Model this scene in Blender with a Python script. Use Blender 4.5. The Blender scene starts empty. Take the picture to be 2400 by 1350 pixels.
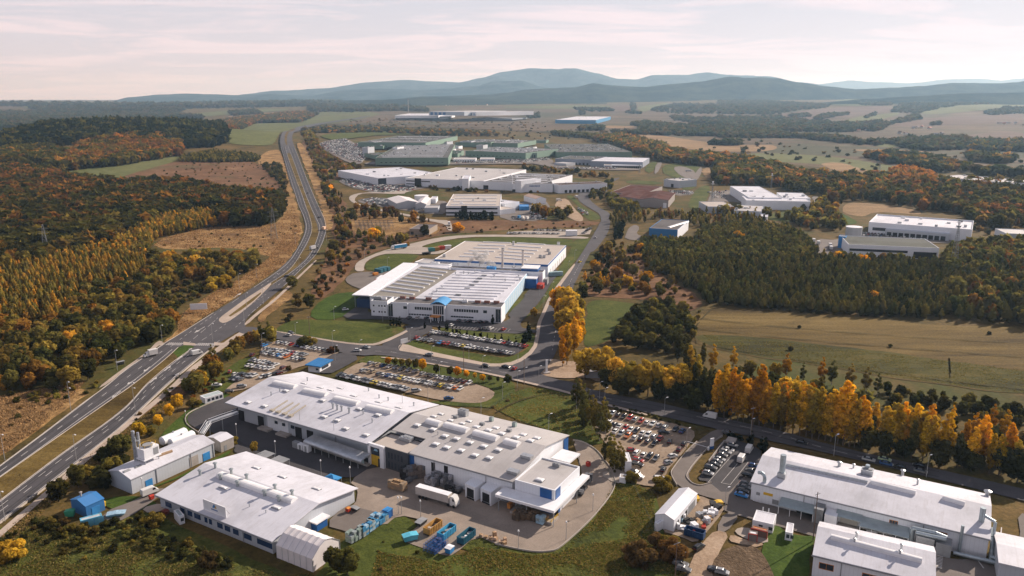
import bpy, bmesh, math, random
import numpy as np
from math import sin, cos, pi, radians, exp, sqrt, atan2, hypot
from mathutils import Vector, noise
from mathutils.geometry import delaunay_2d_cdt
random.seed(7)
rng = np.random.default_rng(7)
SC = bpy.context.scene
COL = SC.collection
# ------------------------------------------------------------------ survey
# surveyed from the photograph: a sight (px) is turned into the point where its
# line of sight meets the terrain (or a level plane at a known height).
FOC, CX, CY, YH, CH = 1815.0,1200.0,675.0,232.0,130.0
PITCH = math.atan((CY - YH) / FOC)
CP, SP = cos(PITCH), sin(PITCH)
FR = {'A': (0,900,3), 'B': (700,900,3), 'C': (1400,900,3), 'D': (1800,900,3), 'E': (400,700,3),
      'F': (900,700,3.97), 'G': (780,500,3.649), 'H': (0,150,3), 'I': (640,220,3.75), 'J': (1180,220,3.75),
      'K': (1700,150,3.4286), 'L': (1340,480,2.25), 'M': (0,450,2.7), 'N': (800,360,3.4286), 'O': (0,0,1)}
def P(f, x, y):
 a, b, s = FR[f]
 return (a + x / s, b + y / s)
def PP(f, *xy):
 return [P(f, xy[i], xy[i + 1]) for i in range(0, len(xy),2)]
def sm(t):
 t = .0 if t < 0 else 1.0 if t > 1 else t
 return t * t * (3 - 2 * t)
def hz(x, y):
 """terrain height in metres"""
 d = y
 if d < 1050:
  return .0
 z = 95.0 * sm((d - 2300) / 7000.0)
 if x < 0:
  e = ((x + 1080) / 370.0) ** 2 + ((y - 2150) / 430.0) ** 2
  if e < 16:
   z += 58 * exp(-e / 2) * sm((d - 1050) / 500)
 k = sm((d - 2600) / 2200.0)
 if k > 0:
  z += k * 16 * (noise.noise((x / 1500.0, y / 1300.0,3.1)))
  z += k * 5 * (noise.noise((x / 500.0, y / 420.0,7.7)))
  if x > 700:
   z += k * 30 * sm((x - 700) / 2600.0) * sm((d - 3000) / 2500)
  if x < -300:
   z -= k * 22 * sm((-x - 300) / 1800.0) * (1 - sm((d - 8000) / 5000))
 return z
def plane(px, py, z=.0):
 b = (CY - py) / FOC
 a = (px - CX) / FOC
 dy = CP + b * SP
 dz = -SP + b * CP
 t = (z - CH) / dz
 return (a * t, dy * t, z)
def G(px, py, z=None):
 """where the sight line meets the ground (z=None) or the level z"""
 if z is not None:
  return plane(px, py, z)
 p = plane(px, py, 0) if py > YH + 6 else None
 if p and p[1] < 1050:
  return p
 b = (CY - py) / FOC
 a = (px - CX) / FOC
 dy = CP + b * SP
 dz = -SP + b * CP
 t0 = t = 900.0
 while t < 30000:
  if CH + dz * t <= hz(a * t, dy * t):
   lo, hi = t0, t
   for _ in range(14):
    m = (lo + hi) / 2
    if CH + dz * m <= hz(a * m, dy * m):
     hi = m
    else:
     lo = m
   t = hi
   break
  t0 = t
  t *= 1.02
 x, y = a * t, dy * t
 return (x, y, hz(x, y))
def GF(f, x, y, z=None):
 return G(*P(f, x, y), z)
def proj(x, y, z):
 """world -> photograph pixel (only used to rank things by size)"""
 yy = y * CP - (z - CH) * SP
 zz = y * SP + (z - CH) * CP
 return (CX + FOC * x / yy, CY - FOC * zz / yy, yy)
# ------------------------------------------------------------------ tags
def tag(o, label=None, cat=None, group=None, kind=None):
 if label: o['label'] = label
 if cat: o['category'] = cat
 if group: o['group'] = group
 if kind: o['kind'] = kind
 return o
def empty(name, loc, rz=.0, label=None, cat=None, group=None):
 o = bpy.data.objects.new(name, None)
 o.empty_display_size = .5
 COL.objects.link(o)
 o.location = loc
 o.rotation_euler = (0,0, rz)
 return tag(o, label, cat, group)
# ------------------------------------------------------------------ materials
MATS = {}
class NT:
 def __init__(s, name):
  s.m = bpy.data.materials.new(name)
  s.m.use_nodes = True
  s.t = s.m.node_tree
  s.t.nodes.clear()
  s.out = s.n('ShaderNodeOutputMaterial')
 def n(s, ty, **kw):
  nd = s.t.nodes.new(ty)
  for k, v in kw.items():
   if k.startswith('i_'):
    nd.inputs[k[2:].replace('_', ' ')].default_value = v
   else:
    setattr(nd, k, v)
  return nd
 def l(s, a, b):
  s.t.links.new(a, b)
 def pos(s):
  if not hasattr(s, '_p'):
   s._p = s.n('ShaderNodeNewGeometry').outputs['Position']
  return s._p
 def obj(s):
  return s.n('ShaderNodeTexCoord').outputs['Object']
 def noise(s, scale, detail=3, rough=.6, vec=None, stretch=None, dist=.0):
  v = vec or s.pos()
  if stretch:
   mp = s.n('ShaderNodeMapping')
   mp.inputs['Rotation'].default_value = (0,0, stretch[0])
   mp.inputs['Scale'].default_value = stretch[1]
   s.l(v, mp.inputs['Vector'])
   v = mp.outputs['Vector']
  nd = s.n('ShaderNodeTexNoise')
  nd.inputs['Scale'].default_value = scale
  nd.inputs['Detail'].default_value = detail
  nd.inputs['Roughness'].default_value = rough
  nd.inputs['Distortion'].default_value = dist
  s.l(v, nd.inputs['Vector'])
  return nd.outputs['Fac']
 def ramp(s, fac, stops, interp='LINEAR'):
  r = s.n('ShaderNodeValToRGB')
  r.color_ramp.interpolation = interp
  e = r.color_ramp.elements
  while len(e) < len(stops):
   e.new(.5)
  for el, (p, c) in zip(e, stops):
   el.position = p
   el.color = (c[0], c[1], c[2],1)
  s.l(fac, r.inputs['Fac'])
  return r.outputs['Color']
 def mix(s, fac, a, b, mode='MIX'):
  m = s.n('ShaderNodeMix', data_type='RGBA', blend_type=mode)
  for inp, v in ((0, fac),(6, a),(7, b)):
   if hasattr(v, 'type') or hasattr(v, 'is_linked'):
    s.l(v, m.inputs[inp])
   elif inp == 0:
    m.inputs[0].default_value = v
   else:
    m.inputs[inp].default_value = (v[0], v[1], v[2],1)
  return m.outputs[2]
 def math(s, op, a, b=.0, c=None):
  m = s.n('ShaderNodeMath', operation=op)
  for i, v in enumerate((a, b) if c is None else (a, b, c)):
   if hasattr(v, 'is_linked'):
    s.l(v, m.inputs[i])
   else:
    m.inputs[i].default_value = v
  return m.outputs[0]
 def bsdf(s, color, rough=.8, metal=.0, spec=.3, bump=None, bstr=.3, bdist=.1, emis=None):
  b = s.n('ShaderNodeBsdfPrincipled')
  if hasattr(color, 'is_linked'):
   s.l(color, b.inputs['Base Color'])
  else:
   b.inputs['Base Color'].default_value = (color[0], color[1], color[2],1)
  b.inputs['Roughness'].default_value = rough
  b.inputs['Metallic'].default_value = metal
  b.inputs['Specular IOR Level'].default_value = spec
  if bump is not None:
   bp = s.n('ShaderNodeBump')
   bp.inputs['Strength'].default_value = bstr
   bp.inputs['Distance'].default_value = bdist
   s.l(bump, bp.inputs['Height'])
   s.l(bp.outputs['Normal'], b.inputs['Normal'])
  s.l(b.outputs[0], s.out.inputs['Surface'])
  return s.m
def mat_plain(name, c, rough=.7, metal=.0, var=.12, vs=.4, spec=.3):
 """paint or plastic with faint weathering"""
 if name in MATS: return MATS[name]
 t = NT(name)
 n = t.noise(vs, 4,.65)
 col = t.mix(t.ramp(n, [(.3,(0,0,0)),(.7,(1,1,1))]),[k * (1 - var) for k in c],[min(1, k * (1 + var)) for k in c])
 MATS[name] = t.bsdf(col, rough, metal, spec)
 return MATS[name]
def mat_roof(name, c, pitch=.9, dirt=.15, rough=.6, stain=(.25,.22,.18)):
 """sheet metal or membrane roof: fine seams along the slope, stains, panel differences"""
 if name in MATS: return MATS[name]
 t = NT(name)
 o = t.obj()
 sx = t.n('ShaderNodeSeparateXYZ'); t.l(o, sx.inputs[0])
 fr = t.math('FRACT', t.math('DIVIDE', sx.outputs[0], pitch))
 seam = t.math('LESS_THAN', fr, .12)
 big = t.noise(.05,5,.7, vec=o)
 streak = t.noise(.9,3,.7, vec=o, stretch=(0,(1.0,.06,1)))
 fine = t.noise(2.0,2,.7, vec=o)
 panel = t.n('ShaderNodeTexWhiteNoise', noise_dimensions='2D')
 fl = t.n('ShaderNodeVectorMath', operation='SNAP'); fl.inputs[1].default_value = (pitch * 6,12,1)
 t.l(o, fl.inputs[0]); t.l(fl.outputs[0], panel.inputs['Vector'])
 c1 = t.mix(t.math('MULTIPLY', seam, .13), c, [k * .6 for k in c])
 c2 = t.mix(t.ramp(big, [(.45,(0,0,0)),(.75,(1,1,1))]), c1,[k * (1 - dirt) for k in c])
 c3 = t.mix(t.math('MULTIPLY', t.ramp(streak, [(.5,(0,0,0)),(.8,(1,1,1))]), dirt * .9), c2, stain)
 c4 = t.mix(t.math('MULTIPLY', panel.outputs['Value'],.11), c3,(.3,.3,.33))
 c5 = t.mix(t.math('MULTIPLY', t.ramp(fine, [(.6,(0,0,0)),(.85,(1,1,1))]), dirt * .6), c4, stain)
 MATS[name] = t.bsdf(c5, rough, .0,.35 if rough < .8 else .05)
 return MATS[name]
def mat_wall(name, c, pitch=1.1, dirt=.12, rough=.65):
 """sandwich panel wall: vertical joints, dirt rising from the base"""
 if name in MATS: return MATS[name]
 t = NT(name)
 o = t.obj()
 sx = t.n('ShaderNodeSeparateXYZ'); t.l(o, sx.inputs[0])
 s = t.math('ADD', sx.outputs[0], sx.outputs[1])
 fr = t.math('FRACT', t.math('DIVIDE', s, pitch))
 seam = t.math('LESS_THAN', fr, .1)
 n = t.noise(.25,4,.7, vec=o)
 st = t.noise(.8,3,.7, vec=o, stretch=(0,(1,1,.1)))
 c1 = t.mix(t.math('MULTIPLY', seam, .22), c, [k * .5 for k in c])
 c2 = t.mix(t.math('MULTIPLY', t.ramp(n, [(.4,(0,0,0)),(.8,(1,1,1))]), dirt * 1.5), c1,[k * .6 for k in c])
 low = t.ramp(t.math('DIVIDE', sx.outputs[2],2.0),[(0,(1,1,1)),(1,(0,0,0))])
 c3 = t.mix(t.math('MULTIPLY', t.math('MULTIPLY', low, st), dirt * 2.5), c2,(.16,.13,.10))
 MATS[name] = t.bsdf(c3, rough, .0,.3)
 return MATS[name]
def mat_ground(name, stops, scale=.05, fine=1.2, rough=.95, bstr=.6, bdist=.35, mid=None, stretch=None, patch=None, pf=.5):
 """soil and turf: colour ramp over mixed noises, second colour in patches, grain"""
 if name in MATS: return MATS[name]
 t = NT(name)
 n1 = t.noise(scale, 6,.68, stretch=stretch, dist=.4)
 n2 = t.noise(fine, 3,.75)
 n3 = t.noise(scale * 7,4,.7, stretch=stretch)
 f = t.math('ADD', t.math('MULTIPLY', n1,.55), t.math('ADD', t.math('MULTIPLY', n2,.2), t.math('MULTIPLY', n3,.25)))
 c = t.ramp(f, stops)
 if patch:
  pn = t.noise(scale * .45,5,.7, dist=.8)
  c = t.mix(t.ramp(pn, [(pf, (0,0,0)),(pf + .12,(1,1,1))]), c, t.mix(n2,[k * .6 for k in patch],[k * 1.4 for k in patch]))
 g = t.math('ADD', t.math('MULTIPLY', n2,.7),.65)
 c = t.mix(1.0, c, t.ramp(t.math('MULTIPLY', g, .5),[(.3,(.62,.62,.62)),(.7,(1.3,1.3,1.3))]), 'MULTIPLY')
 MATS[name] = t.bsdf(c, rough, 0,.1, bump=t.math('ADD', n2, n3), bstr=bstr, bdist=bdist)
 return MATS[name]
# ------------------------------------------------------------------ mesh builder
class MB:
 def __init__(s):
  s.v = []; s.f = []; s.mi = []; s.sm = []
 def add(s, vs, fs, mi=0, smooth=False):
  b = len(s.v)
  s.v.extend(vs)
  for f in fs:
   s.f.append(tuple(b + i for i in f)); s.mi.append(mi); s.sm.append(smooth)
 def box(s, x0, y0, z0, x1, y1, z1, mi=0, top=None):
  """top: material index for the top face"""
  vs = [(x0, y0, z0),(x1, y0, z0),(x1, y1, z0),(x0, y1, z0),(x0, y0, z1),(x1, y0, z1),(x1, y1, z1),(x0, y1, z1)]
  s.add(vs, [(0,3,2,1),(0,1,5,4),(1,2,6,5),(2,3,7,6),(3,0,4,7)], mi)
  s.add(vs[4:],[(0,1,2,3)], mi if top is None else top)
 def rbox(s, cx, cy, z0, lx, ly, lz, a=.0, mi=0):
  c_, s_ = cos(a), sin(a)
  vs = []
  for z in (z0, z0 + lz):
   for dx, dy in ((-1,-1),(1,-1),(1,1),(-1,1)):
    X, Y = dx * lx / 2, dy * ly / 2
    vs.append((cx + X * c_ - Y * s_, cy + X * s_ + Y * c_, z))
  s.add(vs, [(0,3,2,1),(0,1,5,4),(1,2,6,5),(2,3,7,6),(3,0,4,7),(4,5,6,7)], mi)
 def cyl(s, p0, p1, r0, r1=None, n=8, mi=0, caps=True, smooth=True):
  r1 = r0 if r1 is None else r1
  a = Vector(p0); b = Vector(p1)
  d = (b - a)
  if d.length < 1e-6: return
  d.normalize()
  u = d.orthogonal().normalized(); w = d.cross(u)
  vs = []
  for c, r in ((a, r0),(b, r1)):
   for i in range(n):
    t = 2 * pi * i / n
    q = c + u * (r * cos(t)) + w * (r * sin(t))
    vs.append(tuple(q))
  s.add(vs, [(i, (i + 1) % n, n + (i + 1) % n, n + i) for i in range(n)], mi, smooth)
  if caps:
   s.add(vs[:n],[tuple(range(n - 1,-1,-1))], mi)
   s.add(vs[n:],[tuple(range(n))], mi)
 def prism(s, prof, y0, y1, mi=0, axis='y', closed=True):
  """profile of (x,z) pairs swept along y (or along x: profile is (y,z))"""
  n = len(prof)
  if axis == 'y':
   a = [(p[0], y0, p[1]) for p in prof]; b = [(p[0], y1, p[1]) for p in prof]
  else:
   a = [(y0, p[0], p[1]) for p in prof]; b = [(y1, p[0], p[1]) for p in prof]
  m = n if closed else n - 1
  s.add(a + b, [(i, (i + 1) % n, n + (i + 1) % n, n + i) for i in range(m)], mi)
  if closed:
   s.add(a, [tuple(range(n - 1,-1,-1))], mi); s.add(b, [tuple(range(n))], mi)
 def mesh(s, name, mats):
  me = bpy.data.meshes.new(name)
  me.from_pydata(s.v, [], s.f)
  for m in mats: me.materials.append(m)
  if len(mats) > 1:
   me.polygons.foreach_set('material_index', s.mi)
  me.polygons.foreach_set('use_smooth', s.sm)
  me.update()
  return me
 def build(s, name, mats, parent=None, fix=True):
  if not isinstance(mats, (list, tuple)): mats = [mats]
  me = s.mesh(name, mats)
  if fix:
   bm = bmesh.new(); bm.from_mesh(me)
   bmesh.ops.recalc_face_normals(bm, faces=bm.faces[:])
   bm.to_mesh(me); bm.free()
  return link(name, me, parent)
def link(name, me, parent=None, loc=None, rz=None):
 o = bpy.data.objects.new(name, me)
 COL.objects.link(o)
 if parent is not None: o.parent = parent
 if loc is not None: o.location = loc
 if rz is not None: o.rotation_euler = (0,0, rz)
 return o
def copy_thing(root, loc=None, rz=None, label=None, group=None, first=False):
 """a copy of a thing with copies of its parts and sub-parts"""
 r = root.copy(); COL.objects.link(r)
 if loc is not None: r.location = loc
 if rz is not None: r.rotation_euler = (0,0, rz)
 if label: r['label'] = label
 if group: r['group'] = group
 for ch in list(root.children):
  c = ch.copy(); COL.objects.link(c); c.parent = r
  for g in ch.children:
   d = g.copy(); COL.objects.link(d); d.parent = c
 return r
# ------------------------------------------------------------------ ground patches
LAYER = [.03]
def smooth_closed(pts, it=1):
 for _ in range(it):
  q = []
  n = len(pts)
  for i in range(n):
   a, b = pts[i], pts[(i + 1) % n]
   q.append((a[0] * .75 + b[0] * .25, a[1] * .75 + b[1] * .25))
   q.append((a[0] * .25 + b[0] * .75, a[1] * .25 + b[1] * .75))
  pts = q
 return pts
def inside(pt, poly):
 x, y = pt
 r = False
 j = len(poly) - 1
 for i in range(len(poly)):
  xi, yi = poly[i]; xj, yj = poly[j]
  if (yi > y) != (yj > y) and x < (xj - xi) * (y - yi) / (yj - yi) + xi:
   r = not r
  j = i
 return r
def rough_edge(pts, amp, step, seed=.0):
 """subdivide a world outline and let it wander like a natural margin"""
 out = []
 n = len(pts)
 for i in range(n):
  a, b = pts[i], pts[(i + 1) % n]
  L = hypot(b[0] - a[0], b[1] - a[1])
  k = max(1, min(60, int(L / step)))
  nx, ny = (-(b[1] - a[1]) / max(L, 1e-6),(b[0] - a[0]) / max(L, 1e-6))
  for j in range(k):
   t = j / k
   x, y = a[0] + (b[0] - a[0]) * t, a[1] + (b[1] - a[1]) * t
   w = amp * noise.fractal((x / step / 2.5, y / step / 2.5, seed),1.0,2.0,3)
   out.append((x + nx * w, y + ny * w))
 return out
def lift(y, off=.0):
 k = sm((y - 1000) / 1500.0)
 return off + k * (.5 + y / 2500.0 + off * 5.0)
def area_mesh(name, wpoly, mat, off, kind='structure', grid=None, label=None):
 if max(p[1] for p in wpoly) > 1000:
  q = []
  for a, b in zip(wpoly, wpoly[1:] + wpoly[:1]):
   k = max(1, int(hypot(b[0] - a[0], b[1] - a[1]) / max(30,.02 * a[1])))
   for j in range(min(k, 80)):
    q.append((a[0] + (b[0] - a[0]) * j / k, a[1] + (b[1] - a[1]) * j / k))
  wpoly = q
 pts = [Vector((x, y)) for x, y in wpoly]
 n = len(pts)
 edges = [(i, (i + 1) % n) for i in range(n)]
 far = max(p.y for p in pts) > 1050
 if far:
  xs = [p.x for p in pts]; ys = [p.y for p in pts]
  g = grid or max(25.0,(sum(ys) / n) * .018)
  x = min(xs)
  wp = [(p.x, p.y) for p in pts]
  cnt = 0
  while x < max(xs) and cnt < 6000:
   y = min(ys)
   while y < max(ys):
    if inside((x, y), wp):
     pts.append(Vector((x + .1 * g * random.random(), y + .1 * g * random.random()))); cnt += 1
    y += g
   x += g
 vs, es, fs, *_ = delaunay_2d_cdt(pts, edges, [],1,1e-4)
 me = bpy.data.meshes.new(name)
 me.from_pydata([(v.x, v.y, hz(v.x, v.y) + lift(v.y, off)) for v in vs],[],[tuple(f) for f in fs])
 me.materials.append(mat)
 me.update()
 if me.polygons and me.polygons[0].normal.z < 0:
  me.flip_normals()
 o = link(name, me)
 tag(o, label, None, None, kind)
 return o
def area(name, pix, mat, smooth=1, edge=.0, step=6.0, off=None, kind='structure', label=None):
 """ground patch from its surveyed outline"""
 w = [G(*p)[:2] for p in pix]
 if smooth: w = smooth_closed(w, smooth)
 if edge: w = rough_edge(w, edge, step, len(name) * 1.7)
 if off is None:
  LAYER[0] += .004
  off = LAYER[0]
 return area_mesh(name, w, mat, off, kind, label=label)
# ------------------------------------------------------------------ camera, light, sky, haze
cam = bpy.data.cameras.new('camera')
cam.sensor_width = 36.0
cam.lens = 36.0 * FOC / 2400.0
cam.clip_start = 1.0
cam.clip_end = 90000.0
camo = bpy.data.objects.new('camera', cam)
COL.objects.link(camo)
camo.location = (0,0, CH)
camo.rotation_euler = (pi / 2 - PITCH, 0,0)
SC.camera = camo
SUN_EL, SUN_AZ = radians(29), atan2(.80,.60)        # azimuth clockwise from +Y
sd = Vector((sin(SUN_AZ) * cos(SUN_EL), cos(SUN_AZ) * cos(SUN_EL), sin(SUN_EL)))
sun = bpy.data.lights.new('sun', 'SUN')
sun.energy = 7.6
sun.angle = radians(.55)
sun.color = (1.0,.875,.77)
suno = bpy.data.objects.new('sun', sun)
COL.objects.link(suno)
suno.location = (0,0,300)
suno.rotation_euler = (-sd).to_track_quat('-Z', 'Y').to_euler()
wd = bpy.data.worlds.new('World')
SC.world = wd
wd.use_nodes = True
nt = wd.node_tree
nt.nodes.clear()
N = nt.nodes.new
L = nt.links.new
out = N('ShaderNodeOutputWorld')
bg = N('ShaderNodeBackground'); bg.inputs['Strength'].default_value = .10
sky = N('ShaderNodeTexSky'); sky.sky_type = 'NISHITA'; sky.sun_disc = False
sky.sun_elevation = SUN_EL; sky.sun_rotation = SUN_AZ
sky.air_density = 1.2; sky.dust_density = 3.0; sky.ozone_density = 1.0
tc = N('ShaderNodeTexCoord')
sep = N('ShaderNodeSeparateXYZ'); L(tc.outputs['Generated'], sep.inputs[0])
def wm(op, a, b=.0):
 m = N('ShaderNodeMath'); m.operation = op
 for i, v in enumerate((a, b)):
  if hasattr(v, 'is_linked'): L(v, m.inputs[i])
  else: m.inputs[i].default_value = v
 return m.outputs[0]
zc = wm('ADD', wm('MAXIMUM', sep.outputs[2],.0),.06)
cb = N('ShaderNodeCombineXYZ')
L(wm('DIVIDE', sep.outputs[0], zc), cb.inputs[0]); L(wm('DIVIDE', sep.outputs[1], zc), cb.inputs[1])
mp = N('ShaderNodeMapping'); mp.inputs['Scale'].default_value = (.7,1.1,1); mp.inputs['Rotation'].default_value = (0,0,.22)
L(cb.outputs[0], mp.inputs['Vector'])
n1 = N('ShaderNodeTexNoise'); n1.inputs['Scale'].default_value = .75; n1.inputs['Detail'].default_value = 7; n1.inputs['Roughness'].default_value = .58; n1.inputs['Distortion'].default_value = .7
L(mp.outputs[0], n1.inputs['Vector'])
r1 = N('ShaderNodeValToRGB'); r1.color_ramp.elements[0].position = .46; r1.color_ramp.elements[1].position = .60
L(n1.outputs['Fac'], r1.inputs['Fac'])
SKYK = 10.0          # colours below are display values; the background strength is .10
def rgb(c): return (c[0] * SKYK, c[1] * SKYK, c[2] * SKYK, 1)
er = N('ShaderNodeValToRGB')
e = er.color_ramp.elements
e[0].position = .0; e[0].color = rgb((.86,.74,.79))
e[1].position = 1.0; e[1].color = rgb((.08,.12,.21))
for p_, c_ in ((.11,(.71,.695,.785)),(.2,(.36,.39,.49)),(.4,(.15,.20,.31))):
 el = e.new(p_); el.color = rgb(c_)
L(sep.outputs[2], er.inputs['Fac'])
mx = N('ShaderNodeMix'); mx.data_type = 'RGBA'; mx.inputs[0].default_value = .95
L(sky.outputs[0], mx.inputs[6]); L(er.outputs[0], mx.inputs[7])
mc = N('ShaderNodeMix'); mc.data_type = 'RGBA'
L(wm('MULTIPLY', r1.outputs[0],.85), mc.inputs[0]); L(mx.outputs[2], mc.inputs[6]); mc.inputs[7].default_value = rgb((.97,.82,.865))
L(mc.outputs[2], bg.inputs['Color'])
L(bg.outputs[0], out.inputs['Surface'])
SC.view_settings.view_transform = 'Standard'
SC.view_settings.look = 'None'
SC.view_settings.exposure = 0
SC.view_settings.gamma = 1
SC.cycles.max_bounces = 5
SC.cycles.diffuse_bounces = 2
SC.cycles.glossy_bounces = 2
SC.cycles.transparent_max_bounces = 6
SC.cycles.volume_bounces = 0
SC.cycles.use_denoising = True
m = bpy.data.materials.new('haze'); m.use_nodes = True
t = m.node_tree; t.nodes.clear()
o_ = t.nodes.new('ShaderNodeOutputMaterial'); vs_ = t.nodes.new('ShaderNodeVolumeScatter')
vs_.inputs['Color'].default_value = (.46,.72,.98,1)
vs_.inputs['Density'].default_value = 4.9e-5
vs_.inputs['Anisotropy'].default_value = .3
t.links.new(vs_.outputs[0], o_.inputs['Volume'])
b = MB(); b.box(-26000,-600,-300,26000,34000,900)
hzo = b.build('haze', m); tag(hzo, None, None, None, 'stuff')
# ------------------------------------------------------------------ terrain
M_BASE = mat_ground('scrub_ground',[(.38,(.038,.030,.010)),(.47,(.085,.062,.018)),(.55,(.13,.085,.028)),(.64,(.19,.12,.045))],.02,.5, patch=(.060,.066,.015), pf=.52)
ys = [-120.0]
while ys[-1] < 30000:
 y = ys[-1]
 ys.append(y + (60 if y < 1000 else max(30,(y - 600) * .03)))
vs = []; nx = 221
for y in ys:
 half = 500 + max(0, y) * .95
 for i in range(nx):
  x = (i / (nx - 1) * 2 - 1) * half
  vs.append((x, y, hz(x, y)))
fs = [(r * nx + i, r * nx + i + 1,(r + 1) * nx + i + 1,(r + 1) * nx + i) for r in range(len(ys) - 1) for i in range(nx - 1)]
b = MB(); b.add(vs, fs, 0, True)
tag(b.build('ground', M_BASE, fix=False), kind='structure')
def mat_hill(name, c1, c2):
 if name in MATS: return MATS[name]
 t = NT(name)
 n = t.noise(.0035,6,.7); n2 = t.noise(.02,4,.8)
 c = t.mix(t.ramp(n, [(.42,(0,0,0)),(.6,(1,1,1))]), c1, c2)
 c = t.mix(t.math('MULTIPLY', n2,.6), c, [k * .4 for k in c1])
 MATS[name] = t.bsdf(c, 1.0,0,.0, bump=n2, bstr=1.0, bdist=40)
 return MATS[name]
def ridge(name, crest, D, depth, base, mat, seed, rough=1.0):
 """a chain of hills: crest heights read at distance D, falling to the plain in front and behind"""
 b = MB(); vs = []; rows = 22
 xs = []
 x = crest[0][0]
 while x <= crest[-1][0]:
  xs.append(x); x += 7
 def cr(x):
  for (a, ya),(c, yc) in zip(crest, crest[1:]):
   if a <= x <= c:
    t = (x - a) / (c - a); t = t * t * (3 - 2 * t) * .6 + t * .4
    return ya + (yc - ya) * t
  return crest[-1][1]
 for r in range(rows):
  q = r / (rows - 1) * 2 - 1            # -1 front foot, 0 crest, 1 back foot
  for x in xs:
   Dx = D + q * depth
   X = (x - CX) / FOC * Dx * 1.0
   zc = CH + (YH - cr(x)) * D / FOC
   nn = noise.fractal((X / 1400.0, Dx / 900.0, seed),.9,2.0,5)
   prof = cos(q * pi / 2) ** 1.25
   z = base + (zc - base) * prof + nn * .16 * (zc - base) * abs(sin(q * pi)) * 1.4
   z += rough * noise.noise((X / 60.0, Dx / 60.0, seed)) * 4
   vs.append((X, Dx, z))
 n = len(xs)
 b.add(vs, [(r * n + i, r * n + i + 1,(r + 1) * n + i + 1,(r + 1) * n + i) for r in range(rows - 1) for i in range(n - 1)],0, True)
 return tag(b.build(name, mat, fix=False), kind='structure')
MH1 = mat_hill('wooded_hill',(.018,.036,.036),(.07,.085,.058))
MH2 = mat_hill('haze_tinted_hill',(.035,.072,.092),(.10,.14,.15))  # blue of distance haze is mixed into the far hills' own colours
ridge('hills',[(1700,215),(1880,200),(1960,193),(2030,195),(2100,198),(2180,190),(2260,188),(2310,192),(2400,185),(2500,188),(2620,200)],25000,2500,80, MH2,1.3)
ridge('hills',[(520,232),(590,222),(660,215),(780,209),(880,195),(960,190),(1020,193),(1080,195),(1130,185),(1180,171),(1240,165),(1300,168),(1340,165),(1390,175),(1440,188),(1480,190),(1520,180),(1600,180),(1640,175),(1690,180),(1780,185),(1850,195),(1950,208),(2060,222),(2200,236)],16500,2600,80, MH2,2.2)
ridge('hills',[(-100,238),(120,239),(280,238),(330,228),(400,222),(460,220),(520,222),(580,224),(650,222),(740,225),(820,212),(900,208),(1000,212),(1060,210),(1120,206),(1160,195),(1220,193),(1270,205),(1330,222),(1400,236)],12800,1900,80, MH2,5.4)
ridge('hills',[(860,240),(1000,226),(1140,222),(1190,218),(1230,211),(1290,208),(1340,206),(1385,197),(1430,202),(1500,205),(1560,199),(1620,195),(1690,186),(1740,190),(1800,191),(1860,199),(1920,205),(1980,210),(2060,207),(2130,204),(2200,198),(2300,198),(2400,190),(2520,186),(2620,190)],9600,1500,60, MH1,7.7)
ridge('hills',[(500,241),(640,238),(760,236),(900,234),(1020,228),(1160,232),(1300,236),(1420,240)],8300,900,60, MH1,9.1)
ridge('hills',[(1900,240),(2010,232),(2120,226),(2220,220),(2330,219),(2420,216),(2560,212),(2700,220)],7000,1100,60, MH1,11.9)
# ------------------------------------------------------------------ ground materials
GM = {}
GM['dry'] = mat_ground('dry_grass',[(.38,(.10,.055,.022)),(.47,(.23,.135,.052)),(.55,(.34,.21,.085)),(.64,(.43,.28,.125))],.035,.6, patch=(.12,.068,.032), pf=.53, bstr=1.0, bdist=.8)
GM['red'] = mat_ground('heath',[(.36,(.075,.04,.02)),(.52,(.16,.085,.042)),(.68,(.27,.165,.085))],.02,.4, patch=(.10,.08,.035), pf=.56)
GM['turf'] = mat_ground('turf',[(.38,(.036,.048,.009)),(.52,(.070,.086,.016)),(.64,(.12,.11,.026))],.05,.9, patch=(.14,.10,.04), pf=.60)
GM['green'] = mat_ground('green_grass',[(.38,(.030,.052,.008)),(.52,(.050,.085,.013)),(.64,(.085,.11,.02))],.05,.9)
GM['rough'] = mat_ground('rough_grass',[(.38,(.026,.034,.008)),(.47,(.060,.070,.013)),(.55,(.095,.098,.019)),(.64,(.16,.13,.035))],.07,.7, patch=(.055,.062,.016), pf=.55, bstr=1.0, bdist=.6)
GM['mown'] = mat_ground('mown_field',[(.40,(.050,.033,.009)),(.47,(.098,.066,.019)),(.54,(.135,.092,.027)),(.61,(.18,.126,.042))],.02,.8, stretch=(-.03,(.16,1.3,1)), patch=(.085,.060,.020), pf=.55)
GM['mowngreen'] = mat_ground('green_field',[(.40,(.030,.028,.006)),(.5,(.064,.060,.010)),(.60,(.115,.086,.020))],.025,.8, stretch=(-.03,(.3,1.5,1)))
GM['meadow'] = mat_ground('meadow',[(.36,(.07,.08,.028)),(.52,(.11,.12,.042)),(.66,(.155,.155,.065))],.006,.1, stretch=(.1,(1,.4,1)))
GM['straw'] = mat_ground('stubble',[(.36,(.14,.09,.042)),(.52,(.26,.17,.085)),(.66,(.36,.25,.135))],.012,.3, stretch=(.05,(.5,1.6,1)))
GM['plough'] = mat_ground('ploughed_soil',[(.36,(.07,.045,.033)),(.52,(.12,.08,.058)),(.66,(.17,.12,.085))],.008,.2, stretch=(.05,(.4,1.6,1)))
GM['farbrown'] = mat_ground('heath_fields',[(.38,(.052,.038,.022)),(.5,(.105,.074,.043)),(.62,(.165,.12,.07))],.0035,.06, stretch=(.0,(.35,1.5,1)), patch=(.062,.064,.032), pf=.50)
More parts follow.
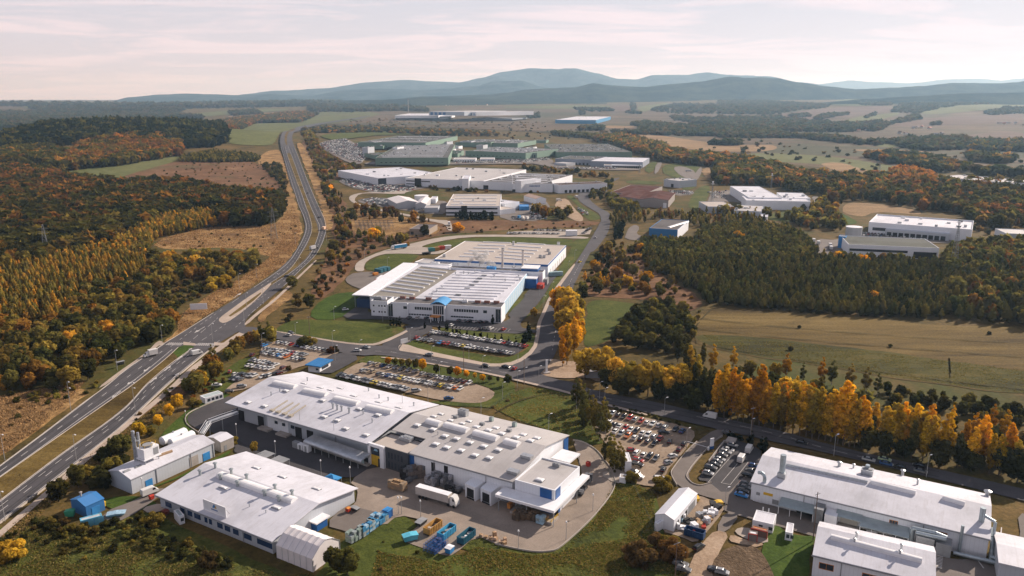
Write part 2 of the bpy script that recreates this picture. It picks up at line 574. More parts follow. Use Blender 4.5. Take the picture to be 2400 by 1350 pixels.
GM['gravel'] = mat_ground('gravel_lot',[(.34,(.20,.15,.105)),(.52,(.29,.225,.165)),(.68,(.36,.29,.22))],.06,1.2, bstr=.2, patch=(.17,.13,.085), pf=.62)
GM['dirt'] = mat_ground('dirt_track',[(.34,(.22,.15,.095)),(.52,(.34,.25,.17)),(.68,(.44,.34,.25))],.09,1.0, bstr=.4)
GM['mulch'] = mat_ground('dug_soil',[(.34,(.055,.038,.022)),(.52,(.13,.09,.055)),(.68,(.24,.175,.12))],.12,1.0, bstr=1.0, bdist=.6)
def mat_hard(name, c, joint=None, var=.2, tracks=True, fine=2.5):
 t = NT(name)
 n1 = t.noise(.07,5,.7); n2 = t.noise(fine, 3,.7); n3 = t.noise(.5,3,.6)
 f = t.math('ADD', t.math('MULTIPLY', n1,.6), t.math('MULTIPLY', n2,.4))
 c1 = t.ramp(f, [(.36,[k * (1 - var) for k in c]),(.64,[k * (1 + var) for k in c])])
 sp = t.ramp(t.noise(.22,4,.8, dist=.6),[(.60,(0,0,0)),(.72,(1,1,1))])
 c1 = t.mix(t.math('MULTIPLY', sp, .35), c1,[k * .55 for k in c])
 if joint:
  br = t.n('ShaderNodeTexBrick'); br.inputs['Scale'].default_value = 1.0
  br.inputs['Mortar Size'].default_value = .03; br.inputs['Brick Width'].default_value = joint; br.inputs['Row Height'].default_value = joint
  mp = t.n('ShaderNodeMapping'); mp.inputs['Rotation'].default_value = (0,0,.54); t.l(t.pos(), mp.inputs[0]); t.l(mp.outputs[0], br.inputs['Vector'])
  c1 = t.mix(t.math('MULTIPLY', br.outputs['Fac'],.25), c1,[k * .6 for k in c])
 MATS[name] = t.bsdf(c1,.9,0,.25, bump=n2, bstr=.15, bdist=.05)
 return MATS[name]
GM['asphalt'] = mat_hard('asphalt',(.060,.057,.060), var=.28)
GM['road'] = mat_hard('road_asphalt',(.074,.070,.074), var=.25)
GM['old'] = mat_hard('old_asphalt',(.15,.13,.115))
GM['yard'] = mat_hard('yard_paving',(.25,.205,.165), joint=1.6, var=.26)
GM['conc'] = mat_hard('concrete_paving',(.33,.285,.24), joint=4.0)
GM['path'] = mat_hard('path_paving',(.38,.31,.25))
GM['kerb'] = mat_hard('kerb_stone',(.36,.32,.28))
GM['paint'] = mat_plain('road_paint',(.46,.44,.42),.7, var=.25, vs=.8)
LY = {'k': 0}
def O(*xy):
 return [(xy[i], xy[i + 1]) for i in range(0, len(xy),2)]
# ------------------------------------------------------------------ far fields
far = [
 ('field', 'farbrown', O(720,262,1000,252,1500,252,2050,262,2480,262,2480,400,2100,410,1700,370,1430,320,1100,300,760,300)),
 ('meadow', 'meadow', PP('H',1480,455,1640,430,1960,415,2180,418,2110,445,2040,460,1985,480,1940,560,1880,578,1700,572,1600,560,1580,500)),
 ('meadow', 'meadow', O(715,268,780,262,860,263,900,268,860,277,790,290,730,296,705,292,716,280)),
 ('meadow', 'meadow', PP('H',1260,645,1290,660,1150,715,860,790,740,825,600,815,480,770,420,765,700,715,1000,672)),
 ('heath', 'red', PP('H',1290,680,1560,675,1800,690,1880,740,1990,860,2040,1000,1900,960,1850,925,1500,905,1420,850,1200,835,900,840,820,800,1100,720)),
 ('dry_meadow', 'dry', PP('H',1060,1290,1110,1240,1300,1180,1560,1135,1800,1140,1960,1120,1990,1050,2060,990,2110,1110,2125,1180,2110,1230,2060,1290,2000,1350,1850,1350,1700,1300,1500,1290,1300,1310)),
 ('dry_verge', 'dry', PP('H',1960,600,1990,650,2030,800,2080,960,2125,1120,2090,1130,2040,1040,1980,990,1900,980,1850,930,1960,900,1990,860,1920,760,1800,700,1850,620)),
 ('dry_verge', 'dry', PP('M',1905,240,1880,350,1790,465,1590,605,1340,765,1130,900,1060,950,1010,960,1130,880,1120,800,1240,700,1500,560,1700,420,1790,330,1830,240)),
 ('dry_meadow', 'dry', O(-40,945,60,925,150,905,215,915,190,940,90,1010,20,1062,-60,1120)),
 ('field', 'meadow', O(395,272,500,262,620,256,700,256,560,268,460,276)),
 ('field', 'straw', O(520,273,640,264,700,266,660,272,560,280)),
 ('field', 'straw', O(770,247,870,246,872,250,780,250)),
 ('field', 'meadow', O(40,250,140,246,220,250,200,256,90,258)),
 ('field', 'farbrown', O(0,248,60,247,30,256,-20,258)),
 ('field', 'meadow', O(20,262,90,262,100,270,40,272)),
 ('field', 'meadow', PP('J',0,115,500,105,930,105,940,130,700,135,0,130)),
 ('field', 'plough', PP('J',950,100,1120,95,1130,150,980,160)),
 ('field', 'meadow', PP('J',1180,110,1500,70,1340,130,1250,165,1180,155)),
 ('field', 'straw', PP('J',880,280,1190,290,1180,300,900,310)),
 ('field', 'straw', PP('J',1940,290,2120,290,2240,320,2100,330,1960,310)),
 ('field', 'straw', PP('J',1060,365,1400,370,1700,420,2060,460,2400,450,2400,510,1900,515,1500,480,1250,420)),
 ('field', 'farbrown', PP('K',0,590,900,600,1200,660,1050,680,500,660,0,650)),
 ('field', 'straw', PP('K',1000,690,1500,695,1700,720,1500,745,1200,720,1050,700)),
 ('field', 'meadow', PP('K',1190,640,1470,640,1500,655,1350,680,1190,665)),
 ('field', 'meadow', PP('K',130,740,260,715,700,735,1000,765,1400,830,1680,890,1600,920,1200,870,1000,840,700,800,400,790,200,780)),
 ('field', 'straw', PP('K',740,800,930,790,1100,850,1300,880,1240,900,1050,890,870,860)),
 ('field', 'meadow', PP('K',840,310,1100,280,1500,290,1480,320,1340,335,850,345)),
 ('field', 'plough', PP('K',380,410,600,385,900,350,1200,340,1340,345,1340,380,1000,430,700,450,420,445)),
 ('field', 'meadow', PP('K',880,480,1100,420,1390,390,1400,410,1200,470,1050,500,900,505)),
 ('field', 'meadow', PP('K',1560,390,1800,330,2420,320,2420,345,2000,380,1800,400,1600,410)),
 ('field', 'plough', PP('K',1330,490,1700,430,2050,420,2420,400,2420,500,2100,480,1800,500,1400,510)),
 ('field', 'plough', PP('K',1900,570,2420,540,2420,650,2000,640)),
 ('field', 'farbrown', PP('K',1650,720,1950,730,2420,740,2420,880,2000,840,1800,770)),
 ('dry_meadow', 'straw', PP('K',935,1170,960,1120,1150,1115,1500,1165,1590,1190,1560,1215,1300,1190,1150,1195,1130,1230,960,1210)),
 ('field', 'turf', O(740,318,830,308,960,305,1060,312,1080,318,900,316,830,325,780,332)),
 ('dry_meadow', 'straw', PP('J',1740,650,1930,640,2100,700,2060,720,1900,690,1860,740,1760,740)),
 ('field', 'mown', PP('L',700,545,900,545,1600,605,2000,640,2500,655,2520,1000,2200,990,2000,960,1600,900,1300,850,1000,810,800,770,660,730,620,690,640,620)),
 ('field', 'mowngreen', PP('L',640,690,900,690,1300,740,1600,770,1900,810,2200,860,2520,880,2520,1010,2200,985,1900,940,1500,880,1200,830,900,790,760,755)),
 ('lawn', 'turf', PP('L',75,500,250,510,360,520,330,580,240,660,180,730,80,760,50,740,70,620)),
 ('meadow', 'rough', O(-60,1215,130,1260,330,1200,380,1215,640,1330,760,1400,-60,1400)),
 ('lawn', 'turf', O(735,1350,850,1240,930,1200,1000,1240,960,1270,1090,1310,1160,1265,1240,1290,1320,1275,1400,1205,1445,1130,1480,1135,1540,1150,1560,1260,1590,1330,1560,1400,700,1400)),
 ('lawn', 'rough', PP('B',1050,950,1480,830,1800,870,1900,950,2000,1000,2280,1090,2300,1250,2000,1330,1900,1400,1500,1300,1100,1150,1000,1100)),
]
far += [
 ('heath', 'red', PP('I',250,430,330,380,420,480,560,560,660,640,780,650,760,700,560,745,480,790,560,860,640,950,640,1000,700,1180,690,1250,660,1420,520,1420,545,1300,480,1100,420,960,330,740,270,560)),
 ('heath', 'red', PP('G',-60,380,0,200,60,0,200,-60,640,60,900,60,2280,60,2290,110,1500,140,1120,170,900,195,700,240,560,275,420,310,240,380,170,460,100,560,0,660,-120,760,-190,680)),
 ('heath', 'red', PP('L',30,480,60,430,120,330,200,230,330,225,420,340,600,440,700,520,640,560,560,560,400,500,200,490)),
 ('dry_meadow', 'dry', PP('H',2240,1170,2290,1100,2200,850,2110,640,2080,560,2130,560,2200,700,2290,900,2345,1120,2330,1170)),
 ('dry_verge', 'dry', PP('E',600,130,760,-40,880,-60,800,40,700,100,640,180)),
 ('heath', 'red', PP('A',1080,140,1230,20,1330,20,1240,110,1130,200,960,300,830,430,760,440,900,290)),
 ('dry_meadow', 'dry', PP('I',640,1010,800,1010,1250,1100,1420,1140,1500,1230,1180,1260,900,1240,680,1240)),
]
for nm, mt, pg in far:
 ed = 0 if max(p[1] for p in pg) < 330 else 3.0
 area(nm, pg, GM[mt],2, ed, 9.0)
mid = [
 ('lawn', 'turf', PP('F',990,1010,1200,870,1400,820,1780,900,1990,960,2040,1060,2080,1340,1900,1370,1740,1290,1540,1230,1250,1140)),
 ('lawn', 'turf', PP('E',740,210,850,150,1020,150,1400,165,1580,190,1650,215,1600,260,1480,315,1300,320,1000,275,740,235)),
 ('lawn', 'green', PP('E',980,150,1000,60,1130,-30,1300,-50,1390,20,1330,60,1180,150)),
 ('lawn', 'turf', PP('G',270,460,290,420,420,360,520,345,740,355,720,385,600,470,560,495,300,495)),
 ('lawn', 'turf', PP('G',760,290,830,265,1100,215,1500,200,2060,215,2040,290,2010,275,1130,240,1020,300)),
 ('lawn', 'turf', PP('G',1500,870,1500,790,1625,725,1640,735)),
 ('lawn', 'turf', PP('G',1590,960,1650,880,1800,780,1950,570,2220,220,2150,210,2050,240,2030,330,1960,430,1900,540,1790,740,1700,870,1600,930)),
 ('lawn', 'turf', PP('F',150,460,200,400,290,385,470,450,700,490,900,520,1150,560,1330,480,1420,350,1400,440,1300,560,1180,620,1000,615,800,565,400,510,200,480)),
 ('lawn', 'turf', PP('F',500,290,570,262,700,285,900,300,1300,310,1420,340,1410,420,1330,460,1000,400,700,340,540,310)),
 ('lawn', 'turf', PP('E',1310,445,1400,395,1700,420,2100,500,2420,560,2420,760,2300,770,2000,760,1800,730,1900,720,2200,700,2300,650,2150,600,1800,520,1500,455,1350,460)),
 ('lawn', 'turf', PP('J',1640,1020,1620,960,1700,830,1790,800,1820,830,1790,920,1740,1040)),
 ('lawn', 'green', PP('K',800,1100,830,1150,1060,1260,1050,1290,900,1300,850,1260,800,1180)),
 ('lawn', 'turf', PP('K',340,1215,420,1195,640,1200,600,1240,540,1270,350,1260)),
 ('lawn', 'turf', PP('J',1430,610,1740,640,1740,680,1640,760,1500,740,1380,690)),
 ('lawn', 'turf', PP('J',700,860,960,740,1000,750,800,840,640,870)),
 ('lawn', 'turf', PP('J',540,900,610,890,700,1000,800,1040,860,1090,830,1110,730,1115,640,960)),
 ('lawn', 'turf', PP('J',1230,670,1300,600,1360,600,1300,710)),
 ('lawn', 'turf', PP('J',1080,790,1080,760,1380,770,1400,800)),
 ('lawn', 'turf', PP('J',1560,840,1580,780,1720,800,1640,850)),
 ('lawn', 'green', PP('D',0,1020,60,990,130,1050,300,1080,350,1050,300,1200,280,1400,0,1400,-60,1250)),
 ('lawn', 'green', PP('A',840,900,720,860,750,800,1000,790,1130,850,1060,880,900,900)),
 ('lawn', 'green', PP('A',1100,420,1180,300,1400,130,1560,60,1640,80,1330,210,1310,280,1400,350,1250,440)),
 ('lawn', 'green', PP('A',940,780,1100,720,1400,590,1500,530,1640,460,1600,510,1420,590,1180,700)),
 ('lawn', 'turf', PP('E',300,560,540,400,620,440,500,540,420,640,380,660,200,650)),
]
for nm, mt, pg in mid:
 area(nm, pg, GM[mt],1,.5,3.0)
# ------------------------------------------------------------------ hard surfaces
hard = [
 ('yard', 'asphalt', PP('A',1310,270,1330,210,1500,130,1640,80,1760,160,2400,420,2400,700,1900,560,1700,500,1640,480,1660,440,1500,340,1400,330)),
 ('yard', 'asphalt', PP('E',400,720,600,800,1400,1060,1500,1180,1200,1290,900,1180,560,1080,300,900,200,830)),
 ('yard', 'yard', PP('B',350,690,520,580,780,600,1500,830,1800,920,1990,760,1990,600,1960,510,1930,400,2000,415,2090,470,2150,540,2200,610,2225,700,2190,790,2080,930,1960,1050,1830,1160,1760,1183,1650,1185,1500,1160,1380,1130,1250,1070,1090,1210,1030,1215,900,1170,690,1095,830,1020,870,960,700,925,600,1010,200,1000,400,860,420,740)),
 ('yard', 'old', PP('B',180,1000,330,850,440,880,640,930,560,1020,440,1080,330,1040)),
 ('car_park', 'gravel', PP('E',640,330,740,295,860,310,1180,360,1190,385,960,470,880,490,700,570,540,640,400,660,380,640,560,520,620,440)),
 ('car_park', 'gravel', PP('E',1200,520,1330,450,1400,460,1700,505,2100,590,2280,650,2270,700,2200,735,2100,740,1900,720,1680,670,1200,560)),
 ('car_park', 'gravel', PP('C',-20,190,60,190,330,240,620,300,700,350,640,440,560,540,480,620,490,720,380,730,200,690,160,560,60,420,-20,330)),
 ('car_park', 'asphalt', PP('F',290,370,400,350,480,300,600,330,1000,405,1320,440,1280,490,1190,540,900,490,640,440,300,385)),
 ('road', 'old', PP('C',830,320,900,330,880,370,800,430,640,620,650,690,720,720,800,700,980,620,1070,500,1160,490,1140,600,1080,690,1070,830,1200,880,1560,1000,1580,1080,1300,1000,1000,910,880,830,700,780,560,720,520,640,540,590,620,490,700,410)),
 ('car_park', 'asphalt', PP('C',870,400,950,390,1100,440,1170,490,1080,600,1000,690,900,790,780,690,700,680,740,620,800,530)),
 ('road', 'old', PP('C',1060,830,1200,850,1640,980,2100,1140,2420,1240,2900,1240,2980,1100,2950,900,3100,960,3100,1500,2400,1400,1600,1100,1250,1000,880,900,880,860)),
 ('yard', 'gravel', PP('C',700,780,880,860,890,900,760,1060,690,1130,590,1080,440,1040,540,1010,700,820)),
 ('track', 'old', PP('C',900,900,1010,920,900,1060,830,1030)),
 ('track', 'dirt', PP('C',830,1030,930,1060,870,1160,820,1280,850,1400,620,1400,660,1240,740,1120)),
 ('track', 'dirt', PP('C',940,1060,1060,1110,1190,1130,1100,1160,1000,1130,920,1110)),
 ('bare_ground', 'mulch', PP('C',830,1220,930,1150,1060,1130,1140,1170,1200,1260,1260,1400,820,1400,800,1300)),
 ('slab', 'conc', PP('C',960,1050,990,1015,1080,1020,1200,1080,1200,1130,1060,1105)),
 ('drive', 'old', PP('A',720,910,960,820,1110,740,1180,740,1080,830,900,950,740,1000)),
 ('slab', 'path', PP('A',990,880,1140,840,1170,890,1050,920)),
 ('road', 'asphalt', PP('G',50,910,200,800,300,760,300,870,520,880,1000,920,1440,940,1530,900,1490,870,1640,730,1640,690,1780,570,1860,550,1900,470,1940,520,1880,580,1780,750,1640,900,1590,970,1700,1010,1740,1020,1530,1040,1000,990,800,960,640,960,560,920,420,910)),
 ('road', 'asphalt', PP('E',1480,325,1560,270,1660,220,1640,190,1840,190,1840,230,1720,290,1640,330,1620,360,1660,385,1500,370)),
 ('yard', 'old', PP('G',100,560,190,505,480,500,560,500,560,560,380,690,260,660,130,610)),
 ('road', 'conc', PP('G',190,500,190,440,240,400,420,325,560,290,700,255,900,210,1120,187,1500,185,2000,195,2190,205,2180,220,2050,218,1500,203,1130,205,900,245,770,280,760,295,1000,300,940,345,860,355,480,345,380,365,290,410,265,460,270,500)),
 ('car_park', 'conc', PP('G',1490,185,1500,160,1720,150,2080,140,2220,130,2190,200)),
 ('yard', 'old', PP('I',390,450,480,420,640,400,780,480,800,600,760,625,660,610,560,560,450,500)),
 ('yard', 'old', PP('I',560,760,700,740,1100,790,1380,820,1250,850,960,880,780,850,640,810)),
 ('road', 'conc', PP('I',1260,850,1170,865,1150,885,860,875,760,880,710,930,740,965,800,985,1000,1025,1250,1075,1420,1110,1560,1115,1580,1210,1530,1200,1520,1150,1400,1125,1220,1085,980,1040,790,990,700,960,660,920,690,890,780,870)),
 ('yard', 'old', PP('I',740,935,860,915,1110,920,1500,940,1540,960,1520,1060,1400,1060,1100,1020,900,985,760,960)),
 ('yard', 'old', PP('I',1980,1000,2180,950,2400,940,2440,1000,2400,1120,2000,1120)),
 ('yard', 'dirt', PP('J',480,930,560,920,620,1010,700,1080,700,1130,600,1110,440,1000)),
 ('road', 'road', PP('J',700,1400,790,1290,860,1140,850,1060,780,1020,680,960,640,900,700,850,960,750,1040,735,940,790,760,860,750,900,760,940,850,1010,940,1050,940,1130,920,1230,830,1350,780,1400)),
 ('road', 'old', PP('J',1340,620,1400,598,1370,680,1320,720)),
 ('yard', 'old', PP('J',1480,650,1580,640,1700,690,1660,760,1560,730)),
 ('road', 'old', PP('J',1640,780,1700,680,1740,640,1745,690,1700,770)),
 ('car_park', 'old', PP('J',1780,980,1830,860,1960,850,2120,840,2200,900,2180,1000,2060,950,1900,950,1800,1010)),
 ('car_park', 'old', PP('J',1440,850,1660,850,1680,890,1500,900)),
 ('road', 'old', PP('K',690,1060,770,1070,790,1110,770,1200,700,1195,715,1120)),
 ('yard', 'old', PP('J',1080,1230,1100,1180,1160,1150,1200,1180,1160,1240,1270,1260,1240,1300,1060,1280)),
 ('car_park', 'old', PP('L',1250,230,1290,180,1400,190,1500,150,1620,150,2000,170,2080,190,1960,210,1470,180,1470,270,1320,270)),
 ('yard', 'dirt', PP('F',1400,640,1560,560,1700,600,1900,560,2000,600,1960,660,2050,740,2000,790,1900,740,1700,750,1560,740,1400,700)),
 ('yard', 'old', PP('I',1560,480,1700,500,1760,560,1560,600,1540,540)),
 ('yard', 'old', PP('I',760,620,900,600,1540,600,1700,605,2200,570,2400,590,2400,620,1700,625,1000,635)),
 ('yard', 'old', PP('J',160,600,420,570,460,640,1220,660,1180,680,500,665)),
 ('yard', 'conc', PP('B',2110,640,2230,600,2310,640,2300,700,2230,710)),
]
for nm, mt, pg in hard:
 area(nm, pg, GM[mt],1)
# ------------------------------------------------------------------ highway and streets
HL = O(-30,1118,0,1095,100,1020,194,948,254,904,300,864,345,835,385,807,418,787,500,735,593,676,667,624,700,580,717,539,712,510,700,483,690,450,683,437,667,377,658,347,656,330,663,313,687,302,720,295,789,284,867,272)
HR = O(-30,1250,0,1228,277,1010,397,900,504,811,548,785,578,767,572,757,590,735,667,672,704,635,744,594,761,561,765,541,756,502,741,475,728,440,705,383,692,350,683,328,690,313,705,306,733,298,792,287,870,274)
area('highway', HL + HR[::-1], GM['road'],1)
def strip(name, a, b, mat, sm_=1):
 return area(name, a + b[::-1], GM[mat], sm_)
strip('median', O(-30,1145,0,1122,160,1010,263,938,310,905,380,850,418,816,440,812), O(-30,1200,0,1177,140,1070,283,967,347,900,400,855,440,826,455,815), 'mown')
strip('median', O(440,808,418,816,405,828), O(456,815,440,826,420,842), 'green',0)
strip('median', O(513,755,516,747,578,702,630,668,678,635,710,590,722,572,732,541,718,483,706,450,697,437,678,377,672,362), O(530,757,578,724,637,668,685,637,725,600,744,560,748,540,731,494,713,450,710,438,687,377,680,360), 'mown')
strip('traffic_island', O(513,755,514,747,540,728,578,700,610,680,634,664), O(525,760,545,750,578,725,605,700,637,668), 'path',1)
strip('traffic_island_grass', O(536,742,560,724,595,698,612,686), O(540,744,566,728,595,706,612,690), 'mown',0)
strip('median', O(669,340,667,330,668,320,681,308,690,304), O(674,345,672,330,673,322,687,309,694,305), 'mown')
strip('cycle_path', O(-30,1270,0,1247,247,1033,390,917,440,868,481,838,533,798,570,775), O(-30,1288,0,1264,250,1044,400,922,452,874,492,842,545,803,592,772), 'path')
strip('cycle_path', O(570,762,600,735,640,705,668,678,700,648,740,610), O(578,764,606,738,645,708,673,681,704,650,743,612), 'path')
strip('footpath', O(254,902,300,862,345,832,385,803), O(225,915,275,876,320,845,350,822,370,800), 'path')
strip('street', O(560,768,600,768,647,779,733,795,800,806,867,812,900,812,935,819,970,831,1040,843,1119,854,1159,861,1215,854,1253,823,1260,788,1263,758,1272,738,1290,697,1347,621,1397,541,1409,516),
      O(560,785,600,782,647,797,733,812,793,827,843,836,890,833,945,842,1020,854,1086,866,1122,871,1212,891,1255,890,1293,850,1310,810,1318,770,1325,735,1336,690,1369,620,1405,555,1422,520), 'road')
strip('street', O(1200,880,1253,872,1293,889,1348,899,1400,921,1533,943,1683,980,1833,1013,1950,1047,2200,1103,2480,1168),
      O(1195,888,1212,891,1280,907,1343,922,1400,942,1517,970,1633,997,1800,1035,1967,1070,2200,1127,2480,1197), 'road')
strip('drive', O(790,826,750,850,720,868), O(850,838,800,866,770,880), 'asphalt')
strip('pavement', O(893,838,945,842,1086,866,1122,871,1212,891,1343,922,1400,943,1517,972), O(893,841,945,845,1086,869,1122,875,1212,895,1343,927,1400,948,1517,977), 'path')
strip('pavement', O(647,777,733,792,800,803,867,809,893,803,953,776), O(647,779.5,733,795,800,806.5,868,813,897,808,957,780), 'path')
strip('pavement', O(937,818,945,806,990,822,1119,849,1159,856,1210,849,1248,820,1256,788,1259,758,1270,735,1288,693,1345,618), O(935,824,950,826,990,833,1119,856,1159,863,1215,856,1256,824,1264,790,1267,760,1277,738,1294,699,1349,623), 'path')
strip('car_park', PP('F',560,262,700,275,1000,300,1300,310,1420,330), PP('F',600,240,700,250,1000,270,1300,280,1420,300), 'asphalt')
# ------------------------------------------------------------------ painted markings
def pline(P0, P1, w, n=1, frac=1.0, mb=None, z=.0):
 """dashes between two world points"""
 dx, dy = P1[0] - P0[0], P1[1] - P0[1]
 Ls = hypot(dx, dy)
 if Ls < .01: return
 ux, uy = dx / Ls, dy / Ls
 for i in range(n):
  a = Ls * i / n; c = a + Ls / n * frac
  q = []
  for s, t in ((a, -w / 2),(c, -w / 2),(c, w / 2),(a, w / 2)):
   X, Y = P0[0] + ux * s - uy * t, P0[1] + uy * s + ux * t
   q.append((X, Y, hz(X, Y) + z))
  mb.add(q, [(0,1,2,3)])
def resample(pts, step):
 out = [pts[0]]; acc = 0
 for a, b in zip(pts, pts[1:]):
  d = hypot(b[0] - a[0], b[1] - a[1])
  k = max(1, int(d / step))
  for i in range(1, k + 1):
   out.append((a[0] + (b[0] - a[0]) * i / k, a[1] + (b[1] - a[1]) * i / k))
 return out
def crom(pts, k=6):
 out = []
 q = [pts[0]] + pts + [pts[-1]]
 for i in range(1, len(q) - 2):
  for j in range(k):
   t = j / k
   o = []
   for d in (0,1):
    a, b_, c, e_ = q[i - 1][d], q[i][d], q[i + 1][d], q[i + 2][d]
    o.append(.5 * (2 * b_ + (c - a) * t + (2 * a - 5 * b_ + 4 * c - e_) * t * t + (3 * b_ - a - 3 * c + e_) * t ** 3))
   out.append(tuple(o))
 out.append(pts[-1])
 return out
MZ = LAYER[0] + .03
def polymark(mb, pix, w, dash=None, z=None):
 z = MZ if z is None else z
 pts = resample(crom([G(*p)[:2] for p in pix]),3.0)
 if dash is None:
  for a, b in zip(pts, pts[1:]): pline(a, b, w, mb=mb, z=lift(a[1], z))
 else:
  acc = 0; on, off = dash
  for a, b in zip(pts, pts[1:]):
   d = hypot(b[0] - a[0], b[1] - a[1])
   if acc % (on + off) < on: pline(a, b, w, mb=mb, z=lift(a[1], z))
   acc += d
def between(a, b, t):
 n = 40
 ra = crom(a, 8); rb = crom(b, 8)
 def at(p, u):
  k = u * (len(p) - 1); i = min(int(k), len(p) - 2); f = k - i
  return (p[i][0] + (p[i + 1][0] - p[i][0]) * f, p[i][1] + (p[i + 1][1] - p[i][1]) * f)
 out = []
 for i in range(n + 1):
  p, q = at(ra, i / n), at(rb, i / n)
  out.append((p[0] + (q[0] - p[0]) * t, p[1] + (q[1] - p[1]) * t))
 return out
LLe = O(0,1095,100,1020,194,948,300,864,385,807); LLi = O(0,1122,100,1051,190,985,310,900,405,822)
RLe = O(0,1177,140,1070,283,967,347,900,440,826); RLi = O(0,1228,140,1118,277,1010,397,900,480,830)
ULe = O(593,676,667,624,700,580,717,539,712,510,700,483,690,450,667,377,658,347); ULi = O(630,668,678,635,706,596,731,545,727,510,717,483,706,450,678,377,669,347)
VLe = O(637,668,685,637,725,600,748,541,741,515,731,494,713,450,687,377,674,345); VLi = O(667,672,704,635,744,594,764,545,762,515,756,502,728,440,705,383,692,350)
mb = MB()
for a, c in ((LLe, LLi),(RLe, RLi),(ULe, ULi),(VLe, VLi)):
 for t_ in (.2, .33, .67, .8): polymark(mb, between(a, c, t_), .55, None, MZ - .012)
for pl in (O(900,822,945,828,1086,856,1200,873), O(880,829,945,836,1086,863,1200,884), O(1400,928,1533,953,1683,985,1833,1019,1950,1053,2200,1109), O(1400,937,1533,963,1683,995,1833,1029,1950,1063,2200,1121)): polymark(mb, pl, .8, None, MZ - .012)
tag(mb.build('wheel_wear', mat_hard('worn_asphalt',(.050, .048, .050), var=.3), fix=False), kind='structure')
mb = MB()
for pl in (PP('L',660,600,1200,655,1800,700,2500,740), PP('L',640,655,1200,712,1800,762,2500,815), PP('L',720,740,1000,790,1400,850,1900,920,2450,985), PP('L',1990,810,1995,880,2000,940), PP('L',745,545,690,600,650,660,660,730), PP('F',1050,1060,1250,960,1500,900,1720,930), PP('H',1100,1250,1400,1210,1700,1230,2000,1180)):
 polymark(mb, pl, .5,(30,9), .9 * LAYER[0] + .1); polymark(mb, [(x, y + 1.6) for x, y in pl], .5,(23,12), .9 * LAYER[0] + .1)
tag(mb.build('worn_tracks', mat_ground('track_soil',[(.4,(.035, .030, .010)),(.6,(.075, .060, .020))], .3,1.0), fix=False), kind='structure')
mb = MB()
for a, c in ((LLe, LLi),(RLe, RLi),(ULe, ULi),(VLe, VLi)):
 polymark(mb, between(a, c, .06),.28)
 polymark(mb, between(a, c, .94),.28)
 polymark(mb, between(a, c, .5),.24,(4,8))
polymark(mb, between(RLe, RLi, .27),.2,(4,6))
for pl in (O(400,815,460,770,520,728,560,700), O(440,808,500,757,512,745), O(455,812,520,768,575,725,640,680), O(495,815,540,780,590,735,640,690)):
 polymark(mb, pl, .22,(3,3))
polymark(mb, O(880,825,945,831,1086,860,1200,878),.2,(3,5))
polymark(mb, O(1400,932,1533,958,1683,990,1833,1024,1950,1058,2200,1115),.2,(3,6))
polymark(mb, O(1290,850,1305,760,1318,700,1370,600),.2,(3,5))
tag(mb.build('lane_markings', GM['paint'], fix=False), kind='structure')
def zebra(a, b, w, n, name='crosswalk'):
 A, B_ = G(*a)[:2], G(*b)[:2]
 mb = MB(); dx, dy = B_[0] - A[0], B_[1] - A[1]; Ls = hypot(dx, dy); ux, uy = dx / Ls, dy / Ls
 for i in range(n):
  s = Ls * (i + .25) / n; h = Ls / n * .5
  mb.add([(A[0] + ux * s_ - uy * t, A[1] + uy * s_ + ux * t, MZ + .004) for s_, t in ((s, -w / 2),(s + h, -w / 2),(s + h, w / 2),(s, w / 2))],[(0,1,2,3)])
 tag(mb.build(name, GM['paint'], fix=False), kind='structure')
zebra((392,808),(428,809),4.5,8)
zebra((461,809),(501,810),4.5,9)
strip('cycle_path', O(372,803,384,805), O(370,812,382,811), 'path',0)
strip('cycle_path', O(430,803,458,807), O(430,811,460,812), 'path',0)
strip('cycle_path', O(502,804,520,806,545,800), O(502,812,524,812,548,806), 'path',0)
def arrow(a, b, w=1.6, head='L'):
 A, B_ = G(*a)[:2], G(*b)[:2]
 dx, dy = B_[0] - A[0], B_[1] - A[1]; Ls = hypot(dx, dy); ux, uy = dx / Ls, dy / Ls
 mb = MB()
 def q(s, t): return (A[0] + ux * s - uy * t, A[1] + uy * s + ux * t, MZ + .008)
 mb.add([q(0,-.22), q(Ls * .62,-.22), q(Ls * .62, .22), q(0, .22)],[(0,1,2,3)])
 mb.add([q(Ls * .6,-w * .6), q(Ls, 0), q(Ls * .6, w * .6)],[(0,1,2)])
 if head == 'T':
  mb.add([q(Ls * .3, .2), q(Ls * .5, w * 1.0), q(Ls * .5, w * 1.35), q(Ls * .22, .2)],[(0,1,2,3)])
 return tag(mb.build('arrow_marking', GM['paint'], fix=False), kind='structure')
for a, c in (((480,768),(455,783)),((318,892),(298,904)),((283,920),(262,936)),((352,862),(337,874)),((352,900),(368,886)),((386,872),(400,860)),((415,846),(428,836)),((440,826),(450,818)),((405,890),(420,876)),((548,700),(566,688))):
 arrow(a, c, 1.8)
mb = MB()
def bays(a, b, d, n, w=.14):
 A, B_ = G(*a)[:2], G(*b)[:2]; D_ = G(*d)[:2]
 dx, dy = D_[0] - A[0], D_[1] - A[1]
 for i in range(n + 1):
  t = i / n
  s = (A[0] + (B_[0] - A[0]) * t, A[1] + (B_[1] - A[1]) * t)
  pline(s, (s[0] + dx, s[1] + dy), w, mb=mb, z=MZ)
bays(P('F',640,288), P('F',1150,316), P('F',672,262),16)
bays(P('G',560,915), P('G',900,925), P('G',590,895),10)
bays(P('G',1050,935), P('G',1420,950), P('G',1080,915),10)
pline(GF('C',780,700)[:2], GF('C',940,520)[:2], .14, mb=mb, z=MZ)
pline(GF('C',870,705)[:2], GF('C',985,570)[:2], .14, mb=mb, z=MZ)
pline(GF('C',935,718)[:2], GF('C',1060,560)[:2], .14, mb=mb, z=MZ)
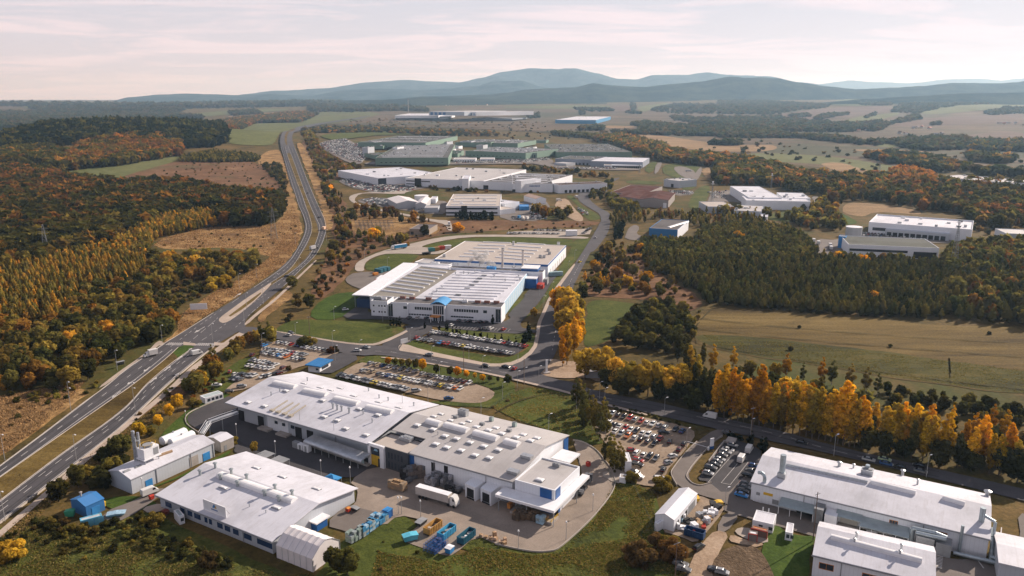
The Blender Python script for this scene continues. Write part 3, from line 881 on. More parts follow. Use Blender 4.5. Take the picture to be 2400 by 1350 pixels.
pline(GF('C',870,705)[:2], GF('C',935,718)[:2], .14, mb=mb, z=MZ)
pline(GF('D',1660,1125)[:2], GF('D',1830,1160)[:2], .9,9, .55, mb=mb, z=MZ)
pline(GF('D',1640,1020)[:2], GF('D',1632,1110)[:2], .3, mb=mb, z=MZ)
pline(GF('D',1475,1255)[:2], GF('D',1515,1308)[:2], .35, mb=mb, z=MZ)
for x0, x1, y0, y1 in ((1640,1655,1145,1235),(1205,1195,1220,1310)):
 pline(GF('D', x0, y0)[:2], GF('D', x1, y1)[:2],1.8,9, .5, mb=mb, z=MZ)
tag(mb.build('bay_markings', GM['paint'], fix=False), kind='structure')
def kerb(pix, name='kerb', h=.12, w=.25):
 pts = resample(crom([G(*p)[:2] for p in pix]),6.0)
 mb = MB()
 for a, b in zip(pts, pts[1:]):
  L_ = hypot(b[0] - a[0], b[1] - a[1])
  if L_ < .01: continue
  mb.rbox((a[0] + b[0]) / 2,(a[1] + b[1]) / 2,0, L_ * 1.01, w, LAYER[0] + h, atan2(b[1] - a[1], b[0] - a[0]))
 tag(mb.build(name, GM['kerb']), kind='structure')
for k in (HL[:10], O(0,1122,160,1010,263,938,310,905,380,850,418,816), O(0,1177,140,1070,283,967,347,900,400,855,440,826), O(0,1228,277,1010,397,900,504,811),
          PP('B',1930,400,2000,415,2090,470,2150,540,2200,610,2225,700,2190,790,2080,930,1960,1050,1830,1160,1760,1183,1650,1185,1500,1160,1380,1130),
          PP('C',700,410,620,490,540,590,520,640,560,720), PP('C',880,370,800,430,640,620,650,690,720,720,800,700),
          PP('A',1500,130,1330,210,1310,280,1400,350), O(867,812,893,806,925,790,953,776), O(935,820,937,812,960,800)):
 kerb(k)
# ------------------------------------------------------------------ buildings
RW = lambda: mat_roof('white_sheet_roof',(.60,.605,.65),.9,.34)
RG = lambda: mat_roof('pale_membrane_roof',(.45,.43,.415),2.0,.26)
RB = lambda: mat_roof('beige_membrane_roof',(.44,.385,.33),2.4,.16)
RD = lambda: mat_roof('grey_felt_roof',(.12,.113,.11),3.0,.3, .95)
RK = lambda: mat_roof('dark_felt_roof',(.115,.105,.105),3.0,.3)
RR = lambda: mat_roof('rusty_sheet_roof',(.085,.026,.016),1.2,.45, .95, stain=(.06,.03,.025))
WW = lambda: mat_wall('white_panel_wall',(.74,.765,.80))
WG = lambda: mat_wall('grey_panel_wall',(.46,.49,.53))
WD = lambda: mat_wall('dark_panel_wall',(.055,.06,.07))
WL = lambda: mat_wall('pale_blue_panel_wall',(.38,.53,.64))
WN = lambda: mat_wall('green_panel_wall',(.17,.26,.205))
MBLUE = lambda: mat_plain('blue_paint',(.02,.10,.30),.45, var=.15)
MCYAN = lambda: mat_plain('bright_blue_paint',(.04,.22,.50),.45, var=.2)
MGLASS = lambda: mat_plain('window_glass',(.035,.045,.06),.12, var=.4, vs=.7, spec=.8)
MDARK = lambda: mat_plain('dark_opening',(.02,.02,.022),.7, var=.4)
MMET = lambda: mat_plain('galvanised_metal',(.42,.44,.46),.4,.6, var=.2, vs=1.5)
MWHT = lambda: mat_plain('white_paint',(.72,.73,.75),.5, var=.08)
MGRY = lambda: mat_plain('grey_paint',(.25,.26,.27),.6)
MLITE = lambda: mat_plain('translucent_skylight',(.72,.72,.72),.35, var=.08)
MYEL = lambda: mat_plain('yellow_paint',(.62,.38,.03),.5)
MORG = lambda: mat_plain('orange_paint',(.52,.20,.04),.6, var=.25)
MRED = lambda: mat_plain('red_paint',(.38,.035,.02),.5)
MWOOD = lambda: mat_plain('raw_wood',(.34,.22,.12),.8, var=.3, vs=2.0)
MCONC = lambda: mat_plain('cast_concrete',(.34,.31,.28),.9, var=.2)
MFOIL = lambda: mat_plain('grey_wrapped_goods',(.12,.125,.135),.4, var=.5, vs=1.2)
class B:
 """a building: front-left, front-right and back-left eave sights at level h"""
 def __init__(s, name, label, p0, p1, p3, h, cat='factory hall', group=None, base=.0):
  a, b, c = G(*p0, base + h), G(*p1, base + h), G(*p3, base + h)
  s.ang = atan2(b[1] - a[1], b[0] - a[0])
  s.u = (cos(s.ang), sin(s.ang)); s.n = (-s.u[1], s.u[0])
  s.o = (a[0], a[1], base); s.h = h
  s.L = hypot(b[0] - a[0], b[1] - a[1])
  s.W = (c[0] - a[0]) * s.n[0] + (c[1] - a[1]) * s.n[1]
  s.r = empty(name, s.o, s.ang, label, cat, group)
  s.base = base
 def loc(s, px, py, z):
  """sight -> local (x, y) at local height z"""
  X, Y, _ = G(px, py, s.base + z)
  dx, dy = X - s.o[0], Y - s.o[1]
  return dx * s.u[0] + dy * s.u[1], dx * s.n[0] + dy * s.n[1]
 def W_(s, x, y, z=0):
  return (s.o[0] + s.u[0] * x + s.n[0] * y, s.o[1] + s.u[1] * x + s.n[1] * y, s.base + z)
 def rz(s, x, y):
  """roof height at local x, y"""
  if s.kind == 'x': return s.h + s.rh * max(.0,1 - abs(y - s.rp * s.W) / ((s.rp if y < s.rp * s.W else 1 - s.rp) * s.W + s.ov))
  if s.kind == 'y': return s.h + s.rh * max(.0,1 - abs(x - s.L / 2) / (s.L / 2))
  return s.h
 def walls(s, mat, inset=.0, kind='flat', rh=.0, rp=.5, roof=None, par=.5, th=.3, ov=None):
  """outer shell; the eaves were surveyed, so walls stand back by the overhang"""
  i = inset; L, W, h = s.L, s.W, s.h
  s.kind, s.rh, s.rp, s.ov = kind, rh, rp, .0
  s.i = i
  mb = MB()
  hw = h - (.05 if kind != 'flat' else .0)
  if kind == 'flat':
   t = .35
   zt = h
   mb.add([(i, i, 0),(L - i, i, 0),(L - i, W - i, 0),(i, W - i, 0),(i, i, zt),(L - i, i, zt),(L - i, W - i, zt),(i, W - i, zt),
     (i + t, i + t, zt),(L - i - t, i + t, zt),(L - i - t, W - i - t, zt),(i + t, W - i - t, zt),
     (i + t, i + t, zt - par),(L - i - t, i + t, zt - par),(L - i - t, W - i - t, zt - par),(i + t, W - i - t, zt - par)],
                   [(0,1,5,4),(1,2,6,5),(2,3,7,6),(3,0,4,7),(4,5,9,8),(5,6,10,9),(6,7,11,10),(7,4,8,11),
     (8,9,13,12),(9,10,14,13),(10,11,15,14),(11,8,12,15)])
   mb.build('wall', mat, s.r, fix=False)
   rb = MB()
   rb.box(i + t + .004, i + t + .004, h - par - .3, L - i - t - .004, W - i - t - .004, h - par + .02)
   s.h = h - par + .02 if par else h
   s.roof = rb.build('roof', roof, s.r)
   s.ztop = h
  elif kind == 'x':
   yr = rp * W
   sl = rh / max(yr, .1); sb = rh / max(W - yr, .1)
   zf, zb = h + sl * i, h + sb * i
   mb.add([(i, i, 0),(L - i, i, 0),(L - i, W - i, 0),(i, W - i, 0),(i, i, zf),(L - i, i, zf),(L - i, W - i, zb),(i, W - i, zb),(i, yr, h + rh),(L - i, yr, h + rh)],
                   [(0,1,5,4),(1,2,6,9,5),(2,3,7,6),(3,0,4,8,7)])
   mb.build('wall', mat, s.r, fix=False)
   rb = MB()
   rb.prism([(0, h),(yr, h + rh),(W, h),(W, h + th),(yr, h + rh + th),(0, h + th)],0, L, axis='x')
   s.roof = rb.build('roof', roof, s.r)
   s.h = h + th
  else:
   xr = L / 2; sl = rh / xr
   mb.add([(i, i, 0),(L - i, i, 0),(L - i, W - i, 0),(i, W - i, 0),(i, i, h + sl * i),(L - i, i, h + sl * i),(L - i, W - i, h + sl * i),(i, W - i, h + sl * i),(xr, i, h + rh),(xr, W - i, h + rh)],
                   [(0,1,5,8,4),(1,2,6,5),(2,3,7,9,6),(3,0,4,7)])
   mb.build('wall', mat, s.r, fix=False)
   rb = MB()
   rb.prism([(0, h),(xr, h + rh),(L, h),(L, h + th),(xr, h + rh + th),(0, h + th)],0, W, axis='y')
   s.roof = rb.build('roof', roof, s.r)
   s.h = h + th
  s.H = h
  return s
 def face(s, side, a, z, w, h, d=.12, name='window', mat=None, frame=None, nbar=0):
  """a flat element on a wall: side f(ront) r(ight) b(ack) l(eft), a = distance along"""
  i = s.i; L, W = s.L, s.W
  def pt(t, out):
   if side == 'f': return (t, i - out)
   if side == 'b': return (t, W - i + out)
   if side == 'l': return (i - out, t)
   return (L - i + out, t)
  def bx(mb, t0, t1, z0, z1, o0, o1, mi=0):
   p, q = pt(t0, o0), pt(t1, o1)
   mb.box(min(p[0], q[0]), min(p[1], q[1]), z0, max(p[0], q[0]), max(p[1], q[1]), z1, mi)
  mb = MB()
  if frame:
   bx(mb, a, a + w, z, z + h, -.1, d * .5)
   o = mb.build(name, mat or MGLASS(), s.r)
   fb = MB(); t = .12
   bx(fb, a - t, a, z - t, z + h + t, -.1, d); bx(fb, a + w, a + w + t, z - t, z + h + t, -.1, d)
   bx(fb, a, a + w, z + h, z + h + t, -.1, d); bx(fb, a, a + w, z - t, z, -.1, d)
   for k in range(nbar):
    c = a + w * (k + 1) / (nbar + 1)
    bx(fb, c - .05, c + .05, z, z + h, -.1, d)
   fb.build('frame', frame, o)
  else:
   bx(mb, a, a + w, z, z + h, -.1, d)
   o = mb.build(name, mat or MGLASS(), s.r)
  return o
 def row(s, side, a0, a1, n, z, w, h, **kw):
  for k in range(n):
   c = a0 + (a1 - a0) * (k + .5) / n
   s.face(side, c - w / 2, z, w, h, **kw)
 # ---- things fixed to the roof
 def at(s, x, y):
  if s.kind == 'x':
   yr = s.rp * s.W
   return s.h + (s.rh * y / yr if y < yr else s.rh * (s.W - y) / (s.W - yr))
  if s.kind == 'y':
   return s.h + s.rh * (1 - abs(x - s.L / 2) / (s.L / 2))
  return s.h
 def rl(s, p):
  """sight on the roof -> local x,y,z"""
  z = s.h
  for _ in range(5):
   x, y = s.loc(p[0], p[1], z); z = s.at(x, y)
  return x, y, z
 def skylight(s, p, w=2.0, d=1.6, h=.5, mat=None, name='skylight', curb=True):
  x, y, z = s.rl(p)
  mb = MB()
  sl = .0
  mb.box(x - w / 2, y - d / 2, z - .5, x + w / 2, y + d / 2, z + h * .6,1)
  a, t = .12, h
  vs = [(x - w / 2 + .05, y - d / 2 + .05, z + h * .6),(x + w / 2 - .05, y - d / 2 + .05, z + h * .6),(x + w / 2 - .05, y + d / 2 - .05, z + h * .6),(x - w / 2 + .05, y + d / 2 - .05, z + h * .6),
              (x - w * .3, y - d * .3, z + h),(x + w * .3, y - d * .3, z + h),(x + w * .3, y + d * .3, z + h),(x - w * .3, y + d * .3, z + h)]
  mb.add(vs, [(0,1,5,4),(1,2,6,5),(2,3,7,6),(3,0,4,7),(4,5,6,7)],0)
  return mb.build(name, [mat or MLITE(), MGRY()], s.r)
 def vault(s, p, q, w=2.4, h=1.0, mat=None, name='ridge_skylight'):
  """barrel rooflight between two sights"""
  a, b = s.rl(p), s.rl(q)
  dx, dy = b[0] - a[0], b[1] - a[1]; Ls = hypot(dx, dy); ux, uy = dx / Ls, dy / Ls
  prof = [(-w / 2,-.4),(-w / 2, h * .4)] + [(-w / 2 * cos(pi * k / 6), h * .4 + h * .6 * sin(pi * k / 6)) for k in range(1,6)] + [(w / 2, h * .4),(w / 2,-.4)]
  n = len(prof); mb = MB()
  vs = [(a[0] - uy * t, a[1] + ux * t, a[2] + z) for t, z in prof] + [(b[0] - uy * t, b[1] + ux * t, b[2] + z) for t, z in prof]
  mb.add(vs, [(i, i + 1, n + i + 1, n + i) for i in range(n - 1)] + [tuple(range(n)), tuple(range(2 * n - 1, n - 1,-1))],0)
  k = int(Ls / 4)
  return mb.build(name, mat or MLITE(), s.r)
 def vent(s, p, r=.3, h=1.6, cap=True, mat=None, name='roof_vent'):
  x, y, z = s.rl(p); mb = MB()
  mb.cyl((x, y, z - .3),(x, y, z + h), r, n=8)
  if cap:
   mb.cyl((x, y, z + h),(x, y, z + h + r * .5), r * 1.7, r * 1.7, n=8)
   mb.cyl((x, y, z + h + r * .5),(x, y, z + h + r * 1.1), r * 1.7, r * .3, n=8)
  return mb.build(name, mat or MMET(), s.r)
 def unit(s, p, w=2.2, d=1.6, h=1.3, mat=None, name='rooftop_unit', fan=True, a=.0):
  x, y, z = s.rl(p); mb = MB()
  mb.rbox(x, y, z - .3, w * .9, d * .9, .55, a, 1)
  mb.rbox(x, y, z + .25, w, d, h - .3, a, 0)
  if fan:
   mb.cyl((x - w * .2 * cos(a), y, z + h - .06),(x - w * .2 * cos(a), y, z + h + .15), d * .28, n=8, mi=1)
   mb.cyl((x + w * .22 * cos(a), y, z + h - .06),(x + w * .22 * cos(a), y, z + h + .15), d * .28, n=8, mi=1)
  return mb.build(name, [mat or MMET(), MGRY()], s.r)
 def boxy(s, name, x0, y0, z0, x1, y1, z1, mat, parent=None):
  mb = MB(); mb.box(min(x0, x1), min(y0, y1), z0, max(x0, x1), max(y0, y1), z1)
  return mb.build(name, mat, parent or s.r)
 def gutter(s, mat=None, r=.18):
  mb = MB(); i = s.i
  mb.box(-.2,-.22, s.H - .12, s.L + .2, .0, s.H + .16)
  mb.build('gutter', mat or MGRY(), s.r)
  for k in range(max(2, int(s.L / 26))):
   x = (k + .5) * s.L / max(2, int(s.L / 26))
   m2 = MB(); m2.cyl((x, i - .14,.02),(x, i - .14, s.H - .1), .1, n=6); m2.build('downpipe', mat or MGRY(), s.r)
# ================================================================== hall 1 (large gabled hall with deep eaves)
h1 = B('factory_hall', 'long white gabled factory hall with deep eaves beside the gatehouse', P('E',383,735), P('E',1390,1028), P('E',930,517),8.0)
h1.walls(WG(),3.4,'x',3.6,.55, RW())
for a, c in (((730,592),(880,622)),((938,645),(1098,678)),((1155,702),(1320,738)),((1380,762),(1560,800))):
 h1.vault(P('E', *a), P('E', *c),3.0,1.1)
for p in ((545,730),(662,757),(812,650),(1080,832),(1172,858),(1232,915),(1375,960),(1328,778),(1458,820),(1068,718)):
 h1.skylight(P('E', *p),2.8,2.0, .55)
for p in ((935,598),(1050,628),(1122,646),(1190,632),(1285,686),(1460,730),(1602,768)):
 h1.skylight(P('E', *p),3.2,1.0, .4)
for p in ((1142,772),(1172,782),(1203,790),(1256,804)): h1.vent(P('E', *p), .4,2.0)
for p in ((708,680),(768,652),(962,578),(1418,870),(1392,650),(1466,700),(1530,718),(1710,755),(1354,812)): h1.vent(P('E', *p), .25,1.4)
for p in ((1630,735),(1148,925),(908,855)): h1.vent(P('E', *p), .08,4.0, False)
for a, c in (((715,788),(822,720)),((757,800),(862,735)),((803,812),(905,742)),((845,826),(950,755))):
 A_, C_ = h1.rl(P('E', *a)), h1.rl(P('E', *c))
 mb = MB(); mb.cyl((A_[0], A_[1], A_[2] + .3),(C_[0], C_[1], C_[2] + .3), .28, n=6)
 mb.rbox(A_[0], A_[1], A_[2] - .2,2.0,1.4, .7)
 mb.build('exhaust_duct', mat_plain('tan_duct',(.36,.32,.25), .6), h1.r)
i_ = h1.i
h1.boxy('wall_panel', *h1.loc(*P('E',680,870),3)[:1], i_ - .25, .3, h1.loc(*P('E',855,900),3)[0], i_ + .1,7.0, WW())
for p in ((700,892),(752,908),(810,928)):
 x, _ = h1.loc(*P('E', *p),4); h1.face('f', x - .8,3.6,1.6,1.2, .45)
for p in ((630,840),(895,918),(970,945),(490,800)):
 x, _ = h1.loc(*P('E', *p),4); h1.face('f', x - 1.6,.3,3.2,4.4, .3, name='loading_door', mat=MDARK())
for p in ((745,870),(762,875),(780,880)):
 x, _ = h1.loc(*P('E', *p),5); h1.boxy('cooling_unit', x - .5, i_ - 1.0,5.2, x + .5, i_ - .3,6.1, MWHT())
h1.gutter()
for x0, x1 in ((660,700),(870,905)):
 a, _ = h1.loc(*P('E', x0,900),0); c, _ = h1.loc(*P('E', x1,930),0)
 h1.boxy('loading_platform', a, i_ - 3.0,0, a + 6, i_ - .05,1.1, MCONC())
cv = B('canopy', 'long silver canopy with a rounded edge along the gabled hall', P('E',940,1000), P('E',1345,1142), P('E',990,965),4.0,'canopy')
mb = MB()
prof = [(0,3.1),(-.55,3.4),(-.6,3.9),(-.3,4.3),(.3,4.5),(cv.W, 4.9),(cv.W, 4.6),(.3,4.2),(0,3.6)]
mb.prism(prof, 0, cv.L, axis='x'); mb.build('roof', mat_plain('silver_sheet',(.50, .52, .54), .35, .5, .2), cv.r)
for k in range(8):
 x = cv.L * (k + .3) / 8
 mb = MB(); mb.box(x, .3, .02, x + .2, .5,4.3); mb.build('post', MGRY(), cv.r)
mb = MB(); mb.box(.5,3.0, .02, cv.L - .5, cv.W - .2,1.2); mb.build('loading_platform', MCONC(), cv.r)
for k in range(3):
 x = cv.L * (.15 + .3 * k)
 mb = MB(); mb.box(x, 2.8,1.25, x + 5.5,3.0,3.6); mb.build('screen_panel', mat_plain('pale_teal_sheet',(.35, .48, .50), .5), cv.r)
for k, (x, y, hh) in enumerate(((885,1050,2.6),(922,1062,2.4),(962,1078,2.9))):
 g = GF('E', x, y)
 e_ = empty('utility_cabinet',(g[0], g[1],0), h1.ang, ['grey cabinet nearest the gabled end of the silver canopy', 'middle white cabinet of three beside the silver canopy', 'tallest white cabinet of three beside the silver canopy'][k], 'cabinet', 'cabinets beside the silver canopy')
 mb = MB(); mb.rbox(0,0, .12,2.6,1.8, hh); mb.build('body', MWHT() if k else MGRY(), e_)
 mb = MB(); mb.rbox(0,-.93, .3,1.0, .06, hh - .5); mb.build('door', MGRY(), e_)
# ================================================================== hall 2
h2 = B('factory_hall', 'grey roofed factory hall with square skylights and two loading docks', P('B',775,490), P('B',1505,695), P('B',1010,153),8.2)
h2.L0 = h2.L
h2.walls(WW(), .5,'x',3.2,.56, RG())
for p in ((835,292),(945,322),(1030,368),(1110,388),(965,425),(1205,414),(1303,440),(1404,466),(1042,449),(1142,470),(1240,503),(1340,522),(950,232),(1000,216),(1068,260),(1150,282),(1198,266),(1250,305),(1335,328),(1387,312),(1428,352),(1528,378),(1578,360),(1630,402),(1674,384)):
 h2.skylight(P('B', *p),2.7 if p[1] > 290 else 2.4,2.3 if p[1] > 290 else 1.6, .6)
for a, c in (((905,262),(1000,288)),((1030,290),(1190,332)),((1235,345),(1400,390)),((1450,405),(1548,432))):
 h2.vault(P('B', *a), P('B', *c),3.2,1.3)
for p in ((1105,240),(1290,290),(1480,335)): h2.unit(P('B', *p),1.8,1.2,1.1, MGRY(), fan=False)
h2.unit(P('B',1158,222),3.8,2.4,2.6)
for p in ((1355,262),(1517,300)): h2.unit(P('B', *p),1.4,1.4,1.8, mat_plain('pale_green_metal',(.3, .38, .36), .5))
for p in ((1510,628),(1605,520)): h2.unit(P('B', *p),4.0,2.4,1.2, fan=False)
for p in ((980,355),(1215,395),(1070,402)): h2.vent(P('B', *p), .15,1.0)
h2.gutter()
h2.boxy('fascia_panel', h2.L - .6, h2.W - 4.0, .1, h2.L - .25, h2.W - .5,8.0, MBLUE())
x0, _ = h2.loc(*P('B',775,560),4); x1, _ = h2.loc(*P('B',818,560),4)
h2.boxy('fascia_panel', x0 + .6, .2, .1, x1 + .6, .48,8.0, MBLUE())
for p in ((947,610),(1045,630)):
 x, _ = h2.loc(*P('B', *p),4); h2.face('f', x - .8,3.2 if p[0] > 1000 else .1,1.6,4.0 if p[0] > 1000 else 7.0, .1, mat=MDARK())
x, _ = h2.loc(*P('B',1180,740),2); h2.face('f', x - .6, .1,1.2,2.3, .1, name='door', mat=MDARK())
for p in ((1250,770),(1362,800)):        # two angled docks with wedge roofs
 x, _ = h2.loc(*P('B', *p),2)
 x -= 1.0
 mb = MB()
 w = 5.2
 mb.add([(x - w / 2, .5,0),(x - w / 2 - .2,-3.4,0),(x + w / 2 - .8,-4.4,0),(x + w / 2, .5,0),(x - w / 2, .5,5.6),(x - w / 2 - .2,-3.4,5.2),(x + w / 2 - .8,-4.4,5.2),(x + w / 2, .5,5.6)],
           [(0,1,5,4),(1,2,6,5),(2,3,7,6),(4,5,6,7)])
 d = mb.build('loading_dock', WW(), h2.r)
 mb = MB(); mb.add([(x - 1.8,-3.88,1.1),(x + 1.2,-4.32,1.1),(x + 1.2,-4.32,4.2),(x - 1.8,-3.88,4.2)],[(0,1,2,3)]); mb.build('dock_door', MDARK(), d)
 mb = MB(); mb.add([(x - 2.0,-3.84, .05),(x + 1.4,-4.38, .05),(x + 1.4,-4.38,1.0),(x - 2.0,-3.84,1.0)],[(0,1,2,3)]); mb.build('dock_sill', MDARK(), d)
for x, z in ((1455,825), ):
 a, _ = h2.loc(*P('B', x, z),1); h2.face('f', a - 2, .5,4,1.2, .15, name='vent_grille', mat=MGRY())
yo = h2.loc(*P('B',650,335),9)[1]; xo = h2.loc(*P('B',520,405),8.5)[0]
yr_ = h2.rp * h2.W; zo = 8.2 + 3.2 * min(1, yo / yr_)
mb = MB(); mb.prism([(yo, zo),(yr_, 8.2 + 3.2),(h2.W, 8.2),(h2.W, 8.5),(yr_, 8.5 + 3.2),(yo, zo + .3)], xo + 1.5,-.01, axis='x'); mb.build('roof', RG(), h2.r)
mb = MB(); mb.box(xo + 1.8, yo + .2,0,-.02, h2.W - .5,8.1); mb.build('wall', WW(), h2.r)
for p in ((760,245),(840,215)): pass
of = B('office_block', 'charcoal office front with a white portal and yellow entrance panel', P('B',510,412), P('B',765,490), P('B',640,335),8.6,'office')
of.walls(WD(),0,'flat', roof=RB(), par=.5)
xs_ = [of.loc(*P('B', x, y),8)[0] for x, y in ((510,412),(522,418),(590,438),(618,447),(770,490))]
of.boxy('portal_frame', xs_[0],-1.0,0, xs_[0] + 1.0, .0,8.8, MWHT()); of.boxy('portal_frame', xs_[3] - 1.9,-1.0,0, xs_[3], .0,8.8, MWHT()); of.boxy('portal_frame', xs_[0] + 1.0,-1.0,7.7, xs_[3] - 1.9,0,8.8, MWHT())
of.boxy('window', xs_[0] + 1.02,-.35,4.3, xs_[3] - 1.92,-.05,7.68, MGLASS())
of.boxy('entrance_panel', xs_[0] + 1.02,-.45, .1, xs_[3] - 1.92,-.05,4.28, MYEL())
of.boxy('door', xs_[3] - 3.2,-.55, .1, xs_[3] - 1.95,-.46,3.4, MDARK())
mb = MB(); mx_ = (xs_[0] + xs_[3]) / 2 - .5
for k in range(3): mb.add([(mx_ - 1.0 + k * .7,-.37,6.0),(mx_ - .4 + k * .7,-.37,6.0),(mx_ - .05 + k * .35,-.37,6.9 - .1 * k),(mx_ - .3 + k * .35,-.37,6.9)],[(0,1,2,3)])
mb.build('logo', mat_plain('pale_blue_paint',(.25, .45, .6), .5), of.r)
for r_, zz in enumerate((1.0,4.6)):
 for k in range(5):
  x = xs_[3] + 1.2 + k * (xs_[4] - xs_[3] - 2.2) / 5
  of.face('f', x, zz, .8,2.3, .06)
of.unit(P('B',765,400),4.0,2.6,1.6); of.unit(P('B',785,370),4.4,1.6,1.6, MWHT()); of.unit(P('B',735,392),2.6,2.2,1.2)
an = B('warehouse_annex', 'white flat roofed annex with blue corner and wrap around canopy', P('B',1520,672), P('B',1800,748), P('B',1725,517),9.6,'annex')
an.walls(WW(),0,'flat', roof=RG(), par=.45)
an.boxy('fascia_panel', an.L - 5.2,-.14, .05, an.L - 1.0, .02,9.3, MBLUE())
an.boxy('fascia_panel', an.L - .02, .6, .05, an.L + .14,4.0,9.3, MBLUE())
an.boxy('canopy',-4.0,-6.0,5.2, an.L + 2.8,-.15,6.1, MWHT())
an.boxy('canopy', an.L + .15,-.14,5.2, an.L + 2.8, an.W + 2.0,6.1, MWHT())
for x, y in ((-3,-5.6),(an.L * .5,-5.6),(an.L + 2.3,-5.6),(an.L + 2.4, an.W * .6)):
 an.boxy('post', x, y, 0, x + .2, y + .2,5.2, MGRY())
an.boxy('loading_platform',1.0,-5.0,0, an.L + 1.6,-.16,1.1, MCONC())
for k in range(3): an.face('f',2.5 + k * 5.0,1.12,3.4,3.4, .1, name='loading_door', mat=MDARK())
mb = MB()
for z in (1.6,2.1): mb.box(4.0,-5.1, z, an.L + 1.5,-5.0, z + .1)
for k in range(9): mb.box(4.0 + k * (an.L - 2.6) / 8,-5.1,1.1,4.1 + k * (an.L - 2.6) / 8,-5.0,2.2)
for z in (1.6,2.1): mb.box(an.L + 1.5,-5.1, z, an.L + 1.6,-.3, z + .1)
mb.build('handrail', MYEL(), an.r)
an.skylight(P('B',1695,678),3.0,2.2, .7)
an.unit(P('B',1812,580),2.6,1.2,1.2, MGRY())
ca = B('canopy', 'small white canopy over the orange stored goods behind the annex', P('B',1775,520), P('B',1905,555), P('B',1880,465),6.0,'canopy')
ca.boxy('roof',0,0,5.6, ca.L, ca.W, 6.1, MWHT())
for x, y in ((.2, .2),(ca.L - .4, .2),(ca.L - .4, ca.W - .4)): ca.boxy('post', x, y, 0, x + .2, y + .2,5.6, MGRY())
# ================================================================== hall 3 (near, with roof sign)
h3 = B('factory_hall', 'near white hall with a lettered sign board on its roof edge', P('A',1090,785), P('A',1912,1115), P('A',1735,480),4.6)
h3.walls(WG(),1.0,'x',3.0,.52, RW())
h3.vault(P('A',1545,640), P('A',2070,825),3.0,1.1)
for p in ((1408,640),(1515,590),(1550,672),(1628,632),(1736,672),(1670,718),(1935,745),(1860,785),(1962,825),(2055,785)):
 h3.vent(P('A', *p), .45,1.7, mat=mat_plain('weathered_zinc',(.33, .37, .38), .4, .4, .2))
for p in ((1802,592),(1985,655),(2225,738),(1570,730),(1945,872)): h3.skylight(P('A', *p),3.4,1.3, .5)
for p in ((1755,862),(1870,905)): h3.vent(P('A', *p), .15, .8)
h3.gutter()
for k, (x, w) in enumerate(((1170,3.0),(1270,2.2),(1322,2.2),(1375,2.9),(1436,1.3),(1468,1.3),(1535,2.4),(1588,2.4),(1647,2.4),(1732,3.2),(1822,2.8),(1872,3.8))):
 y = 855 + (x - 1170) * .40
 a, _ = h3.loc(*P('A', x, y),2.4)
 h3.face('f', a - w / 2,1.5, w, 1.7, .12, mat=mat_plain('blue_glass',(.02, .05, .12), .15, spec=.8))
for x, y in ((2380,900),):
 a = h3.loc(*P('A', x, y),2)[1]
mb = MB(); h3w = h3.W
mb.box(h3.L - 1.0, h3w * .44, .1, h3.L + 1.6, h3w * .56,2.9); mb.build('entrance_porch', MBLUE(), h3.r)
mb = MB(); mb.box(h3.L - 1.0, h3w * .42,2.9, h3.L + 2.2, h3w * .58,3.3); mb.build('porch_roof', MWHT(), h3.r)
a = h3.rl(P('A',1435,880)); c = h3.rl(P('A',1590,945))
sg = empty('roof_sign', h3.W_(a[0], a[1], a[2]), h3.ang, 'white sign board with blue logo on the near hall roof', 'sign')
SL = hypot(c[0] - a[0], c[1] - a[1])
mb = MB(); mb.box(0,-.12, .1, SL, .12,3.6); mb.build('board', MWHT(), sg)
for x in (1, SL / 2, SL - 1):
 mb = MB(); mb.cyl((x, .13,3.2),(x, 2.0, .2), .08, n=5); mb.build('brace', MGRY(), sg)
mb = MB(); q = SL / 2
mb.add([(q - .95,-.14,1.9),(q + .95,-.14,1.9),(q + .15,-.14,3.15),(q - .15,-.14,3.15)],[(0,1,2,3)]); mb.build('logo', MCYAN(), sg)
mb = MB(); mb.add([(q + .2,-.16,1.95),(q + 1.1,-.16,1.95),(q + .5,-.16,2.9)],[(0,1,2)]); mb.build('logo_wedge', MYEL(), sg)
mb = MB()
for k in range(8): mb.box(q - 1.5 + k * .38,-.145,1.05, q - 1.24 + k * .38,-.122,1.5)
mb.build('lettering', MBLUE(), sg)
tn = B('storage_tent', 'white fabric storage tent at the end of the near hall', P('A',1940,1132), P('A',2195,1232), P('A',2130,1010),4.2,'tent')
M_FAB = mat_plain('tent_fabric',(.66, .62, .61), .55, var=.07)
b1 = G(*P('A',2395,1100),4.2); dx, dy = b1[0] - tn.o[0], b1[1] - tn.o[1]
tn.W = dx * tn.n[0] + dy * tn.n[1]
mb = MB(); L_, W_, nb = tn.L, tn.W, 6
for k in range(nb):
 x0, x1 = L_ * k / nb + .02, L_ * (k + 1) / nb - .02
 xm = (x0 + x1) / 2
 for x, dz in ((x0,.0),(xm, -.14),(x1,.0)):
  pass
 prof = [(0,0),(0,4.2),(W_ * .28,6.6),(W_ * .5,7.4),(W_ * .72,6.6),(W_, 4.2),(W_, 0)]
 sag = [(.06,0),(.12,4.1),(W_ * .28,6.42),(W_ * .5,7.2),(W_ * .72,6.42),(W_ - .12,4.1),(W_ - .06,0)]
 n = len(prof)
 vs = [(x0, a, z) for a, z in prof] + [(xm, a, z) for a, z in sag] + [(x1, a, z) for a, z in prof]
 mb.add(vs, [(i, i + 1, n + i + 1, n + i) for i in range(n - 1)] + [(n + i, n + i + 1,2 * n + i + 1,2 * n + i) for i in range(n - 1)])
mb.build('fabric_roof', M_FAB, tn.r, fix=False)
for x in (.1, L_ - .1): mb = MB(); mb.add([(x, a, z) for a, z in prof],[tuple(range(n))]); mb.build('end_wall', M_FAB, tn.r, fix=False)
mb = MB()
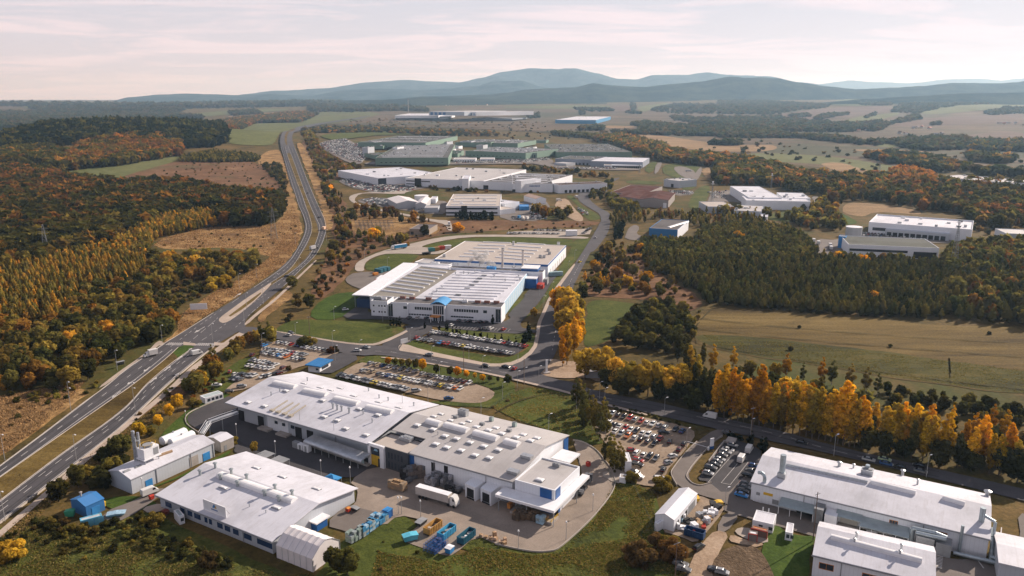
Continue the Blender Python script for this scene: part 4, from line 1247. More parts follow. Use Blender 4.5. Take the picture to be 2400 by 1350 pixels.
for k in range(nb + 1):
 x = L_ * k / nb
 for (a, z),(c, w) in zip(prof, prof[1:]): mb.cyl((x, a, z),(x, c, w), .07, n=4)
mb.build('frame', MMET(), tn.r)
# ================================================================== boiler house with cooling tower
bh = B('boiler_house', 'long pale metal clad boiler house with blue doors', P('A',918,677), P('A',1510,415), P('A',765,612),5.4,'boiler house')
bh.walls(WG(), .3,'x',1.6, .5, RW())
for x, y, w, h_, m_ in ((1053,695,2.6,2.6, MCYAN()),(1468,515,3.0,3.0, MCYAN()),(1382,555,3.6,3.8, MCONC())):
 a, _ = bh.loc(*P('A', x, y),1.5); bh.face('f', a - w / 2, .1, w, h_, .12, name='door', mat=m_)
for x in (1097,1345,1505):
 a, _ = bh.loc(*P('A', x, 640 - (x - 1097) * .43),3); bh.boxy('downpipe', a, .12,0, a + .22, .3,5.3, MGRY())
for p in ((890,612),(970,580)): bh.skylight(P('A', *p),2.4,1.2, .3, MGRY())
for p in ((1140,500),(1185,485)): bh.vault(P('A', p[0] - 22, p[1] + 8), P('A', p[0] + 26, p[1] - 8), .8, .8, mat_plain('rusty_pipe',(.3, .2, .12), .7), name='roof_pipe')
x, y, z = bh.rl(P('A',1050,530))
ct = empty('cooling_tower', bh.W_(x, y, z), bh.ang, 'white cooling tower box standing on the boiler house roof', 'cooling tower')
mb = MB()
for dx in (-2.6,2.6):
 for dy in (-1.6,1.6): mb.cyl((dx, dy, -.8),(dx, dy, 1.1), .15, n=6)
mb.build('leg', MMET(), ct)
mb = MB(); mb.rbox(0,0,1.1,6.6,4.6, .35); mb.build('platform', MWHT(), ct)
mb = MB(); mb.rbox(0,0,1.5,5.8,3.9,3.6); mb.build('casing', MWHT(), ct)
mb = MB(); mb.rbox(1.6,-1.98,2.0,1.9, .06,2.5); mb.build('louvre', MGRY(), ct)
mb = MB(); mb.rbox(2.93,0,2.0, .06,2.8,2.5); mb.build('louvre', MGRY(), ct)
mb = MB(); mb.cyl((0,0,5.1),(0,0,5.8),1.7, n=16); mb.build('fan_ring', MGRY(), ct)
mb = MB()
for k in range(8):
 a0, a1 = pi * 2 * k / 8, pi * 2 * (k + 1) / 8
 mb.cyl((3.0 * cos(a0),2.1 * sin(a0),5.1),(3.0 * cos(a0),2.1 * sin(a0),6.2), .05, n=4)
 mb.cyl((3.0 * cos(a0),2.1 * sin(a0),6.2),(3.0 * cos(a1),2.1 * sin(a1),6.2), .05, n=4)
mb.build('handrail', MYEL(), ct)
g = GF('A',1035,500)
st = empty('chimney',(bh.W_(x - 1.5, y + 4.0)[0], bh.W_(x - 1.5, y + 4.0)[1],0),0,'tall silver twin flue chimney behind the cooling tower', 'chimney')
for k, (dx, dy, r_, hh) in enumerate(((-.9,0, .6,17.5),(.65, .3, .45,16.8),(.1,-1.0, .28,15.5))):
 mb = MB(); mb.cyl((dx, dy, 0),(dx, dy, hh), r_, n=12)
 for z in range(3, int(hh),3): mb.cyl((dx, dy, z),(dx, dy, z + .15), r_ + .08, n=12)
 mb.build('flue', MMET(), st)
mb = MB()
for z in range(2,16,3): mb.rbox(0,-.2, z, 2.6,1.6, .12)
mb.build('brace', MGRY(), st)
for k, (a, c) in enumerate((((1140,395),(1300,330)),((1200,408),(1355,350)))):
 A_, C_ = GF('A', a[0], a[1] + 12,2.4), GF('A', c[0], c[1] + 8,2.4)
 L_ = hypot(C_[0] - A_[0], C_[1] - A_[1])
 tk = empty('storage_tank',(A_[0], A_[1],0), atan2(C_[1] - A_[1], C_[0] - A_[0]),['white horizontal storage tank on the highway side of the pair', 'white horizontal storage tank beside the boiler house wall'][k], 'tank', 'white horizontal tanks by the boiler house')
 R_ = 1.75; mb = MB(); mb.cyl((0,0,2.6),(L_, 0,2.6), R_, n=18, caps=False)
 for s_, x_ in ((-1,0),(1, L_)):
  mb.cyl((x_, 0,2.6),(x_ + s_ * .45,0,2.6), R_, R_ * .75, n=18, caps=False); mb.cyl((x_ + s_ * .45,0,2.6),(x_ + s_ * .65,0,2.6), R_ * .75, R_ * .2, n=18)
 mb.build('shell', MWHT(), tk)
 for x_ in (L_ * .2, L_ * .8):
  mb = MB(); mb.rbox(x_, 0,0, .6,2.8,1.6); mb.build('cradle', MCONC(), tk)
 mb = MB(); mb.cyl((L_ * .5,0,4.3),(L_ * .5,0,4.8), .35, n=8); mb.build('manhole', MMET(), tk)
pb = [(1415,350,3.0),(1470,265,5.5),(1560,232,6.0),(1670,195,6.4)]
w_ = [GF('A', *q) for q in pb]
br = empty('pipe_bridge',(w_[0][0], w_[0][1],0),0,'raised pipe bridge from the boiler house to the gabled hall', 'pipe bridge')
def rel(q, o): return (q[0] - o[0], q[1] - o[1], q[2])
for off_ in (-.7,0, .7):
 mb = MB()
 for a, c in zip(w_, w_[1:]):
  d = Vector((c[0] - a[0], c[1] - a[1],0)).normalized(); nx_, ny_ = -d.y * off_, d.x * off_
  a_, c_ = rel(a, w_[0]), rel(c, w_[0])
  mb.cyl((a_[0] + nx_, a_[1] + ny_, a_[2]),(c_[0] + nx_, c_[1] + ny_, c_[2]), .28, n=8)
 mb.build('pipe', MMET(), br)
mb = MB()
for a, c in zip(w_, w_[1:]):
 d = Vector((c[0] - a[0], c[1] - a[1],0)).normalized()
 for off_ in (-1.15,1.15):
  for dz in (-.4, .7):
   a_, c_ = rel(a, w_[0]), rel(c, w_[0]); nx_, ny_ = -d.y * off_, d.x * off_
   mb.cyl((a_[0] + nx_, a_[1] + ny_, a_[2] + dz),(c_[0] + nx_, c_[1] + ny_, c_[2] + dz), .09, n=4)
mb.build('truss', MWHT(), br)
for q in w_[1:3]:
 mb = MB(); a_ = rel(q, w_[0]); mb.cyl((a_[0], a_[1],0),(a_[0], a_[1], a_[2]), .2, n=6); mb.build('post', MGRY(), br)
def hut(name, label, p0, p1, p3, h, wall, roof, kind='x', rh=.8, cat='hut', ins=.15, group=None):
 b_ = B(name, label, p0, p1, p3, h, cat, group)
 b_.walls(wall, ins, kind, rh, .5, roof, par=.12, th=.12)
 return b_
ht = hut('plant_hut', 'white hut with pitched roof at the end of the boiler house', P('A',1550,412), P('A',1645,372), P('A',1462,372),4.2, MCONC(), RW(), 'x', .9)
ht.face('f',1.5, .1,1.2,2.2, .08, name='door', mat=MGRY())
bl = hut('storage_shed', 'blue shed with a blue pitched roof near the highway', P('A',600,866), P('A',735,806), P('A',490,815),4.0, mat_wall('blue_panel_wall',(.03, .15, .36)), mat_roof('blue_sheet_roof',(.025, .17, .42), .8, .2, stain=(.02, .08, .2)), 'x',1.3,'shed')
bl.face('f', bl.L * .3, .1,2.6,2.6, .1, name='door', mat=MCYAN()); bl.vent(P('A',570,790), .3,1.4, mat=MCONC())
cc = hut('shipping_container', 'pale cyan container lying below the blue shed', P('A',565,965), P('A',718,925), P('A',540,948),2.7, mat_plain('cyan_paint',(.12, .38, .52), .5, var=.2), mat_plain('faded_roof',(.42, .45, .46), .6, var=.2), 'flat',0,'container', .02)
for k in (.3, .6): cc.face('f', cc.L * k, .3, .12,2.1, .06, name='rib', mat=MCYAN())
cc.face('f', cc.L * .8, .1,1.6,2.3, .05, name='door', mat=mat_plain('cyan_door',(.16, .45, .6), .5))
pc = hut('portable_cabin', 'long white portable cabin with four windows near the car park', P('A',1440,100), P('A',1568,62), P('A',1378,90),3.0, MWHT(), mat_plain('cabin_roof',(.36, .42, .42), .6, var=.2), 'flat',0,'cabin', .02)
for k in range(4): pc.face('f', pc.L * (.14 + .22 * k),1.0,1.3,1.3, .06, nbar=0)
for k, (x, y, x2, y2, x3, y3) in enumerate(((1870,520,1935,488,1825,482),(1975,560,2040,528,1930,515))):
 cp = B('bike_shelter',['grey slatted shelter nearer the round bush', 'grey slatted shelter nearer the near hall'][k], P('A', x, y), P('A', x2, y2), P('A', x3, y3),2.8,'shelter', 'grey slatted shelters behind the near hall')
 mb = MB()
 for j in range(9): mb.box(0, cp.W * j / 9,2.75, cp.L, cp.W * (j + .8) / 9,2.85)
 mb.build('roof', MGRY(), cp.r)
 for x_, y_ in ((.2, .2),(cp.L - .3, .2),(.2, cp.W - .3),(cp.L - .3, cp.W - .3)): cp.boxy('post', x_, y_, 0, x_ + .12, y_ + .12,2.75, MGRY())
tp = B('canopy', 'bright blue awning over the dark yard behind the near hall', P('B',170,655), P('B',250,682), P('B',215,622),3.2,'awning')
mb = MB(); mb.add([(0,0,3.0),(tp.L, 0,3.0),(tp.L, tp.W, 3.0),(0, tp.W, 3.0),(tp.L / 2, tp.W / 2,4.1),(0,0,2.7),(tp.L, 0,2.7),(tp.L, tp.W, 2.7),(0, tp.W, 2.7)],[(0,1,4),(1,2,4),(2,3,4),(3,0,4),(0,5,6,1),(1,6,7,2),(2,7,8,3),(3,8,5,0)])
mb.build('fabric', mat_plain('awning_fabric',(.03, .22, .48), .6), tp.r, fix=False)
for x_, y_ in ((.1, .1),(tp.L - .2, .1),(.1, tp.W - .2),(tp.L - .2, tp.W - .2)): tp.boxy('post', x_, y_, 0, x_ + .1, y_ + .1,2.9, MGRY())
gh = hut('gatehouse', 'white gatehouse with a blue roof at the car park entrance', P('E',1050,480), P('E',1142,430), P('E',965,455),3.6, MWHT(), mat_roof('blue_gate_roof',(.02, .15, .36), .6, .15, stain=(.02, .08, .2)), 'flat',0,'gatehouse',1.0)
gh.boxy('roof_edge',-.1,-.1,3.3, gh.L + .1, gh.W + .1,3.75, mat_plain('blue_fascia',(.02, .15, .36), .5)); gh.face('f', gh.L * .25,1.1, gh.L * .5,1.3, .08); gh.face('l', gh.W * .2,1.2,1.4,1.0, .08)
# ================================================================== hall 4 (right) and hall 5,6
h4 = B('factory_hall', 'long white gabled hall beside the main street with silver ducts', P('C',1075,692), P('D',1565,1100), P('C',1235,452),6.6)
h4.walls(WW(), .4,'x',3.0, .52, RW())
h4.vault(P('D',130,572), P('D',700,692),1.4, .7, MMET()); h4.vault(P('D',722,692), P('D',1038,770),1.6,1.0); h4.vault(P('D',1228,802), P('D',1384,848),1.6,1.0)
def duct(b_, pts, r, name='exhaust_duct', n=10):
 mb = MB()
 for a, c in zip(pts, pts[1:]): mb.cyl(a, c, r, n=n)
 return mb.build(name, mat_plain('duct_metal',(.36, .42, .45), .35, .5, .2,1.0), b_.r)
x, y, z = h4.rl(P('D',96,655)); duct(h4,[(x, y, z - .3),(x, y, z + 1.0),(x, y, z + 8.0)], .95); h4.unit(P('D',96,655),2.6,2.4,1.8, fan=False)
x, y, z = h4.rl(P('C',1175,690)); duct(h4,[(x, y, z - .3),(x, y, z + 1.6),(x - .4, y + .3, z + 2.4),(x - 1.4, y + .6, z + 2.8),(x - 2.3, y + .8, z + 2.5)], .6)
x, y, z = h4.rl(P('D',695,635)); h4.unit(P('D',695,640),3.6,3.0,2.2); duct(h4,[(x, y, z + 1.8),(x, y, z + 3.4)], .7)
for p, r_, hh in (((500,580), .5,1.4),((600,592), .3,1.4),((945,640), .5,1.6),((1050,708), .3,1.8),((1542,785), .7,1.3)): h4.vent(P('D', *p), r_, hh)
x, y, z = h4.rl(P('D',1500,965)); duct(h4,[(x, y, z - .3),(x, y, z + 4.4)], .8); duct(h4,[(x + .5, y, z + 2),(h4.L + .9, y - 1, z + 1.2),(h4.L + .9, y - 3,1.0)], .45)
h4.gutter()
for x, w, z, h_, nm, m_ in ((1190,3.0,3.3, .9,'window', MYEL()),(1245,2.0, .8,1.6,'vent_grille', MGRY()),(1120,1.2,2.6,1.0,'vent_grille', MGRY())):
 a, _ = h4.loc(*P('C', x, 690 + (x - 1075) * .24 + 90),3); h4.face('f', a - w / 2, z, w, h_, .12, name=nm, mat=m_)
for x, w in ((885,2.2),(1225,2.4)):
 a, _ = h4.loc(*P('D', x, 965 + (x - 885) * .24),4.2); h4.face('f', a - w / 2,3.2, w, 2.0, .1, frame=MORG(), nbar=2)
def canopy4(x0, x1, y, z=3.6, dep=4.5, np=4):
 a, _ = h4.loc(*P('D', x0, y), z); c, _ = h4.loc(*P('D', x1, y + (x1 - x0) * .25), z)
 mb = MB(); mb.add([(a, -dep, z - .3),(c, -dep, z - .3),(c, .35, z + .5),(a, .35, z + .5),(a, -dep, z - .45),(c, -dep, z - .45),(c, .35, z + .35),(a, .35, z + .35)],[(0,1,2,3),(4,7,6,5),(0,4,5,1),(1,5,6,2),(0,3,7,4)])
 o = mb.build('canopy', mat_plain('grey_green_sheet',(.33, .39, .40), .4, .3, .15), h4.r)
 for k in range(np):
  x = a + .1 + (c - a - .3) * k / (np - 1); m2 = MB(); m2.box(x, -dep + .1,0, x + .15,-dep + .25, z - .4); m2.build('post', MWHT(), o)
 return a, c
a, c = canopy4(72,320,845); h4.boxy('loading_door', a + 5, .1, .05, a + 11, .36,3.0, MDARK())
a, c = canopy4(480,660,905,4.2,3.0,2); h4.boxy('loading_door', a + 1.2, .1, .05, c - 1.2, .36,3.6, mat_plain('cream_door',(.5, .48, .43), .6)); h4.boxy('loading_bay', a + .6,-1.4,0, c - .6, .1, .5, MCONC())
a, c = canopy4(650,995,965,3.8,5.0,5)
for k in range(3): h4.boxy('machine', a + 2 + k * 7,-3.4, .05, a + 5 + k * 7,-.6,2.2 - .4 * (k % 2), MMET())
for x0, x1, y, hh, m_ in ((320,385,960,5.2, mat_plain('dull_steel',(.24, .25, .26), .4, .4, .3)),(395,480,985,4.2, MWHT()),(1170,1280,1190,4.0, MGRY()),(1040,1165,1110,4.6, MMET())):
 a, _ = h4.loc(*P('D', x0, y),0); c, _ = h4.loc(*P('D', x1, y + (x1 - x0) * .25),0)
 h4.boxy('plant_box', a, -4.2,0, c, .3, hh, m_)
a, _ = h4.loc(*P('D',1010,1050),5); duct(h4,[(a, -2.2, .3),(a, -2.2,5.6),(a + 6,-2.2,5.8),(a + 9,-2.2,5.2)], .7); duct(h4,[(a + 1,-3.6,5.2),(a + 9,-3.6,5.4)], .6)
a, _ = h4.loc(*P('D',1345,1180),2); duct(h4,[(a, -.6,0),(a, -.6,9.5)], .45)
a, _ = h4.loc(*P('D',1300,1215),0); duct(h4,[(a, -2.4,1.2),(a + 16,-2.6,1.6),(h4.L + .6,-1.0,2.2)], .6); duct(h4,[(h4.L + .8,-.5, .2),(h4.L + .8,5.0,5.0),(h4.L + .8,10.0,5.4)], .6)
for x in (1165,1210):
 a, _ = h4.loc(*P('C', x, 900),0); h4.boxy('guard_post', a, -6.5,0, a + .35,-6.2,2.4, MWHT())
h5 = B('factory_hall', 'near white gabled hall with a long barrel skylight', P('D',312,1207), P('D',1180,1416), P('D',402,980),6.4)
h5.walls(WW(), .3,'x',2.6, .6, RW())
h5.vault(P('D',442,1080), P('D',1082,1248),1.8,1.0)
for p in ((605,1130),(620,1085),(935,1170),(925,1215)): h5.vent(P('D', *p), .3,1.8)
h5.gutter()
for x in (408,712):
 a, _ = h5.loc(*P('D', x, 1280 + (x - 408) * .25),3.8); h5.face('f', a - 1.7,3.0,3.6,1.7, .1, frame=MORG(), nbar=1)
h6 = B('factory_hall', 'corner of a white hall at the lower edge beside the zebra crossing', P('D',1620,1262), P('D',2400,1440), P('D',1740,1222),5.6)
h6.W = 18; h6.walls(WG(), .3,'x',1.0, .5, RW())
h7 = hut('workshop', 'small white gabled workshop beside the scrap yard', P('C',542,962), P('C',706,772), P('C',400,922),4.2, WW(), RW(), 'x',1.3,'workshop')
for k in (.12, .3, .48): h7.face('f', h7.L * k, .1,1.8,2.6, .08, name='door', mat=MDARK())
for k in (.62, .78): h7.face('f', h7.L * k, .1,2.8,3.0, .08, name='door', mat=MGRY())
lt = hut('lean_to_shed', 'small white lean-to against the gable of the workshop', P('C',425,985), P('C',470,960), P('C',396,972),3.0, WW(), RW(), 'flat',0,'shed')
cb1 = hut('portable_cabin', 'white site cabin with two windows beside the orange roofed container', P('C',1088,955), P('C',1240,990), P('C',1120,882),3.4, MWHT(), RW(), 'flat',0,'cabin')
cb1.face('f', cb1.L * .32,1.2,1.2,1.1, .07); cb1.face('f', cb1.L * .78,1.2,1.2,1.1, .07); cb1.face('r',2.0,1.0,1.5,1.2, .07)
co1 = hut('shipping_container', 'brown framed container with an orange roof behind the small white one', P('C',1080,1010), P('C',1198,1040), P('C',1092,988),2.9, mat_wall('brown_panel',(.16, .10, .08)), mat_plain('orange_roof',(.42, .14, .05), .6, var=.25), 'flat',0,'container')
co2 = hut('shipping_container', 'small container with a white roof and red frame on the slab', P('C',1062,1050), P('C',1128,1062), P('C',1072,1026),2.8, mat_wall('taupe_panel',(.20, .17, .15)), MWHT(), 'flat',0,'container')
for q in (co1, co2):
 for x_ in (0, q.L - .2): q.boxy('frame', x_, -.06,0, x_ + .2, .1,2.9, MRED())
 q.boxy('frame', .2,-.06,2.6, q.L - .2, .1,2.85, MRED())
cb2 = hut('portable_cabin', 'narrow white cabin with twin windows alone on the lawn', P('C',1318,1040), P('C',1376,1052), P('C',1362,975),3.0, MWHT(), RW(), 'flat',0,'cabin')
cb2.face('f', .5,1.1, .9,1.2, .06); cb2.face('f',1.7,1.1, .9,1.2, .06)
lc = hut('portable_cabin', 'small white cabin in front of the dark windows of the near hall', P('A',1255,935), P('A',1300,920), P('A',1178,900),2.9, MWHT(), mat_plain('cabin_roof',(.36, .42, .42), .6), 'flat',0,'cabin')
lc.face('f', lc.L * .3,1.0, lc.L * .5,1.1, .06)
# ================================================================== white and blue factory with the office front
f1 = B('factory_hall', 'white factory with a pale blue side wall behind the office front', P('G',310,705), P('G',1465,762), P('G',755,432),9.0)
f1.walls(WW(), .3,'flat', roof=RW(), par=.3)
pk = [f1.loc(*P('G', x, y),9.1) for x, y in ((320,708),(700,720),(1060,485),(760,445))]
mb = MB(); mb.add([(x, y, f1.h + .06) for x, y in pk],[(0,1,2,3)]); mb.build('dark_roof_field', mat_roof('olive_felt_roof',(.23, .21, .17),3, .3), f1.r, fix=False)
for k, (a, c) in enumerate((((420,662),(695,698)),((470,632),(740,668)),((520,604),(782,640)),((562,577),(828,612)),((607,553),(868,586)),((650,528),(905,560)),((690,505),(940,533)),((728,482),(975,508)),((765,458),(1005,482)))):
 f1.vault(P('G', *a), P('G', *c),1.8, .9)
for k in range(11):
 y = 740 - k * 23; x0 = 760 + k * 33
 f1.vault(P('G', x0, y - 6), P('G', x0 + 590 - k * 3, y + 16),2.2, .55, RW())
for p in ((1075,702),(1150,648),(1192,617),(1228,588),(1258,562),(1295,537)): f1.unit(P('G', *p),3.6,1.4,1.0, MGRY(), fan=False)
for p in ((1050,520),(1120,515),(850,700),(935,640),(1215,500),(1345,488),(1380,545),(1475,580),(1590,545),(1600,572),(890,672),(1520,500),(1160,520)): f1.vent(P('G', *p), .4,1.3)
f1.boxy('side_cladding', f1.L - .28,1, .1, f1.L + .06, f1.W - 1,8.7, WL())
f1.row('r',6, f1.W - 30,9,1.0, .9,6.5, d=.42, mat=MWHT(), name='cladding_strip')
f1.boxy('entrance_tower', f1.L - .1, f1.W - 26,0, f1.L + 8, f1.W - 14,7.0, MBLUE()); f1.boxy('entrance_tower_roof', f1.L - .1, f1.W - 26.2,7.0, f1.L + 8.2, f1.W - 13.8,7.5, MWHT())
f1.boxy('stair_tower', f1.L - 5, f1.W - 13.6,0, f1.L + 7, f1.W - 2,11.5, MBLUE()); f1.boxy('stair_tower_roof', f1.L - 5.2, f1.W - 13.7,11.5, f1.L + 7.2, f1.W - 1.8,12.0, MWHT())
f1.boxy('side_wing',-9.5,2,0, .28, f1.W - 4,6.0, mat_wall('navy_wall',(.02, .05, .13))); f1.boxy('side_wing_roof',-11.5,0,8.6,-.02, f1.W + 1,9.2, MWHT())
for k in range(5): f1.boxy('side_wing_post',-11,3 + k * (f1.W - 8) / 4,0,-10.7,3.3 + k * (f1.W - 8) / 4,8.6, MGRY())
f1.boxy('machinery', f1.L + 8.5, f1.W - 27,0, f1.L + 13, f1.W - 20,3.5, MRED()); f1.boxy('machinery', f1.L + 8.5, f1.W - 14,0, f1.L + 14, f1.W - 6,4.5, MGRY())
f2 = B('office_block', 'two storey white office front with a glazed entrance and arched blue canopy', P('G',497,757), P('G',1440,805), P('G',560,716),10.0,'office')
f2.walls(WW(),0,'flat', roof=RD(), par=.6)
lx = lambda x, z: f2.loc(*P('G', x, 757 + (x - 497) * .051 + 50), z)[0]
def wins(x0, x1, n, z, w, h_, mat=None):
 a, c = lx(x0, z), lx(x1, z)
 for k in range(n): f2.face('f', a + (c - a) * (k + .5) / n - w / 2, z, w, h_, .08, mat=mat)
wins(705,905,10,6.0,1.2,1.7); wins(1040,1250,10,6.0,1.2,1.7); wins(705,905,9,2.4,1.4, .9); wins(1060,1250,9,2.4,1.4, .9); wins(610,640,2,6.0,1.2,1.7); wins(1292,1322,2,6.0,1.2,1.7)
f2.face('f', lx(1408,5), .8,3.0,8.0, .1, frame=MWHT(), nbar=1); f2.face('f', lx(500,5), .8,2.6,8.0, .1, frame=MWHT(), nbar=1)
a, c = lx(908,3), lx(1015,3)
ent = f2.boxy('entrance_hall', a, -3.0,0, c, -.02,10.6, WW()); f2.boxy('window', a + .8,-3.12,4.6, c - .8,-3.0,9.8, MGLASS()); f2.boxy('window', a + .8,-3.1, .2, c - .8,-3.0,3.8, MGLASS())
for k in range(1,5): f2.boxy('mullion', a + .8 + (c - a - 1.6) * k / 5 - .12,-3.22, .2, a + .8 + (c - a - 1.6) * k / 5 + .12,-3.12,9.8, MWHT())
f2.boxy('porch', a - .3,-7.0,3.6, c - 2.5,-3.2,4.1, MORG()); f2.boxy('porch_post', a + .1,-6.9,0, a + .4,-6.6,3.6, MWHT()); f2.boxy('porch_post', c - 3.2,-6.9,0, c - 2.9,-6.6,3.6, MWHT())
mb = MB(); prof = [(a - .8 + (c - a + 1.6) * k / 10,10.6 + 2.0 * sin(pi * k / 10)) for k in range(11)]
mb.prism(prof + [(x, z - .35) for x, z in reversed(prof)],-4.0,10.0); mb.build('arched_canopy', mat_roof('bright_blue_roof',(.03, .26, .55), .8, .2, stain=(.02, .1, .3)), f2.r)
for p in ((600,730),(680,735),(820,742),(1130,762),(1240,768),(1320,770),(1400,772)): f2.unit(P('G', *p),3.4,1.8,1.7, mat_plain('maroon_unit',(.2, .09, .07), .6) if p[0] != 1130 else MWHT())
f2b = B('office_block', 'smaller white office wing with small square windows at the factory corner', P('G',325,745), P('G',465,752), P('G',400,706),10.0,'office')
f2b.walls(WW(),0,'flat', roof=RD(), par=.6)
for z in (6.4,2.6):
 for k in (.12, .45, .62, .8): f2b.face('f', f2b.L * k, z, .9,1.0, .08)
f2b.unit(P('G',385,735),5,2,1.8, MGRY()); f2b.unit(P('G',440,738),3,2,1.4, MWHT())
for k in (.5,): f2.boxy('partition_fin', f2.loc(*P('G',685,800),5)[0] - .3,-1.5,0, f2.loc(*P('G',685,800),5)[0] + .3,-.02,9.8, WW())
f3 = B('factory_hall', 'beige roofed hall with rows of skylight strips behind the blue trimmed factory', P('G',870,390), P('G',1840,438), P('G',1130,236),10.0)
f3.walls(WW(),0,'flat', roof=RB(), par=.3)
f3.boxy('blue_fascia',0,-.14,8.3, f3.L, -.01,9.9, MBLUE()); f3.boxy('blue_fascia', f3.L + .01,0,8.9, f3.L + .15, f3.W, 9.9, MBLUE())
for k in range(6):
 f3.vault(P('G',1085 + k * 40,370 - k * 24.5), P('G',1290 + k * 46,378 - k * 24.5),1.8, .8)
for k in range(6):
 f3.vault(P('G',1395 + k * 36,378 - k * 24.5), P('G',1660 + k * 31,400 - k * 26),1.8, .8)
for p in ((1545,270),(1460,325)): f3.unit(P('G', *p),1.6,1.6,3.2, fan=False)
for p in ((1775,378),(1808,380),(1855,350),(1843,325),(1930,265),(955,372)): f3.unit(P('G', *p),2.4,1.8,2.0)
f3.row('r',6, f3.W - 6,7, .1,4.0,4.5, d=.06, name='loading_door', mat=mat_plain('pale_door',(.50, .5, .5), .6))
f3.row('f',6, f3.L - 6,9, .5, .3,7.4, d=.16, name='panel_joint', mat=MGRY())
f4 = B('plant_building', 'low white plant building linking the two factory halls', P('G',985,462), P('G',1795,505), P('G',1010,442),10.0,'plant building')
f4.W = 9.0; f4.walls(WW(),0,'flat', roof=RD(), par=.8)
f4b = B('plant_building', 'low flat white link building beside the striped factory roof', P('G',700,415), P('G',990,440), P('G',760,385),8.0,'plant building')
f4b.walls(WW(),0,'flat', roof=RG(), par=.4); f4b.unit(P('G',880,432),6,2,1.5, MWHT())
for k, (x, yb, yt) in enumerate(((1452,470,320),(1625,475,340))):
 g = GF('G', x, yb, 9.2); H_ = 24 if k == 0 else 23
 c_ = empty('chimney',(g[0], g[1],0),0,['pale chimney between the two factory halls, nearer the steam', 'pale chimney between the two factory halls, farther from the steam'][k], 'chimney', 'chimneys between the factory halls')
 mb = MB(); mb.cyl((0,0,0),(0,0, H_), .9, .8, n=12); mb.build('shaft', mat_plain('cream_shaft',(.55, .5, .46), .6), c_)
 mb = MB(); mb.cyl((0,0, H_),(0,0, H_ + .5), .95, n=12); mb.build('cap', MGRY(), c_)
g = GF('G',1550,470,9.2); c_ = empty('antenna_mast',(g[0], g[1],0),0,'thin mast on the plant building between the chimneys', 'mast')
mb = MB(); mb.cyl((0,0,9),(0,0,18), .2, n=6); mb.build('pole', MWHT(), c_); mb = MB(); mb.cyl((0,0,9.2),(1.2,0,11), .3, n=6); mb.cyl((0,0,9.2),(-1.2,0,10.5), .3, n=6); mb.build('bracket', MGRY(), c_)
f4.boxy('blue_vent_housing', f4.loc(*P('G',1345,465),9)[0],1,9.2, f4.loc(*P('G',1415,470),9)[0],5,11.6, MCYAN())
g = GF('G',1325,440,10)
def steam():
 m = bpy.data.materials.new('steam'); m.use_nodes = True; t = m.node_tree; t.nodes.clear()
 o_ = t.nodes.new('ShaderNodeOutputMaterial'); v = t.nodes.new('ShaderNodeVolumeScatter'); v.inputs['Color'].default_value = (.97, .97, .97,1); v.inputs['Density'].default_value = .35
 t.links.new(v.outputs[0], o_.inputs['Volume'])
 bm = bmesh.new(); random.seed(3)
 for x, y, z, r in ((-4,0,3,3),(-7,1,6,3.4),(-2,0,6.5,2.5),(1,0,1.5,2.6),(4,0, .5,2),(-9,0,9,2.6),(-1,1,9.5,2.2),(-14,0,1,1.8),(-12,0,4,2)):
  r_ = bmesh.ops.create_icosphere(bm, subdivisions=2, radius=r)
  for v_ in r_['verts']:
   d = 1 + .45 * noise.noise((v_.co.x * .6 + x, v_.co.y * .6, v_.co.z * .6 + z)); v_.co = Vector((v_.co.x * d + x, v_.co.y * d + y, v_.co.z * d + z))
 me = bpy.data.meshes.new('steam'); bm.to_mesh(me); bm.free(); me.materials.append(m)
 o = link('steam', me, None, (g[0], g[1],10)); tag(o, 'white steam drifting above the blue vent between the halls', 'steam', None, 'stuff')
steam()
# ================================================================== generic distant hall
def hall(label, fr, p0, p1, p3, h, wall, roof, kind='flat', rh=1.0, cat='factory hall', par=.4, name='factory_hall', wins=(), units=0, vaults=0, seed=1, ins=.0, group=None):
 p0, p1, p3 = P(fr, *p0), P(fr, *p1), P(fr, *p3)
 gx, gy, gz = G(*p0)
 b_ = B(name, label, p0, p1, p3, h, cat, group, base=gz if gz > 1 else .0)
 b_.walls(wall, ins, kind, rh, .5, roof, par=par)
 for side, a0, a1, n, z, w, hh, nm, mt in wins:
  Ls = b_.L if side in 'fb' else b_.W
  b_.row(side, a0 * Ls, a1 * Ls, n, z, w, hh, name=nm, mat=mt)
 r_ = random.Random(seed)
 def spot(x, y): return b_.loc(*proj(*b_.W_(x, y, b_.h))[:2], b_.h)
 for k in range(units):
  x, y = r_.uniform(.05, .95) * b_.L, r_.uniform(.08, .92) * b_.W
  q = proj(*b_.W_(x, y, b_.at(x, y)))[:2]
  w = r_.uniform(2,5)
  b_.unit(q, w, w * .6, r_.uniform(1,2.4),[MMET(), MWHT(), MGRY()][k % 3], fan=False)
 for k in range(vaults):
  y = b_.W * (k + .5) / vaults
  q0, q1 = proj(*b_.W_(b_.L * .08, y, b_.at(b_.L * .1, y)))[:2], proj(*b_.W_(b_.L * .92, y, b_.at(b_.L * .9, y)))[:2]
  b_.vault(q0, q1,2.4, .9)
 return b_
WIN = lambda side, a0, a1, n, z, w, h_: (side, a0, a1, n, z, w, h_, 'window', MGLASS())
DR = lambda side, a0, a1, n, z, w, h_: (side, a0, a1, n, z, w, h_, 'loading_door', MDARK())
w1 = hall('large white complex wing with white sheet roof beside the fan shaped car park', 'I',(920,740),(1500,705),(795,660),12, WW(), RW(), units=9, par=.5, seed=4)
w1.boxy('corner_glazing', .3,-.15,2,14,-.01,11, MGLASS())
